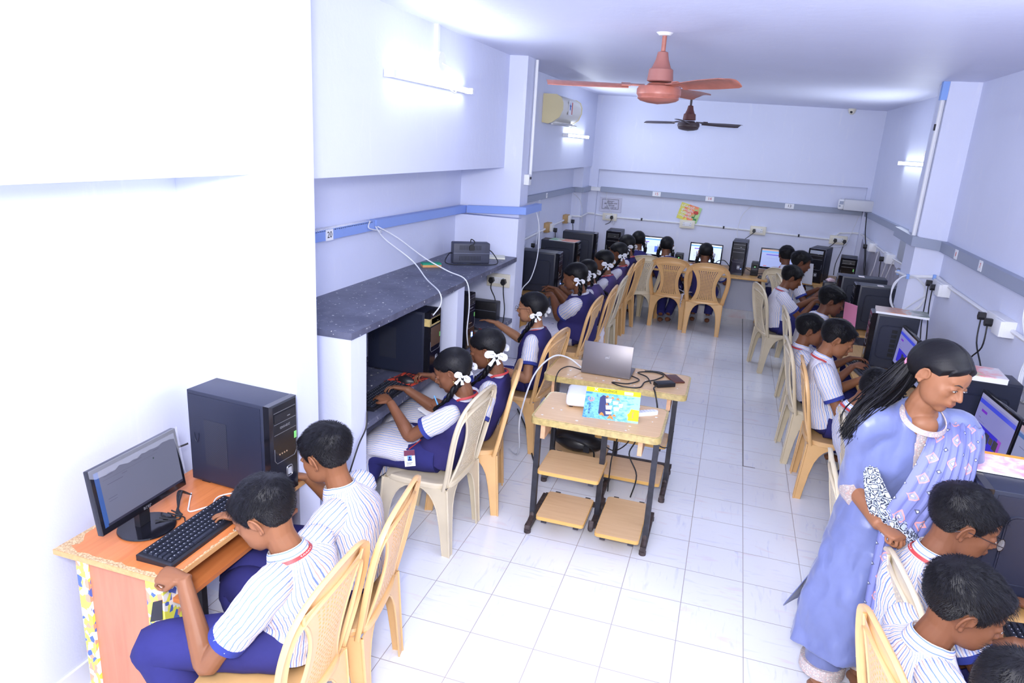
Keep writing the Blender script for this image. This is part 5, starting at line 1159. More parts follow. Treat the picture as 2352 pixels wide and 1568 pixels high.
# ================================================================ people
def smin(a, b, k):
    h = np.clip(.5 + .5 * (b - a) / k, 0, 1); return b * (1 - h) + a * h - k * h * (1 - h)
def smax(a, b, k): return -smin(-a, -b, k)
def sd_ell(p, c, r):
    q = (p - np.array(c)) / np.array(r); k0 = np.linalg.norm(q, axis=1); k1 = np.linalg.norm(q / np.array(r), axis=1) + 1e-9
    return k0 * (k0 - 1) / k1
def sd_cap(p, a, b, r0, r1=None):
    a = np.array(a); b = np.array(b); r1 = r0 if r1 is None else r1; pa = p - a; ba = b - a
    h = np.clip(pa @ ba / (ba @ ba), 0, 1); return np.linalg.norm(pa - h[:, None] * ba, axis=1) - (r0 + (r1 - r0) * h)
def head_sdf(p, female=False):
    p = p.copy(); ax = np.abs(p[:, 0]); q = p.copy(); q[:, 0] = ax       # mirrored coordinates
    d = sd_ell(p, (0, -.018, .030), (.0745, .094, .080))
    d = smin(d, sd_ell(p, (0, .028, -.025), (.058, .056, .072)), .035)
    d = smin(d, sd_ell(q, (.030, .035, -.058), (.026, .040, .030)), .030)   # jaw
    d = smin(d, sd_ell(p, (0, .066, -.088), (.021, .018, .016)), .022)      # chin
    d = smin(d, sd_ell(q, (.038, .056, -.020), (.019, .018, .020)), .018)   # cheekbones
    d = smin(d, sd_ell(p, (0, .055, .040), (.050, .032, .030)), .02)        # forehead
    d = smin(d, sd_cap(q, (.012, .083, .022), (.040, .070, .026), .007), .012)  # brow
    d = smax(d, -sd_ell(q, (.031, .103, .004), (.018, .020, .011)), .010)   # sockets
    d = smin(d, sd_ell(q, (.031, .0755, .004), (.0165, .0145, .0115)), .004)  # lids
    d = smin(d, sd_cap(p, (0, .086, .012), (0, .1065, -.024), .0065, .0095), .009)   # nose
    d = smin(d, sd_ell(q, (.012, .094, -.029), (.0085, .010, .0075)), .005)
    d = smin(d, sd_ell(p, (0, .080, -.052), (.028, .016, .018)), .012)      # muzzle
    d = smin(d, sd_ell(q, (.009, .0935, -.0505), (.014, .0075, .0045)), .003)
    d = smin(d, sd_ell(p, (0, .0925, -.0605), (.018, .0085, .0055)), .003)
    d = smax(d, -sd_ell(p, (0, .104, -.0555), (.024, .010, .0013)), .002)
    return d
def march(D, f, r0=.19, it=70):
    r = np.full(len(D), r0)
    for _ in range(it): r = r - np.maximum(f(D * r[:, None]), -.01) * .7
    return r
def ico(sub):
    bm = bmesh.new(); bmesh.ops.create_icosphere(bm, subdivisions=sub, radius=1); bm.verts.ensure_lookup_table()
    V = np.array([v.co[:] for v in bm.verts]); F = [tuple(v.index for v in f.verts) for f in bm.faces]; bm.free()
    return V / np.linalg.norm(V, axis=1)[:, None], F
_V6, _F6 = ico(6); _V5, _F5 = ico(5)
_HR6 = march(_V6, head_sdf); _HR5 = march(_V5, head_sdf)
def head_r(d):
    D = np.array([tuple(Vector(d).normalized())]); return float(march(D, head_sdf)[0])
def ear_mesh(b, s, T):
    c = Vector((s * .0735, -.012, -.004)); tilt = Matrix.Rotation(R(-12), 4, 'X') @ Matrix.Rotation(R(22) * s, 4, 'Z')
    M = T @ Matrix.Translation(c) @ tilt
    b.M = M
    b.ell((s * .004, 0, 0), (.006, .0155, .027), 14)
    b.tube([(s * (.010 + .002 * math.sin(a)), -.017 * math.cos(a) - .002, .026 * math.sin(a) + .004 - (0.006 if math.sin(a) < -.5 else 0)) for a in np.linspace(-1.2, 3.4, 12)], .0042, 7, 2)
    b.tube([(s * .009, -.008, .018), (s * .010, -.0085, .003), (s * .009, -.003, -.010)], .0032, 6, 3)
    b.ell((s * .008, .008, -.004), (.004, .004, .006), 8); b.ell((s * .008, .004, -.024), (.005, .0075, .008), 8)
    b.M = None
# ---- hair caps
def hairline(D, P, style):
    y = P[:, 1]; z = P[:, 2]; ax = np.abs(P[:, 0])
    if style == 'boy':
        hz = np.interp(y, [-.12, -.045, -.03, -.018, .002, .016, .030, .050, .075, .1], [-.062, -.056, -.030, .020, .022, -.010, -.004, .038, .062, .066])
    else:
        hz = np.interp(y, [-.12, -.06, -.03, -.012, .012, .030, .055, .08, .1], [-.075, -.066, -.032, .004, .010, .012, .040, .064, .070])
        hz = hz + .010 * np.clip(ax / .04, 0, 1) * (y > .05) * -1
    return z - hz
_hair = {}
def hair_mesh(style, seed=0, top=.020, side=.006, strands=0, length=.022, spike=.5):
    key = (style, seed)
    if key in _hair: return _hair[key]
    V, F, r = _V6, _F6, _HR6; P = V * r[:, None]; m = hairline(V, P, style); k = smoothstep(-.002, .016 if style == 'boy' else .030, m)
    up = smoothstep(.0, .07, P[:, 2]); rnd = random.Random(seed); o = np.array([rnd.uniform(-5, 5) for _ in range(3)])
    nz = np.array([noise.fractal(Vector(p * 26 + o), .8, 2.2, 3) for p in V * .09]) if True else 0
    nl = np.array([noise.noise(Vector(p * 5 + o)) for p in V])
    if style == 'boy':
        th = side + (top - side) * up + .004 * nl * up
        fr = smoothstep(.045, .08, P[:, 1]) * smoothstep(.05, .08, P[:, 2]); th = th + fr * .008
        streak = np.array([noise.noise(Vector((p[0] * 60, p[1] * 14, p[2] * 30)) + Vector(o)) for p in P])
        th = th + .0022 * streak * up + .001 * nz
    else:
        th = np.full(len(V), .011) + .003 * up
        part = np.exp(-(P[:, 0] / .004) ** 2) * smoothstep(-.05, -.01, P[:, 1]) * (P[:, 2] > .03); th = th - .007 * part
        streak = np.array([noise.noise(Vector((p[0] * 20, math.atan2(p[2] + .05, p[1] + .1) * 26, 0)) + Vector(o)) for p in P]); th = th + .0008 * streak
        if style == 'girl':
            for s in (-1, 1):
                c = np.array([s * .062, -.058, -.028]); th = th + .016 * np.exp(-np.sum((P - c) ** 2, axis=1) / .028 ** 2)
        else:
            c = np.array([0, -.10, -.01]); th = th + .016 * np.exp(-np.sum((P - c) ** 2, axis=1) / .05 ** 2) + .004
    rr = r + th * k - .007 * (1 - k); Q = V * rr[:, None]
    verts = [tuple(q) for q in Q]; faces = list(F); 
    if strands:
        b = MB(); idx = [i for i in range(len(V)) if m[i] > .003]
        for _ in range(strands):
            i = rnd.choice(idx); p = Vector(Q[i]); n = Vector(V[i]); u = up[i]
            whorl = Vector((0.01, -.07, .09)); fl = (p - whorl); fl = fl - n * fl.dot(n); fl = fl.normalized() if fl.length > 1e-4 else Vector((0, 1, 0))
            if u < .35: fl = (Vector((0, -.4, -1)) - n * Vector((0, -.4, -1)).dot(n)).normalized()
            fl = fl + Vector((rnd.gauss(0, .13), rnd.gauss(0, .13), rnd.gauss(0, .07)))
            L = length * (.35 + .65 * u) * rnd.uniform(.6, 1.2) * (1.25 if p.y > .05 else 1); w_ = .0007; s = n.cross(fl).normalized() * w_
            lift = spike * (.35 + .65 * u); p0 = p - n * .003; p1 = p + fl * L * .5 + n * L * .28 * lift; p2 = p + fl * L + n * (L * .42 * lift - L * L * 3)
            b.add([p0 - s, p0 + s, p1 + s * .8, p1 - s * .8, p2], [(0, 1, 2, 3), (3, 2, 4)])
        n0 = len(verts); verts += b.v; faces += [tuple(n0 + q for q in f) for f in b.f]
    me = bpy.data.meshes.new('hair'); me.from_pydata(verts, [], faces); me.materials.append(M_hair)
    me.polygons.foreach_set('use_smooth', [True] * len(me.polygons)); me.update(); _hair[key] = me
    return me
def hairmat():
    t = NT('black_hair'); c = t.coord(); n = t.noise(t.mapv(c, (60, 12, 60)), 9, 3, .6)
    t.set(col=(.0050, .0046, .0062), rough=.45, spec=.24); t.bump(n, .4, .002); return t.m
M_hair = hairmat()
def skin_mat(name, c1):
    t = NT(name); c = t.coord(); lip = t.n('ShaderNodeAttribute', attribute_name='lip').outputs['Fac']
    col = t.mix(t.ramp(t.noise(c, 9, 3), [(.3, 0), (.7, 1)]), c1, [x * .84 for x in c1]); col = t.mix(t.math('MULTIPLY', lip, .75), col, (c1[0] * .85, c1[1] * .55, c1[2] * .62))
    t.set(col=col, rough=.5, spec=.3, sss=.06); t.b.inputs['Subsurface Radius'].default_value = (.9, .35, .2); t.b.inputs['Subsurface Scale'].default_value = .008
    t.bump(t.noise(c, 700, 2), .08, .0005); return t.m
SK = {'a': skin_mat('skin_warm_brown', (.27, .112, .052)), 'b': skin_mat('skin_deep_brown', (.20, .080, .039)), 'c': skin_mat('skin_light_brown', (.38, .18, .095)), 'e': skin_mat('skin_teacher', (.30, .128, .062)), 'd': skin_mat('skin_dark_brown', (.15, .060, .034))}
def fabric(name, col, rough=.85, weave=1800, bump=.15, fold=.5):
    t = NT(name); c = t.coord(); n = t.noise(c, 14, 3, .6, .8)
    t.set(col=t.mix(t.ramp(n, [(.3, 0), (.7, 1)]), [x * .88 for x in col], col), rough=rough, spec=.25)
    t.bump(t.math('ADD', t.noise(c, weave, 1), t.math('MULTIPLY', n, fold * 8)), bump, .002); return t.m
def stripes(name, flip=False):
    t = NT(name); uv = t.sep(t.coord('UV')); c = t.coord(); x = uv[1] if flip else uv[0]
    n = t.noise(c, 12, 3, .6, .6); x = t.math('ADD', x, t.math('MULTIPLY', t.math('SUBTRACT', n, .5), .005))
    f = t.math('FRACT', t.math('DIVIDE', x, .0185))
    blue = t.math('LESS_THAN', t.math('ABSOLUTE', t.math('SUBTRACT', f, .25)), .095); org = t.math('LESS_THAN', t.math('ABSOLUTE', t.math('SUBTRACT', f, .75)), .06)
    col = t.mix(blue, (.75, .745, .78), (.18, .27, .62)); col = t.mix(org, col, (.60, .40, .36))
    t.set(col=col, rough=.85, spec=.2); t.bump(t.math('ADD', t.noise(c, 16, 4, .6, 1.2), t.math('MULTIPLY', t.noise(c, 1500, 1), .05)), .7, .012); return t.m
M_str = stripes('striped_shirting'); M_strh = stripes('striped_shirting_across', True)
M_navy = fabric('navy_cloth', (.030, .030, .155)); M_vest = fabric('navy_vest_cloth', (.032, .027, .13)); M_cuff = fabric('navy_cuff', (.035, .05, .26)); M_vestf = fabric('faded_violet_vest', (.085, .062, .19))
M_rib = mat('white_ribbon', (.82, .83, .88), .5); M_lan = mat('red_lanyard', (.45, .04, .04), .5); M_gold = mat('gold', (.8, .55, .2), .25, metal=.9); M_eye = mat('eye_white', (.75, .72, .70), .15); M_iris = mat('dark_iris', (.012, .007, .005), .1)
M_brow = mat('eyebrow_hair', (.012, .009, .009), .7); M_glass = mat('spectacle_frame', (.05, .04, .045), .25, metal=.7)
def voxelize(o, size, smooth_it=3):
    m = o.modifiers.new('r', 'REMESH'); m.mode = 'VOXEL'; m.voxel_size = size; m.use_smooth_shade = True
    s = o.modifiers.new('s', 'SMOOTH'); s.iterations = smooth_it; s.factor = .45
    dg = bpy.context.evaluated_depsgraph_get(); me = bpy.data.meshes.new_from_object(o.evaluated_get(dg)); old = o.data
    mats = [q for q in old.materials]; o.modifiers.clear(); o.data = me; me.materials.clear()
    for q in mats: me.materials.append(q)
    bpy.data.meshes.remove(old); me.polygons.foreach_set('use_smooth', [True] * len(me.polygons))
def hand(b, wr, d, nrm, side, pose, s=1.0):
    """wr wrist, d pointing direction, nrm back of the hand, side +1: thumb towards +lateral"""
    d = Vector(d).normalized(); n = Vector(nrm); n = (n - d * n.dot(d)).normalized(); l = d.cross(n).normalized() * side
    def ring(c, w_, h): return [c + l * (w_ * math.cos(a)) + n * (h * math.sin(a)) for a in np.linspace(0, 2 * PI, 13)[:-1]]
    curl = {'type': (14, 30, 24), 'fist': (62, 82, 55), 'flat': (4, 12, 10), 'hold': (38, 48, 35), 'point': (10, 16, 12)}[pose]
    b.loft([ring(wr - d * .02 * s, .022 * s, .017 * s), ring(wr, .022 * s, .016 * s), ring(wr + d * .025 * s, .031 * s, .016 * s), ring(wr + d * .055 * s, .038 * s, .0145 * s), ring(wr + d * .078 * s, .037 * s, .012 * s), ring(wr + d * .086 * s, .030 * s, .008 * s)])
    for k, (o_, L, r_) in enumerate(((.0285, .063, .0072), (.0095, .071, .0076), (-.0095, .066, .0072), (-.0275, .052, .0064))):
        p = wr + d * ((.074 if k in (1, 2) else .068) * s) + l * (o_ * s); a = 0; pts = [p - d * .012 * s, p]; rad = [r_ * s * 1.05, r_ * s * 1.05]
        sp = l * (o_ * .9)
        for j, (f, c_) in enumerate(((.44, curl[0] * (1 if not (pose == 'point' and k > 0) else 4)), (.31, curl[1]), (.25, curl[2]))):
            a += R(c_ * (1 + .10 * (k - 1))); dd = (d * math.cos(a) - n * math.sin(a) + sp * (1.5 if pose != 'fist' else .2)).normalized(); p = p + dd * L * f * s; pts.append(p); rad.append(r_ * s * (1 - .1 * (j + 1)))
        b.tube(pts, rad, 8, 3); b.ell(p, (r_ * s * .78,) * 3, 8)
    p = wr + d * .022 * s + l * .022 * s; td = (d * .75 + l * .75 - n * (.25 if pose != 'fist' else .7)).normalized(); t2 = (d * .95 + l * .15 - n * (.4 if pose != 'fist' else .9)).normalized()
    if pose == 'fist': t2 = (d * .7 - l * .6 - n * .6).normalized()
    b.tube([p - td * .01, p, p + td * .030 * s, p + td * .030 * s + t2 * .026 * s], [.012 * s, .0115 * s, .009 * s, .0075 * s], 8, 3); b.ell(p + td * .030 * s + t2 * .026 * s, (.0075 * s,) * 3, 8)
def ik(S, W, L1, L2, pole):
    v = W - S; D = v.length; mx = (L1 + L2) * .995
    if D > mx: W = S + v * (mx / D); v = W - S; D = mx
    a = (L1 * L1 - L2 * L2 + D * D) / (2 * D); h = math.sqrt(max(0, L1 * L1 - a * a)); u = v / D; p = Vector(pole); p = (p - u * p.dot(u)).normalized()
    return S + u * a + p * h, W
def ribbon(b, pts, w_, nrm, th=.0012):
    """flat ribbon along pts facing nrm (a function of the point or a vector)"""
    P, _ = smooth_path([Vector(p) for p in pts], [1] * len(pts), 5); rings = []
    for i, p in enumerate(P):
        t = (P[min(i + 1, len(P) - 1)] - P[max(i - 1, 0)]).normalized(); n = Vector(nrm(p) if callable(nrm) else nrm); n = (n - t * n.dot(t)).normalized(); s = t.cross(n)
        ww = w_[min(i * len(w_) // len(P), len(w_) - 1)] if hasattr(w_, '__len__') else w_
        rings.append([p - s * ww + n * th, p + s * ww + n * th, p + s * ww - n * th, p - s * ww - n * th])
    b.loft(rings); return P
def braid(name, pts, r0, parent):
    P, rad = smooth_path([Vector(p) for p in pts], [1] * len(pts), 10); N = len(P); b = MB()
    for ph in range(3):
        q = []; rr = []; up = Vector((0, 1, .3))
        for i, p in enumerate(P):
            t = (P[min(i + 1, N - 1)] - P[max(i - 1, 0)]).normalized(); s = t.cross(up).normalized(); n = s.cross(t); a = i * .42 + ph * 2 * PI / 3; k = 1 - .45 * i / N
            q.append(p + s * math.sin(a) * r0 * .8 * k + n * math.sin(2 * a) * r0 * .42 * k); rr.append(r0 * .72 * k)
        b.tube(q, rr, 7)
    b.ell(P[-1], (r0 * .5, r0 * .5, r0 * 1.1), 8)
    return b.build(name, M_hair, parent, smooth=80)
def bow(c, out, parent, s=1.0, seed=0):
    """white ribbon bow at c, facing direction out"""
    rnd = random.Random(seed); o = Vector(out).normalized(); x = Vector((0, 0, 1)).cross(o); x = x.normalized(); z = o.cross(x); rot = rnd.uniform(-.5, .5)
    x, z = x * math.cos(rot) + z * math.sin(rot), z * math.cos(rot) - x * math.sin(rot); c = Vector(c); b = MB()
    for sg in (-1, 1):
        q = rnd.uniform(.85, 1.2)
        b_pts = [c, c + x * sg * .022 * s * q + z * .016 * s + o * .008, c + x * sg * .048 * s * q + z * .010 * s + o * .010, c + x * sg * .050 * s * q - z * .010 * s + o * .004, c + x * sg * .022 * s * q - z * .008 * s + o * .002, c]
        ribbon(b, b_pts, [.006 * s, .011 * s, .013 * s, .013 * s, .010 * s, .006 * s], lambda p: (p - c).cross(o) + z * .01 + o * .3)
        t_ = [c, c + x * sg * .010 * s - z * .025 * s + o * .006, c + x * sg * (.02 + .01 * rnd.random()) * s - z * (.05 + .02 * rnd.random()) * s + o * .004]
        ribbon(b, t_, [.004 * s, .009 * s, .012 * s], o)
    b.ell(c + o * .004, (.009 * s, .009 * s, .009 * s), 10)
    return b.build('hair_ribbon', M_rib, parent, smooth=60)
def glasses(T, parent, m=M_glass, rw=.0225):
    b = MB(); b.M = T
    for s in (-1, 1):
        c = Vector((s * .033, .106, -.001)); b.tube([c + Vector((rw * math.cos(a), -.004 * abs(math.cos(a)) * s * math.cos(a) * 0, rw * .85 * math.sin(a))) for a in np.linspace(0, 2 * PI, 25)], .0012, 6)
        b.tube([c + Vector((s * rw, 0, .004)), Vector((s * .068, .085, .006)), Vector((s * .080, .02, .008)), Vector((s * .082, -.015, .004)), Vector((s * .078, -.035, -.012))], .0012, 6, 3)
    b.tube([(-.011, .106, .002), (0, .110, .005), (.011, .106, .002)], .0012, 6, 3); g = b.build('spectacles', m, parent)
    lens = NT('lens'); lens.set(col=(1, 1, 1), rough=.02, alpha=.18, spec=.8); b = MB(); b.M = T
    for s in (-1, 1): b.prism([(rw * math.cos(a), rw * .85 * math.sin(a)) for a in np.linspace(0, 2 * PI, 25)[:-1]], frame((s * .033, .106, -.001), (1, 0, 0), (0, 0, 1)), .0006)
    b.build('lens', lens.m, g)
def face_parts(T, root, look=0, earring=False, lash=True):
    def surf(x, z, lift=0):
        d = Vector((x, .09, z)); r_ = head_r(d); return d.normalized() * (r_ + lift)
    for s in (-1, 1):
        b = MB(); b.M = T; b.ell((s * .031, .0882, .0010), (.0115, .0033, .0030), 12); e = b.build('eye', M_eye, root)
        b = MB(); b.M = T; b.ell((s * .031 + look * .003, .0897, .0002), (.0056, .0028, .0036), 10); b.build('iris', M_iris, e)
        b = MB(); b.M = T; b.tube([(s * .018, .0895, .002), (s * .025, .0925, .0062), (s * .033, .0925, .0066), (s * .044, .0865, .002)], [.0006, .0011, .0011, .0007], 5, 3); b.build('eyelashes', M_brow, root)
        b = MB(); b.M = T; pts = [surf(s * x, z, .0006) for x, z in ((.012, .0215), (.022, .0255), (.034, .0275), (.046, .0225))]; b.tube(pts, [.0018, .0024, .0021, .0009], 6, 3); b.build('eyebrow', M_brow, root)
        if earring:
            b = MB(); b.M = T; b.ell((s * .086, -.006, -.036), (.004, .004, .004), 8); b.ell((s * .087, -.006, -.045), (.003, .003, .005), 8); b.build('earring', M_gold, root)
def wrinkle(me_b, amp, sc, seed):
    o = Vector((seed * 3.1, seed * 1.7, seed)); out = []
    for v in me_b.v:
        p = Vector(v); n = noise.noise_vector(Vector((p.x * sc, p.y * sc, p.z * sc * 1.8)) + o) + .5 * noise.noise_vector(Vector((p.x * sc * 2.6, p.y * sc * 2.6, p.z * sc * 4)) + o)
        out.append(tuple(p + n * amp))
    me_b.v = out
def srings(spine, prof, ts, X, e=2.5, n=32, grow=0.0):
    """superelliptic rings round a spine function; prof(t)->(rx,ry)"""
    rings = []
    for t in ts:
        c = spine(t); tg = (spine(min(t + .02, 1)) - spine(max(t - .02, 0))).normalized(); x = (X - tg * X.dot(tg)).normalized(); y = tg.cross(x); rx, ry = prof(t); rx += grow; ry += grow
        rings.append([c + x * (rx * math.copysign(abs(math.cos(a)) ** (2 / e), math.cos(a))) + y * (ry * math.copysign(abs(math.sin(a)) ** (2 / e), math.sin(a))) for a in [2 * PI * k / n for k in range(n)]])
    return rings
def seated(label, pos, yaw, head, hy, hp, L, Rr, kind='boy', hr=0, poseL='type', poseR='type', skin='a', vox=.006, s=1.0, fat=1.0, tie=False, lanyard=True, spec=False, hair=0, look=0,
           knees=None, feet=None, vest=None, pz=.50, bows=(1, 1), idcard=False, poles=None, front=False, shirt_m=None, earring=True, py=-.03, lan_text=None, braids='down', poleL=None, poleR=None, handsL=None, handsR=None, hs=.93, flap=0, arm=1.0):
    root = empty('person', (pos[0], pos[1], 0), R(yaw), label, 'person', None)
    inv = Matrix.Rotation(-R(yaw), 3, 'Z'); loc = lambda w_: inv @ (Vector(w_) - Vector((pos[0], pos[1], 0)))
    Hc = loc(head); Rh = Matrix.Rotation(R(hy), 3, 'Z') @ Matrix.Rotation(-R(hp), 3, 'X') @ Matrix.Rotation(R(hr), 3, 'Y'); Rh2 = Matrix.Rotation(R(hy * .4), 3, 'Z') @ Matrix.Rotation(-R(hp * .55), 3, 'X') @ Matrix.Rotation(R(hr * .6), 3, 'Y')
    T = Matrix.Translation(Hc) @ Rh.to_4x4() @ Matrix.Scale(s * 1.0, 4)
    N = Hc + Rh2 @ Vector((0, -.035, -.134)) * s; P0 = Vector((0, py, pz)); mid = (P0 + N) / 2 + Vector((0, -.045 - .08 * max(0, N.y - P0.y), .02))
    spine = lambda t: P0 * (1 - t) ** 2 + mid * 2 * t * (1 - t) + N * t * t
    lat = Vector((1, 0, 0))
    WL = loc(L) if L is not None else Vector((-.16, .25, .56)); WR = loc(Rr) if Rr is not None else Vector((.16, .25, .56))
    tw = max(-.25, min(.25, (WR.y - WL.y) * .5)); lat = Vector((math.cos(tw), math.sin(tw), 0)) if True else lat
    f = fat
    prof = lambda t: (cr([.150, .140, .128, .140, .158, .166, .120, .054], t) * s * f, cr([.118, .110, .104, .106, .104, .090, .070, .052], t) * s * (f ** 1.3))
    Sc = spine(.80); SL = Sc - lat * .158 * s * f + Vector((0, .0, -.005)); SR = Sc + lat * .158 * s * f + Vector((0, 0, -.005)); L1 = .255 * s * arm; L2 = .225 * s * arm
    EL, WL = ik(SL, WL, L1, L2, poleL or (-.5, -.35, -1)); ER, WR = ik(SR, WR, L1, L2, poleR or (.5, -.35, -1))
    K = [Vector((-.10, .40, .48)), Vector((.10, .40, .48))] if knees is None else [loc(k) for k in knees]
    A = [Vector((-.10, .36, .08)), Vector((.10, .36, .08))] if feet is None else [loc(k) for k in feet]
    hip = [Vector((-.085, .0, pz - .005)), Vector((.085, .0, pz - .005))]
    # body: one continuous surface
    b = MB(); b.M = T; b.add([tuple(v * r_) for v, r_ in zip(_V5, _HR5)], _F5) if vox > .0045 else b.add([tuple(v * r_) for v, r_ in zip(_V6, _HR6)], _F6); b.M = None
    for sg in (-1, 1): ear_mesh(b, sg, T)
    neck0 = spine(.86); b.tube([neck0, N + Vector((0, 0, .01)), Hc + Rh2 @ Vector((0, -.028, -.07)) * s, Hc + Rh @ Vector((0, -.025, -.02)) * s], [.07 * s, .050 * s, .047 * s, .05 * s], 16, 4)
    b.loft(srings(spine, lambda t: tuple(q * .86 for q in prof(t)), [0, .1, .25, .4, .55, .7, .8, .88, .94, 1], lat, 2.3, 20))
    for S_, E_, W_, sg, po, hd in ((SL, EL, WL, -1, poseL, handsL), (SR, ER, WR, 1, poseR, handsR)):
        fa = (W_ - E_).normalized()
        b.tube([Sc + lat * sg * .09, S_, S_.lerp(E_, .35), S_.lerp(E_, .8), E_, E_.lerp(W_, .25), E_.lerp(W_, .7), W_], [v * s * f for v in (.034, .038, .037, .034, .034, .036, .027, .0215 / f)], 14, 4)
        hdv = Vector(hd) if hd else (fa * 1.0 + Vector((0, .15, -fa.z * .75)))
        up = Vector((0, 0, 1)) if abs(hdv.normalized().z) < .9 else Vector((0, 1, 0))
        hand(b, W_, hdv, up + lat * sg * .25, sg if True else -sg, po, s * hs)
    for i in (0, 1):
        b.tube([hip[i], hip[i].lerp(K[i], .5), K[i], K[i].lerp(A[i], .35), A[i] + Vector((0, 0, .03))], [.07, .062, .050, .044, .027], 12, 3)
        ft = Vector((A[i].x, A[i].y, .03)); fd = Vector(((A[i].x) * .4, 1, 0)).normalized()
        z0 = A[i].z
        b.tube([Vector((A[i].x, A[i].y - .035, z0 - .045)), Vector((A[i].x, A[i].y, z0 - .03)), ft + fd * .08 + Vector((0, 0, z0 - .085)), ft + fd * .15 + Vector((0, 0, z0 - .095))], [.026, .034, .030, .020], 12, 3, flat=.75)
        for k in range(5): b.ell(ft + fd * (.165 - .006 * k) + Vector(((-1 if i == 0 else 1) * (-.022 + .011 * k), 0, z0 - .097)), (.0065, .012, .007), 8)
    body = b.build('body', SK[skin], root); voxelize(body, vox, 3 if vox < .0045 else 2)
    me = body.data; co = np.empty(len(me.vertices) * 3); me.vertices.foreach_get('co', co); co = co.reshape(-1, 3); Ti = np.array(T.inverted()); q = co @ Ti[:3, :3].T + Ti[:3, 3]
    lipf = np.minimum(1, np.maximum(0, 1.5 - np.sqrt((q[:, 0] / .021) ** 2 + ((q[:, 2] + .0555) / .0105) ** 2 + ((q[:, 1] - .095) / .03) ** 2) * 1.2)); at = me.attributes.new('lip', 'FLOAT', 'POINT'); at.data.foreach_set('value', lipf)
    face_parts(T, root, look, earring=(kind == 'girl' and earring))
    # hair
    if kind == 'boy': hm = hair_mesh('boy', hair, **HAIRS[hair])
    else: hm = hair_mesh('girl', 0, strands=500, length=.02, spike=.12)
    ho = bpy.data.objects.new('hair', hm); COL.objects.link(ho); setparent(ho, root); ho.matrix_local = T; ho.matrix_basis = T
    if kind == 'girl':
        for sg, on in zip((-1, 1), bows):
            if not on: continue
            a = T @ Vector((sg * .074, -.062, -.036)); nb = spine(.93) + lat * sg * .085 + Vector((0, -.03 if braids == 'back' else .065, .0))
            end = spine(.72) + lat * sg * .07 + Vector((0, (-.13 if braids == 'back' else .12) * f, 0))
            braid('braid', [a, a.lerp(nb, .5) + lat * sg * .012, nb, end], .019 * s, root)
            bow(T @ Vector((sg * .094, -.062, -.026)), Rh @ Vector((sg, -.25, 0)), root, .82 * s * (.85 + .3 * random.Random(int(pos[1] * 77) + sg).random()), seed=int(abs(pos[1]) * 10) + sg)
    # clothing
    sh = shirt_m or M_str; ts = [i / 24 for i in range(25)]
    b = MB(); b.loft(srings(spine, lambda t: prof(t), ts, lat, 2.6, 48, .006 if kind == 'boy' else .0), uscale=.84); wrinkle(b, .006 if kind == 'boy' else .003, 14, pos[1]); so = b.build('shirt', sh, root, smooth=80)
    for S_, E_, sg in ((SL, EL, -1), (SR, ER, 1)):
        d_ = E_ - S_; e1 = S_ + d_ * .60; b = MB(); st = Sc + lat * sg * (.085 if kind == 'boy' else .140) * f
        b.tube([st, S_.lerp(st, .25) + Vector((0, 0, .006)), S_ + d_ * .2, S_ + d_ * .42, e1], [v * s * f for v in ((.060, .064, .062, .060, .060) if kind == 'boy' else (.038, .050, .057, .058, .058))], 24, 5, uscale=.40); wrinkle(b, .004, 20, pos[1] + sg); b.build('sleeve', sh, so, smooth=80)
        b = MB(); b.tube([S_ + d_ * .555, S_ + d_ * .64], [.0615 * s * f, .0615 * s * f], 24, uscale=.4); b.build('cuff', M_cuff, so, smooth=40)
    up = (Rh2 @ Vector((0, 0, 1))).normalized(); X = lat; Y = up.cross(X).normalized(); X = Y.cross(up)
    if kind == 'boy':
        b = MB(); rg = []
        for (r_, z) in ((.050, -.012), (.0535, .018), (.056, .024), (.060, .018), (.070, -.020), (.066, -.024)):
            rg.append([N + X * (r_ * s * math.cos(a)) + Y * (r_ * s * math.sin(a) * 1.02) + up * ((z - .012 * max(0, math.sin(a))) * s + .002) for a in [2 * PI * k / 28 for k in range(28)]])
        b.loft(rg, cap=(False, False), uscale=.36); b.build('collar', M_strh, so, smooth=60)
    if lanyard:
        b = MB(); c1 = spine(.62)
        pts = [N + X * (.073 * s * math.cos(a)) + Y * (.073 * s * math.sin(a)) + up * (-.006 - .03 * max(0, math.sin(a))) * s for a in np.linspace(R(-250), R(70), 14)]
        chest = spine(.58) + Y * (prof(.58)[1] + .012); tip = spine(.35) + Y * (prof(.35)[1] + .014)
        m1 = spine(.80) + Y * (prof(.8)[1] + .010)
        ctr = N
        P_ = ribbon(b, [tip - X * .004, chest - X * .02, m1 - X * .035] + pts + [m1 + X * .035, chest + X * .02, tip + X * .004], .0062, lambda p: (p - (ctr - up * .05)))
        lo = b.build('lanyard', M_lan, root, smooth=60)
        if lan_text:
            for a0 in (lan_text[1],):
                for k, chh in enumerate(lan_text[0]):
                    a = R(a0 + k * 8.5 * lan_text[2]); rad_ = Vector(X * math.cos(a) + Y * math.sin(a)); tg = (-X * math.sin(a) + Y * math.cos(a)) * lan_text[2]
                    p = N + rad_ * .0748 * s + up * (-.006 - .03 * max(0, math.sin(a))) * s
                    text(chh, .0115, M_paper, lo, frame(p, tg, up if lan_text[2] > 0 else -up) if False else frame(p, tg, up * (1 if lan_text[2] > 0 else -1)), 'lettering', .0002, bold=.0003)
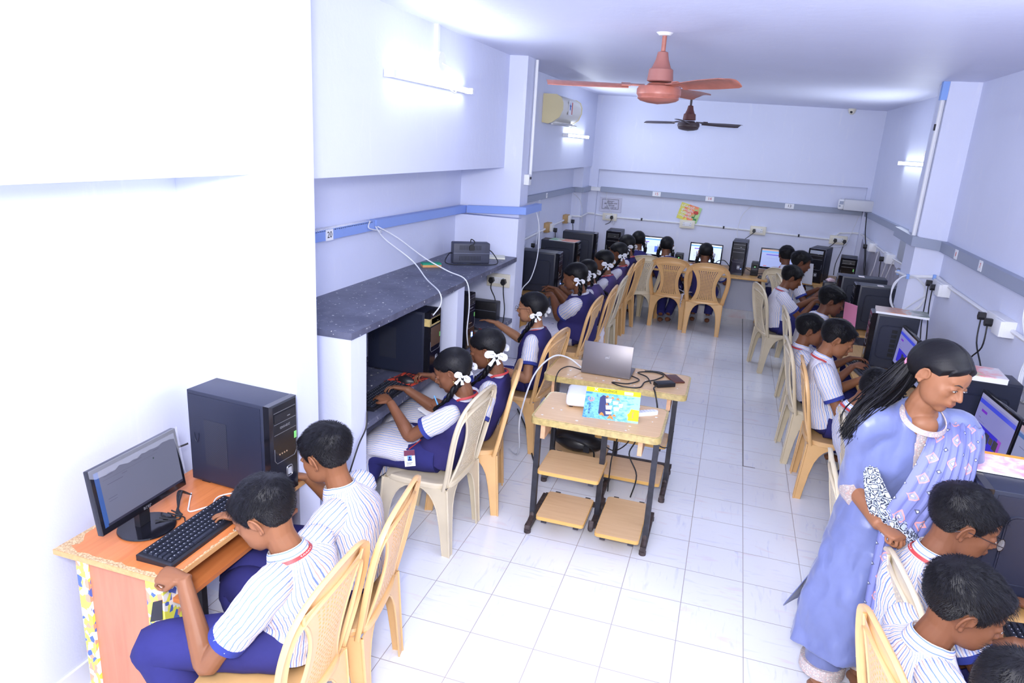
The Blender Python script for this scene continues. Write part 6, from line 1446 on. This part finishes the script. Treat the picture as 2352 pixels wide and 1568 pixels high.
        if idcard:
            T2 = frame(idcard[0] if not isinstance(idcard, bool) else tip, idcard[1], idcard[2]); b = MB(); b.M = T2; b.box((0, 0, 0), (.056, .088, .002), ); c_ = b.build('identity_card', M_paper, lo)
            b = MB(); b.M = T2; b.b2((-.028, .014, .0012), (.028, .044, .0018)); b.build('maroon_band', mat('maroon_print', (.15, .02, .06), .5), c_)
            b = MB(); b.M = T2; b.b2((-.012, -.014, .0014), (.012, .016, .0021)); b.build('photo_panel', mat('photo_blue', (.15, .35, .7), .5), c_)
            b = MB(); b.M = T2; b.ell((0, .004, .0022), (.006, .007, .001), 10); b.b2((-.009, -.012, .002), (.009, -.003, .0025)); b.build('portrait', M_navy, c_)
            for k in range(3): b = MB(); b.M = T2; b.b2((-.018, -.024 - k * .006, .0012), (.014 - .004 * k, -.022 - k * .006, .0016)); b.build('print_line', M_ink, c_)
            b = MB(); o2 = Vector(T2.translation) + Vector(idcard[2]).normalized() * .05; b.tube([tip, tip.lerp(o2, .5), o2], .003, 6, 3); b.build('strap', M_lan, lo)
    if tie:
        b = MB(); kn = N + Y * .072 * s - up * .03 * s; chest = spine(.5) + Y * (prof(.5)[1] + .016); tip = spine(.15) + Y * (prof(.2)[1] + .02)
        ribbon(b, [kn, kn.lerp(chest, .3) + Y * .012, chest, tip], [.009, .013, .02, .024, .026], Y, .003); b.ell(kn, (.014, .012, .016), 10); b.build('tie', M_navy, root, smooth=60)
    if kind == 'girl':
        vm = vest or M_vest; vp = lambda t: (prof(t)[0] + .014 * float(smoothstep(.72, .84, t)), prof(t)[1])
        b = MB(); b.loft(srings(spine, lambda t: (float(vp(t)[0]), prof(t)[1]), [i * .965 / 24 for i in range(25)], lat, 2.7, 44, .014), cap=(True, True), uscale=.8); wrinkle(b, .005, 11, pos[1] + 3); b.build('vest', vm, root, smooth=80)
        # skirt over the lap
        km = (K[0] + K[1]) / 2; p0 = P0 + Vector((0, -.02, -.02)); sk = [p0, P0 + Vector((0, .10, -.005)), km * .55 + P0 * .45 + Vector((0, 0, .012)), km + Vector((0, .0, .02)), km + Vector((0, .06, -.06)), km + Vector((0, .07, -.17))]
        b = MB(); rings = []; n = 40
        for i in range(26):
            t = i / 25; c_ = cr(sk, t); c2 = cr(sk, min(1, t + .02)); c0 = cr(sk, max(0, t - .02)); tg = (c2 - c0).normalized(); x = Vector((1, 0, 0)); y = tg.cross(x)
            wx = cr([.155, .175, .185, .195, .205, .215], t) * f; wy = cr([.10, .095, .085, .075, .085, .09], t)
            rings.append([c_ + x * (wx * (1 + .03 * math.sin(a * 11) * t) * math.copysign(abs(math.cos(a)) ** .8, math.cos(a))) + y * (wy * (1 + .05 * math.sin(a * 9 + 1) * t) * math.sin(a)) for a in [2 * PI * k / n for k in range(n)]])
        b.loft(rings, uscale=.95); wrinkle(b, .007, 9, pos[1] + 5); b.build('skirt', M_str, root, smooth=80)
        # back flap of the tunic hanging behind the seat
        if flap:
            b = MB(); ribbon(b, [(flap * .15, -.10, .475), (flap * .245, -.13, .455), (flap * .262, -.14, .38), (flap * .258, -.13, .30)], [.09, .09, .08, .055], (flap, -.2, .2), .004); wrinkle(b, .012, 16, pos[1]); b.build('tunic_flap', M_str, root, smooth=60) 
    b = MB()
    for i in (0, 1):
        b.tube([hip[i] + Vector((0, -.05, 0)), hip[i].lerp(K[i], .5), K[i] + Vector((0, -.01, -.005)), K[i].lerp(A[i], .15) + Vector((0, .01, 0)), K[i].lerp(A[i], .5), A[i] + Vector((0, 0, .05))], [v * s for v in (.090, .086, .072, .070, .062, .050)], 18, 5)
    b.ell(P0 + Vector((0, -.0, -.015)), (.155 * f, .12, .085), 20); wrinkle(b, .005, 12, pos[1] + 8); b.build('trousers', M_navy, root, smooth=80)
    if spec: glasses(T, root)
    return root
HAIRS = {0: dict(top=.017, side=.006, strands=7000, length=.019, spike=.22), 1: dict(top=.018, side=.006, strands=7500, length=.020, spike=.32), 2: dict(top=.022, side=.007, strands=7000, length=.026, spike=.16), 3: dict(top=.022, side=.010, strands=5000, length=.022, spike=.5)}
HD = Vector
# left front boys
seated('boy with his back turned, gripping the near edge of the orange desk', (-1.29, 1.79), 92, (-1.335, 1.745, .945), 10, 30, (-1.55, 1.60, .735), (-1.60, 1.98, .74), skin='a', vox=.0033, s=1.06, hair=0, poseL='fist', poseR='type',
       knees=[(-1.60, 1.52, .53), (-1.62, 1.95, .47)], feet=[(-1.45, 1.55, .20), (-1.55, 1.95, .08)], lan_text=('SCHOOL', -70, -1), poleL=(-.30, -1.0, -.75), handsL=(-.10, .75, .05), arm=1.18)
seated('boy in profile leaning to the orange desk beside the big tower', (-1.30, 2.17), 97, (-1.39, 2.20, .95), -14, 20, (-1.54, 2.10, .735), (-1.58, 2.36, .74), skin='a', vox=.0033, s=1.04, hair=1, feet=[(-1.43, 2.10, .08), (-1.42, 2.33, .08)], lanyard=False)
# alcove girls
seated('girl with white bow and hanging identity card typing at the stone worktop', (-1.40, 3.335), 90, (-1.305, 3.30, .98), 12, 26, (-1.62, 3.20, .785), (-1.63, 3.42, .785), 'girl', skin='b', vox=.0033, s=1.0, braids='down',
       knees=[(-1.70, 3.22, .47), (-1.72, 3.42, .50)], feet=[(-1.85, 3.2, .10), (-1.9, 3.5, .10)], idcard=((-.215, .06, .52), (.41, -.89, .0925), (.1, .15, 1)))
seated('girl beside her reaching for the mouse, white bow behind her ear', (-1.37, 3.77), 94, (-1.27, 3.74, .985), 8, 20, (-1.42, 3.48, .70), (-1.60, 3.70, .785), 'girl', skin='b', vox=.0033, s=1.02, braids='down', poseR='hold', poseL='hold')
seated('girl in spectacles with thin white bow reaching into the farther alcove', (-1.31, 4.79), 86, (-1.30, 4.80, 1.01), 2, 4, (-1.45, 4.55, .60), (-1.66, 5.08, .79), 'girl', skin='c', vox=.0038, s=1.02, spec=True, vest=M_vest, poseR='flat', poseL='flat')
# left long desk
seated('largest girl in navy vest, two white bows, first beyond the left column', (-1.27, 6.17), 88, (-1.29, 6.17, 1.015), 0, 16, (-1.50, 6.25, .80), (-1.54, 6.50, .82), 'girl', skin='b', vox=.005, s=1.08, fat=1.28, braids='back', lanyard=False, poseR='point')
seated('girl half hidden behind the largest girl, only her vest and braid showing', (-1.24, 6.72), 90, (-1.30, 6.76, .97), 0, 20, (-1.60, 6.65, .77), (-1.60, 6.9, .77), 'girl', skin='b', vox=.007, s=.98, braids='back', vest=M_vestf, lanyard=False, flap=-1)
seated('girl third beyond the left column with a looped bow and chin in hand', (-1.24, 7.29), 90, (-1.235, 7.28, 1.005), 0, 10, (-1.50, 7.2, .80), (-1.50, 7.45, .84), 'girl', skin='b', vox=.0055, s=1.0, braids='down', vest=M_vestf)
seated('girl fourth beyond the left column, bow high on her braid', (-1.27, 7.95), 92, (-1.19, 7.95, 1.01), 0, 12, (-1.50, 7.85, .80), (-1.50, 8.1, .80), 'girl', skin='b', vox=.006, s=1.0, braids='down', vest=M_vestf)
seated('girl fifth beyond the left column, dark head beside the corner tower', (-1.22, 8.50), 86, (-1.185, 8.50, 1.04), -10, 10, (-1.48, 8.45, .80), (-1.48, 8.7, .80), 'girl', skin='b', vox=.007, s=1.0, braids='back')
seated('girl in the left back corner turned to the bright monitor', (-1.13, 8.98), 20, (-1.115, 9.10, 1.03), -10, 8, (-1.20, 9.2, .78), (-1.0, 9.25, .78), 'girl', skin='b', vox=.007, s=1.0, braids='back', bows=(0, 1))
seated('girl seen from behind at the back desk, bare soles crossed under the chair', (-.66, 9.10), -4, (-.755, 9.16, .985), 4, 14, (-.80, 9.32, .78), (-.55, 9.34, .78), 'girl', skin='b', vox=.006, s=1.0, braids='back', feet=[(-.72, 9.02, .09), (-.63, 9.08, .09)], knees=[(-.75, 9.42, .47), (-.55, 9.42, .47)], lanyard=False, flap=1)
seated('girl seen from behind at the back desk, rightmost of the girls', (-.22, 8.97), 0, (-.262, 9.03, .965), 2, 18, (-.42, 9.2, .78), (-.05, 9.22, .78), 'girl', skin='b', vox=.006, s=1.0, braids='back', feet=[(-.33, 9.28, .09), (-.14, 9.30, .09)], knees=[(-.33, 9.35, .47), (-.12, 9.35, .47)], lanyard=False, flap=-1)
# right side
seated('boy in the right back corner facing the lit monitor, short black hair', (.72, 9.12), 10, (.68, 9.17, 1.01), 0, 8, (.50, 9.30, .78), (.85, 9.36, .78), skin='d', vox=.007, s=1.0, hair=0)
seated('boy with thick curly hair near the right back corner looking right', (.78, 8.35), -80, (.785, 8.33, 1.055), -8, 14, (1.02, 8.4, .78), (1.02, 8.2, .78), skin='d', vox=.006, s=1.0, hair=3)
seated('boy in pale striped shirt bending toward the right desk near the back', (.63, 7.63), -82, (.655, 7.62, .985), -4, 22, (.92, 7.8, .77), (.90, 7.6, .77), skin='b', vox=.0055, s=1.02, hair=1)
seated('boy leaning low over the right desk, white collar at his neck', (.80, 6.56), -86, (.915, 6.55, .985), -8, 18, (1.02, 6.7, .78), (1.0, 6.25, .78), skin='d', vox=.0055, s=1.05, hair=2, lanyard=False)
seated('boy with ruffled hair just behind the boy with the navy tie', (.76, 5.42), -88, (.655, 5.40, .965), -8, 8, (.98, 5.52, .77), (.96, 5.3, .77), skin='b', vox=.0055, s=.98, hair=1)
seated('boy with a navy tie and red lanyard typing on the grey keyboard', (.82, 4.85), -90, (.755, 4.84, 1.055), -4, 22, (.99, 5.0, .775), (.97, 4.70, .775), skin='a', vox=.0036, s=1.04, hair=0, tie=True, feet=[(.93, 5.30, .09), (.93, 4.75, .09)], knees=[(1.12, 5.0, .47), (1.12, 4.75, .47)])
seated('boy with bowed dark head half covered by the teacher\'s ponytail', (.93, 4.05), -86, (.86, 4.02, .975), 0, 45, (1.12, 4.15, .77), (1.12, 3.85, .77), skin='b', vox=.007, s=1.0, hair=2)
seated('boy in round glasses with lanyard leaning over the right desk', (.86, 2.50), -84, (.875, 2.47, 1.035), -10, 18, (1.10, 2.52, .76), (1.14, 2.3, .76), skin='b', vox=.0033, s=1.06, hair=0, spec=True, lan_text=('PAUL MATRIC', -172, 1), poseL='flat', poseR='flat')
seated('boy with glossy wavy hair and navy tie knot at the lower right', (.80, 2.09), -82, (.785, 2.06, .965), -12, 18, (1.04, 2.28, .75), (1.05, 2.0, .75), skin='b', vox=.0033, s=1.06, hair=2, tie=True, lanyard=False)
seated('boy in the bottom right corner, little more than his dark hair showing', (.86, 1.66), -80, (.79, 1.68, .955), 0, 35, (1.15, 1.8, .75), (1.15, 1.5, .75), skin='b', vox=.005, s=1.02, hair=3, lanyard=False)
# ================================================================ the teacher
def teacher():
    O = Vector((.72, 2.72, 0))
    root = empty('person', O, 0, 'woman standing in a satin blue kurta and patterned stole, fist on a chair back', 'person')
    Hc = Vector((.765, 2.685, 1.468)) - O; Rh = Matrix.Rotation(R(221), 3, 'Z') @ Matrix.Rotation(-R(20), 3, 'X') @ Matrix.Rotation(R(-8), 3, 'Y')
    T = Matrix.Translation(Hc) @ Rh.to_4x4() @ Matrix.Scale(.975, 4)
    lat = Vector((math.cos(R(196)), math.sin(R(196)), 0)); fwd = Vector((-math.sin(R(196)), math.cos(R(196)), 0))
    P0 = Vector((.735, 2.80, .84)) - O; N = Hc + Vector((-.028, .022, -.128)); mid = (P0 + N) / 2 + Vector((.0, .06, .0))
    spine = lambda t: P0 * (1 - t) ** 2 + mid * 2 * t * (1 - t) + N * t * t
    prof = lambda t: (cr([.185, .165, .150, .158, .172, .178, .13, .056], t), cr([.13, .118, .112, .122, .128, .108, .075, .055], t))
    Sc = spine(.82); SR = Sc + lat * .170; SL = Sc - lat * .165
    b = MB(); b.M = T; b.add([tuple(v * r_) for v, r_ in zip(_V6, _HR6)], _F6); b.M = None
    for sg in (-1, 1): ear_mesh(b, sg, T)
    b.tube([spine(.84), N + Vector((0, 0, .01)), Hc + Vector((-.012, .01, -.07)), Hc], [.075, .050, .049, .052], 16, 4)
    b.loft(srings(spine, lambda t: tuple(q * .88 for q in prof(t)), [0, .1, .25, .4, .55, .7, .8, .88, .94, 1], lat, 2.3, 20))
    W = Vector((.655, 2.56, .925)) - O; ER, W = ik(SR, W, .30, .235, (-.12, 1, -.55))
    WL = Vector((.96, 2.66, .80)) - O; EL, WL = ik(SL, WL, .285, .235, (.6, .9, -.2))
    for S_, E_, W_, sg, po, hd, up in ((SR, ER, W, 1, 'fist', (.62, -.78, -.05), (.1, .0, 1)), (SL, EL, WL, -1, 'flat', (.2, -.4, -1), (.9, 0, .1))):
        b.tube([Sc + (S_ - Sc) * .5, S_, S_.lerp(E_, .4), E_, E_.lerp(W_, .3), E_.lerp(W_, .7), W_], [.055, .056, .048, .041, .043, .033, .026], 16, 4)
        hand(b, W_, hd, up, -sg, po, 1.02)
    feet = [Vector((.605, 2.74, .08)) - O, Vector((.775, 2.86, .08)) - O]
    hips = [P0 + lat * .09, P0 - lat * .09]
    for h_, a_ in zip(hips, feet):
        k_ = h_.lerp(a_, .5)
        b.tube([h_, h_.lerp(k_, .5), k_, k_.lerp(a_, .4), a_], [.075, .066, .055, .052, .034], 14, 4)
        b.tube([a_ - fwd * .04 + Vector((0, 0, -.05)), a_ + Vector((0, 0, -.03)), a_ + fwd * .09 + Vector((0, 0, -.055)), a_ + fwd * .17 + Vector((0, 0, -.065))], [.028, .036, .036, .022], 12, 3, flat=.8)
    b.ell(N + fwd * .032 + Vector((0, 0, -.056)), (.050, .040, .046), 20); body = b.build('body', SK['e'], root); voxelize(body, .0036, 3)
    me = body.data; co = np.empty(len(me.vertices) * 3); me.vertices.foreach_get('co', co); co = co.reshape(-1, 3); Ti = np.array(T.inverted()); q = co @ Ti[:3, :3].T + Ti[:3, 3]
    lipf = np.minimum(1, np.maximum(0, 1.5 - np.sqrt((q[:, 0] / .021) ** 2 + ((q[:, 2] + .0555) / .0105) ** 2 + ((q[:, 1] - .095) / .03) ** 2) * 1.2)); at = me.attributes.new('lip', 'FLOAT', 'POINT'); at.data.foreach_set('value', lipf)
    face_parts(T, root, 0)
    ho = bpy.data.objects.new('hair', hair_mesh('woman', 0)); COL.objects.link(ho); setparent(ho, root); ho.matrix_basis = T
    # ponytail: loose locks falling over her right shoulder
    b = MB(); rnd = random.Random(4); base = T @ Vector((0, -.112, -.012)); sm = lambda p, k: p + Vector((math.sin(k * 2.1 + p.x * 40), math.cos(k * 1.3 + p.z * 30), 0)) * .004; key = [base, Vector((.655, 2.76, 1.405)) - O, Vector((.60, 2.72, 1.350)) - O, Vector((.540, 2.68, 1.290)) - O, Vector((.505, 2.66, 1.21)) - O]
    for k in range(520):
        j = Vector((rnd.gauss(0, 1), rnd.gauss(0, 1), rnd.gauss(0, 1))); pts = [p + j * a + Vector((rnd.gauss(0, 1), rnd.gauss(0, 1), rnd.gauss(0, 1))) * a2 for p, a, a2 in zip(key, (.009, .017, .015, .012, .008), (0, .003, .005, .008, .009))]; pts = [sm(p, k) for p in pts]
        b.tube(pts, [.0032, .0030, .0026, .0018, .0004], 4, 4)
    b.build('ponytail', M_hair, root, smooth=80)
    b = MB(); b.M = Matrix.Translation(T @ Vector((0, -.118, -.014))) @ Rh.to_4x4() @ Matrix.Rotation(PI / 2, 4, 'X'); b.tube([(.026 * math.cos(a), .026 * math.sin(a), 0) for a in np.linspace(0, 2 * PI, 20)], .007, 8); b.build('hair_band', mat('pink_band', (.75, .25, .38), .6), root)
    # kurta
    t_ = NT('periwinkle_satin'); c = t_.coord(); n = t_.noise(t_.mapv(c, (1, 1, .45)), 7, 3, .55, .8)
    t_.set(col=t_.mix(t_.ramp(n, [(.3, 0), (.7, 1)]), (.115, .14, .30), (.15, .18, .37)), rough=.34, spec=.5, sheen=.2); t_.bump(t_.math('ADD', n, t_.math('MULTIPLY', t_.noise(c, 900, 1), .02)), .55, .02); Ms = t_.m
    def emb():
        t = NT('silver_embroidery'); c = t.coord(); v = t.n('ShaderNodeTexVoronoi', {'Vector': c, 'Scale': 130.0}); w2 = t.n('ShaderNodeTexVoronoi', {'Vector': c, 'Scale': 60.0}, feature='DISTANCE_TO_EDGE').outputs[0]
        col = t.mix(t.ramp(v.outputs['Distance'], [(.2, 0), (.5, 1)]), (.74, .68, .60), (.50, .44, .42)); col = t.mix(t.math('LESS_THAN', w2, .03), col, (.66, .42, .36))
        t.set(col=col, rough=.45, metal=.25); t.bump(v.outputs['Distance'], .5, .002); return t.m
    Me = emb()
    low = [(.735, 2.80, .84), (.725, 2.81, .70), (.71, 2.80, .50), (.70, 2.79, .27)]
    b = MB(); rings = srings(spine, prof, [i / 22 for i in range(22, -1, -1)], lat, 2.3, 56, .010)
    # neckline: drop the last rings at the front
    n = 56
    for i in range(1, 15):
        s = i / 14; c_ = cr([Vector(p) - O for p in low], s); rx = .190 + .060 * s; ry = .136 + .040 * s; ring = []
        for k in range(n):
            a = 2 * PI * k / n; fold = 1 + .055 * s * math.sin(a * 6 + .5 + s) + .03 * s * math.sin(a * 11 + 2 * s)
            q = c_ + lat * (rx * fold * math.copysign(abs(math.cos(a)) ** .85, math.cos(a))) - (-fwd) * (ry * fold * math.sin(a)); ring.append(q)
        rings.append(ring)
    # srings use y = tangent x X ; orient the lower rings alike
    r0 = rings[22]; r1 = rings[23]
    if (Vector(r0[14]) - Vector(r1[14])).length > (Vector(r0[14]) - Vector(r1[42])).length: rings[23:] = [[r[(-k) % n] for k in range(n)] for r in rings[23:]]
    rings[0] = [Vector(p) - Vector((0, 0, .035)) * max(0, (Vector(p) - N).normalized().dot(fwd)) for p in rings[0]]
    b.loft(rings, cap=(True, True))
    for S_, E_, W_, sg in ((SR, ER, W, 1), (SL, EL, WL, -1)):
        b.tube([Sc + (S_ - Sc) * .3, S_ + Vector((0, 0, .002)), S_.lerp(E_, .4), S_.lerp(E_, .8), E_, E_.lerp(W_, .22)], [.066, .071, .068, .066, .066, .060], 26, 6)
    ku = b.build('kurta', Ms, root, smooth=80); voxelize(ku, .007, 8)
    for v_ in ku.data.vertices:
        p = v_.co; o_ = Vector((2.2, 3.3, 1.1)); nn_ = noise.noise_vector(Vector((p.x * 8, p.y * 8, p.z * 6)) + o_) + .6 * noise.noise_vector(Vector((p.x * 21, p.y * 21, p.z * 13)) + o_); v_.co = p + nn_ * (.009 if p.z < 1.25 else .004) + Vector((nn_.x, nn_.y, 0)) * (.012 if p.z < .75 else 0)
    for S_, E_, W_, sg in ((SR, ER, W, 1), (SL, EL, WL, -1)):
        b = MB(); e2 = E_.lerp(W_, .22)
        b.tube([E_.lerp(W_, .06), E_.lerp(W_, .28)], [.071, .065], 26); b.build('embroidered_cuff', Me, ku)
    # rear panel swinging out past the side slit
    b = MB(); b.loft([[(.60, 2.86, .74), (.66, 2.90, .74)], [(.52, 2.86, .55), (.64, 2.92, .55)], [(.425, 2.84, .335), (.60, 2.93, .33)]] if False else [[Vector(p) - O for p in r] for r in
        ([(.585, 2.74, .80), (.60, 2.86, .80), (.68, 2.92, .80)], [(.52, 2.76, .62), (.56, 2.89, .62), (.67, 2.95, .62)], [(.465, 2.79, .46), (.52, 2.92, .45), (.66, 2.97, .45)], [(.405, 2.83, .295), (.50, 2.94, .35), (.65, 2.99, .34)])], cap=(False, False), closed=False)
    fl = b.build('kurta_panel', Ms, ku, smooth=80); m = fl.modifiers.new('sub', 'SUBSURF'); m.levels = m.render_levels = 3; m = fl.modifiers.new('s', 'SOLIDIFY'); m.thickness = .003
    # placket and neckline on the front
    def front(t, off=.012, side=0.0):
        c_ = spine(t); tg = (spine(min(t + .02, 1)) - spine(max(t - .02, 0))).normalized(); x = (lat - tg * lat.dot(tg)).normalized(); y = tg.cross(x); y = y if y.dot(fwd) > 0 else -y; rx, ry = prof(t)
        k = (1 - min(.98, abs(side / (rx + .01))) ** 2.5) ** (1 / 2.5); return c_ + x * side + y * ((ry + .010) * k + off)
    b = MB(); P = [front(t, .007, .012) for t in np.linspace(.93, .40, 12)]; ribbon(b, P, [.022, .026, .028, .028, .028, .024], fwd, .002); b.build('placket', Me, ku, smooth=60)
    b = MB(); nb = []
    for a in np.linspace(-2.6, 2.6, 30):
        r_ = .066 + .012 * max(0, math.cos(a)); d_ = fwd * math.cos(a) + lat * math.sin(a); nb.append(N + d_ * (r_ + .022 * max(0, math.cos(a))) + Vector((0, 0, -.008 - .055 * max(0, math.cos(a)))))
    ribbon(b, nb, .010, lambda p: (p - N) + Vector((0, 0, .05)), .002); b.build('neckline', Me, ku, smooth=60)
    # trousers with embroidered hems
    b = MB(); b2 = MB()
    for h_, a_ in zip(hips, feet):
        k_ = h_.lerp(a_, .5); hem = a_ + Vector((0, 0, .07)); b.tube([h_, k_, k_.lerp(a_, .4), hem], [.080, .072, .080, .080], 24, 6)
        b2.tube([hem + Vector((0, 0, .045)), hem + Vector((0, 0, -.005))], [.089, .089], 24)
    wrinkle(b, .008, 12, 6); tr = b.build('trousers', Ms, root, smooth=80); b2.build('embroidered_hem', Me, tr)
    # stole
    def stole():
        t = NT('diamond_print_stole'); uv = t.sep(t.coord('UV')); u = t.math('MULTIPLY', uv[0], 14.5); v = t.math('MULTIPLY', uv[1], 12.5)
        def lattice(uo, vo):
            fu = t.math('ABSOLUTE', t.math('SUBTRACT', t.math('FRACT', t.math('ADD', u, uo)), .5)); fv = t.math('ABSOLUTE', t.math('SUBTRACT', t.math('FRACT', t.math('ADD', v, vo)), .5)); return t.math('ADD', fu, fv)
        d = lattice(0, 0); e = lattice(.5, .5)
        col = t.mix(t.math('MULTIPLY', t.math('GREATER_THAN', d, .21), t.math('LESS_THAN', d, .29)), (.17, .19, .43), (.74, .30, .28))
        col = t.mix(t.math('MULTIPLY', t.math('GREATER_THAN', d, .12), t.math('LESS_THAN', d, .19)), col, (.28, .32, .48)); col = t.mix(t.math('LESS_THAN', d, .085), col, (.78, .42, .42)); col = t.mix(t.math('LESS_THAN', d, .035), col, (.75, .75, .8))
        col = t.mix(t.math('LESS_THAN', e, .11), col, (.07, .08, .15)); col = t.mix(t.math('LESS_THAN', e, .05), col, (.7, .72, .8))
        t.set(col=col, rough=.6); t.bump(t.noise(t.mapv(t.coord('UV'), (60, 3, 1)), 1.0, 2), .6, .01); return t.m
    def drape(name, pts, hw, m, par, seed=0, fold=.012, nf=5, nrm=None, side=None):
        P, _ = smooth_path([Vector(p) - O for p in pts], [1] * len(pts), 8); rings = []; uv = []; N_ = len(P); nn = 26
        for i, p in enumerate(P):
            tg = (P[min(i + 1, N_ - 1)] - P[max(i - 1, 0)]).normalized(); o_ = Vector(nrm) if nrm else (p - Vector((spine(.6).x, spine(.6).y, p.z))); o_ = (o_ - tg * o_.dot(tg)).normalized(); s_ = tg.cross(o_)
            if side is not None: s_ = (side - tg * side.dot(tg)).normalized(); o2 = s_.cross(tg); o_ = o2 if o2.dot(p - spine(.55)) > 0 else -o2
            w_ = cr(hw, i / (N_ - 1)); rings.append([p + s_ * (w_ * (2 * j / nn - 1)) - o_ * (.09 * w_ * (2 * j / nn - 1) ** 2 * 4) + o_ * (fold * math.sin(j * nf * .5 + seed + i * .06)) for j in range(nn + 1)])
        b = MB(); b.loft(rings, cap=(False, False), closed=False, uscale=sum(hw) / len(hw) * 2.4); o = b.build(name, m, par, smooth=80); so = o.modifiers.new('s', 'SOLIDIFY'); so.thickness = .002; return o
    Mst = stole()
    st = drape('stole', [(.89, 2.86, .98), (.885, 2.83, 1.16), (.868, 2.745, 1.292), (.858, 2.64, 1.262), (.845, 2.585, 1.17), (.82, 2.555, 1.05), (.785, 2.55, .95), (.765, 2.56, .80), (.76, 2.56, .60), (.76, 2.56, .36)], [.08, .08, .085, .09, .105, .12, .12, .10, .09, .08], Mst, root, 1, .006, 4, side=-lat)
    q = NT('black_white_print'); c = q.coord(); v = q.n('ShaderNodeTexVoronoi', {'Vector': c, 'Scale': 42.0}, feature='DISTANCE_TO_EDGE').outputs[0]; q.set(col=q.mix(q.math('LESS_THAN', q.math('ABSOLUTE', q.math('SUBTRACT', v, .12)), .06), (.62, .68, .82), (.03, .035, .06)), rough=.6)
    drape('stole_end', [(.60, 2.68, 1.10), (.625, 2.60, 1.02), (.67, 2.55, .95), (.73, 2.53, .90), (.79, 2.53, .86)], [.03, .045, .05, .045, .03], q.m, st, 2, .006, 7)
teacher()
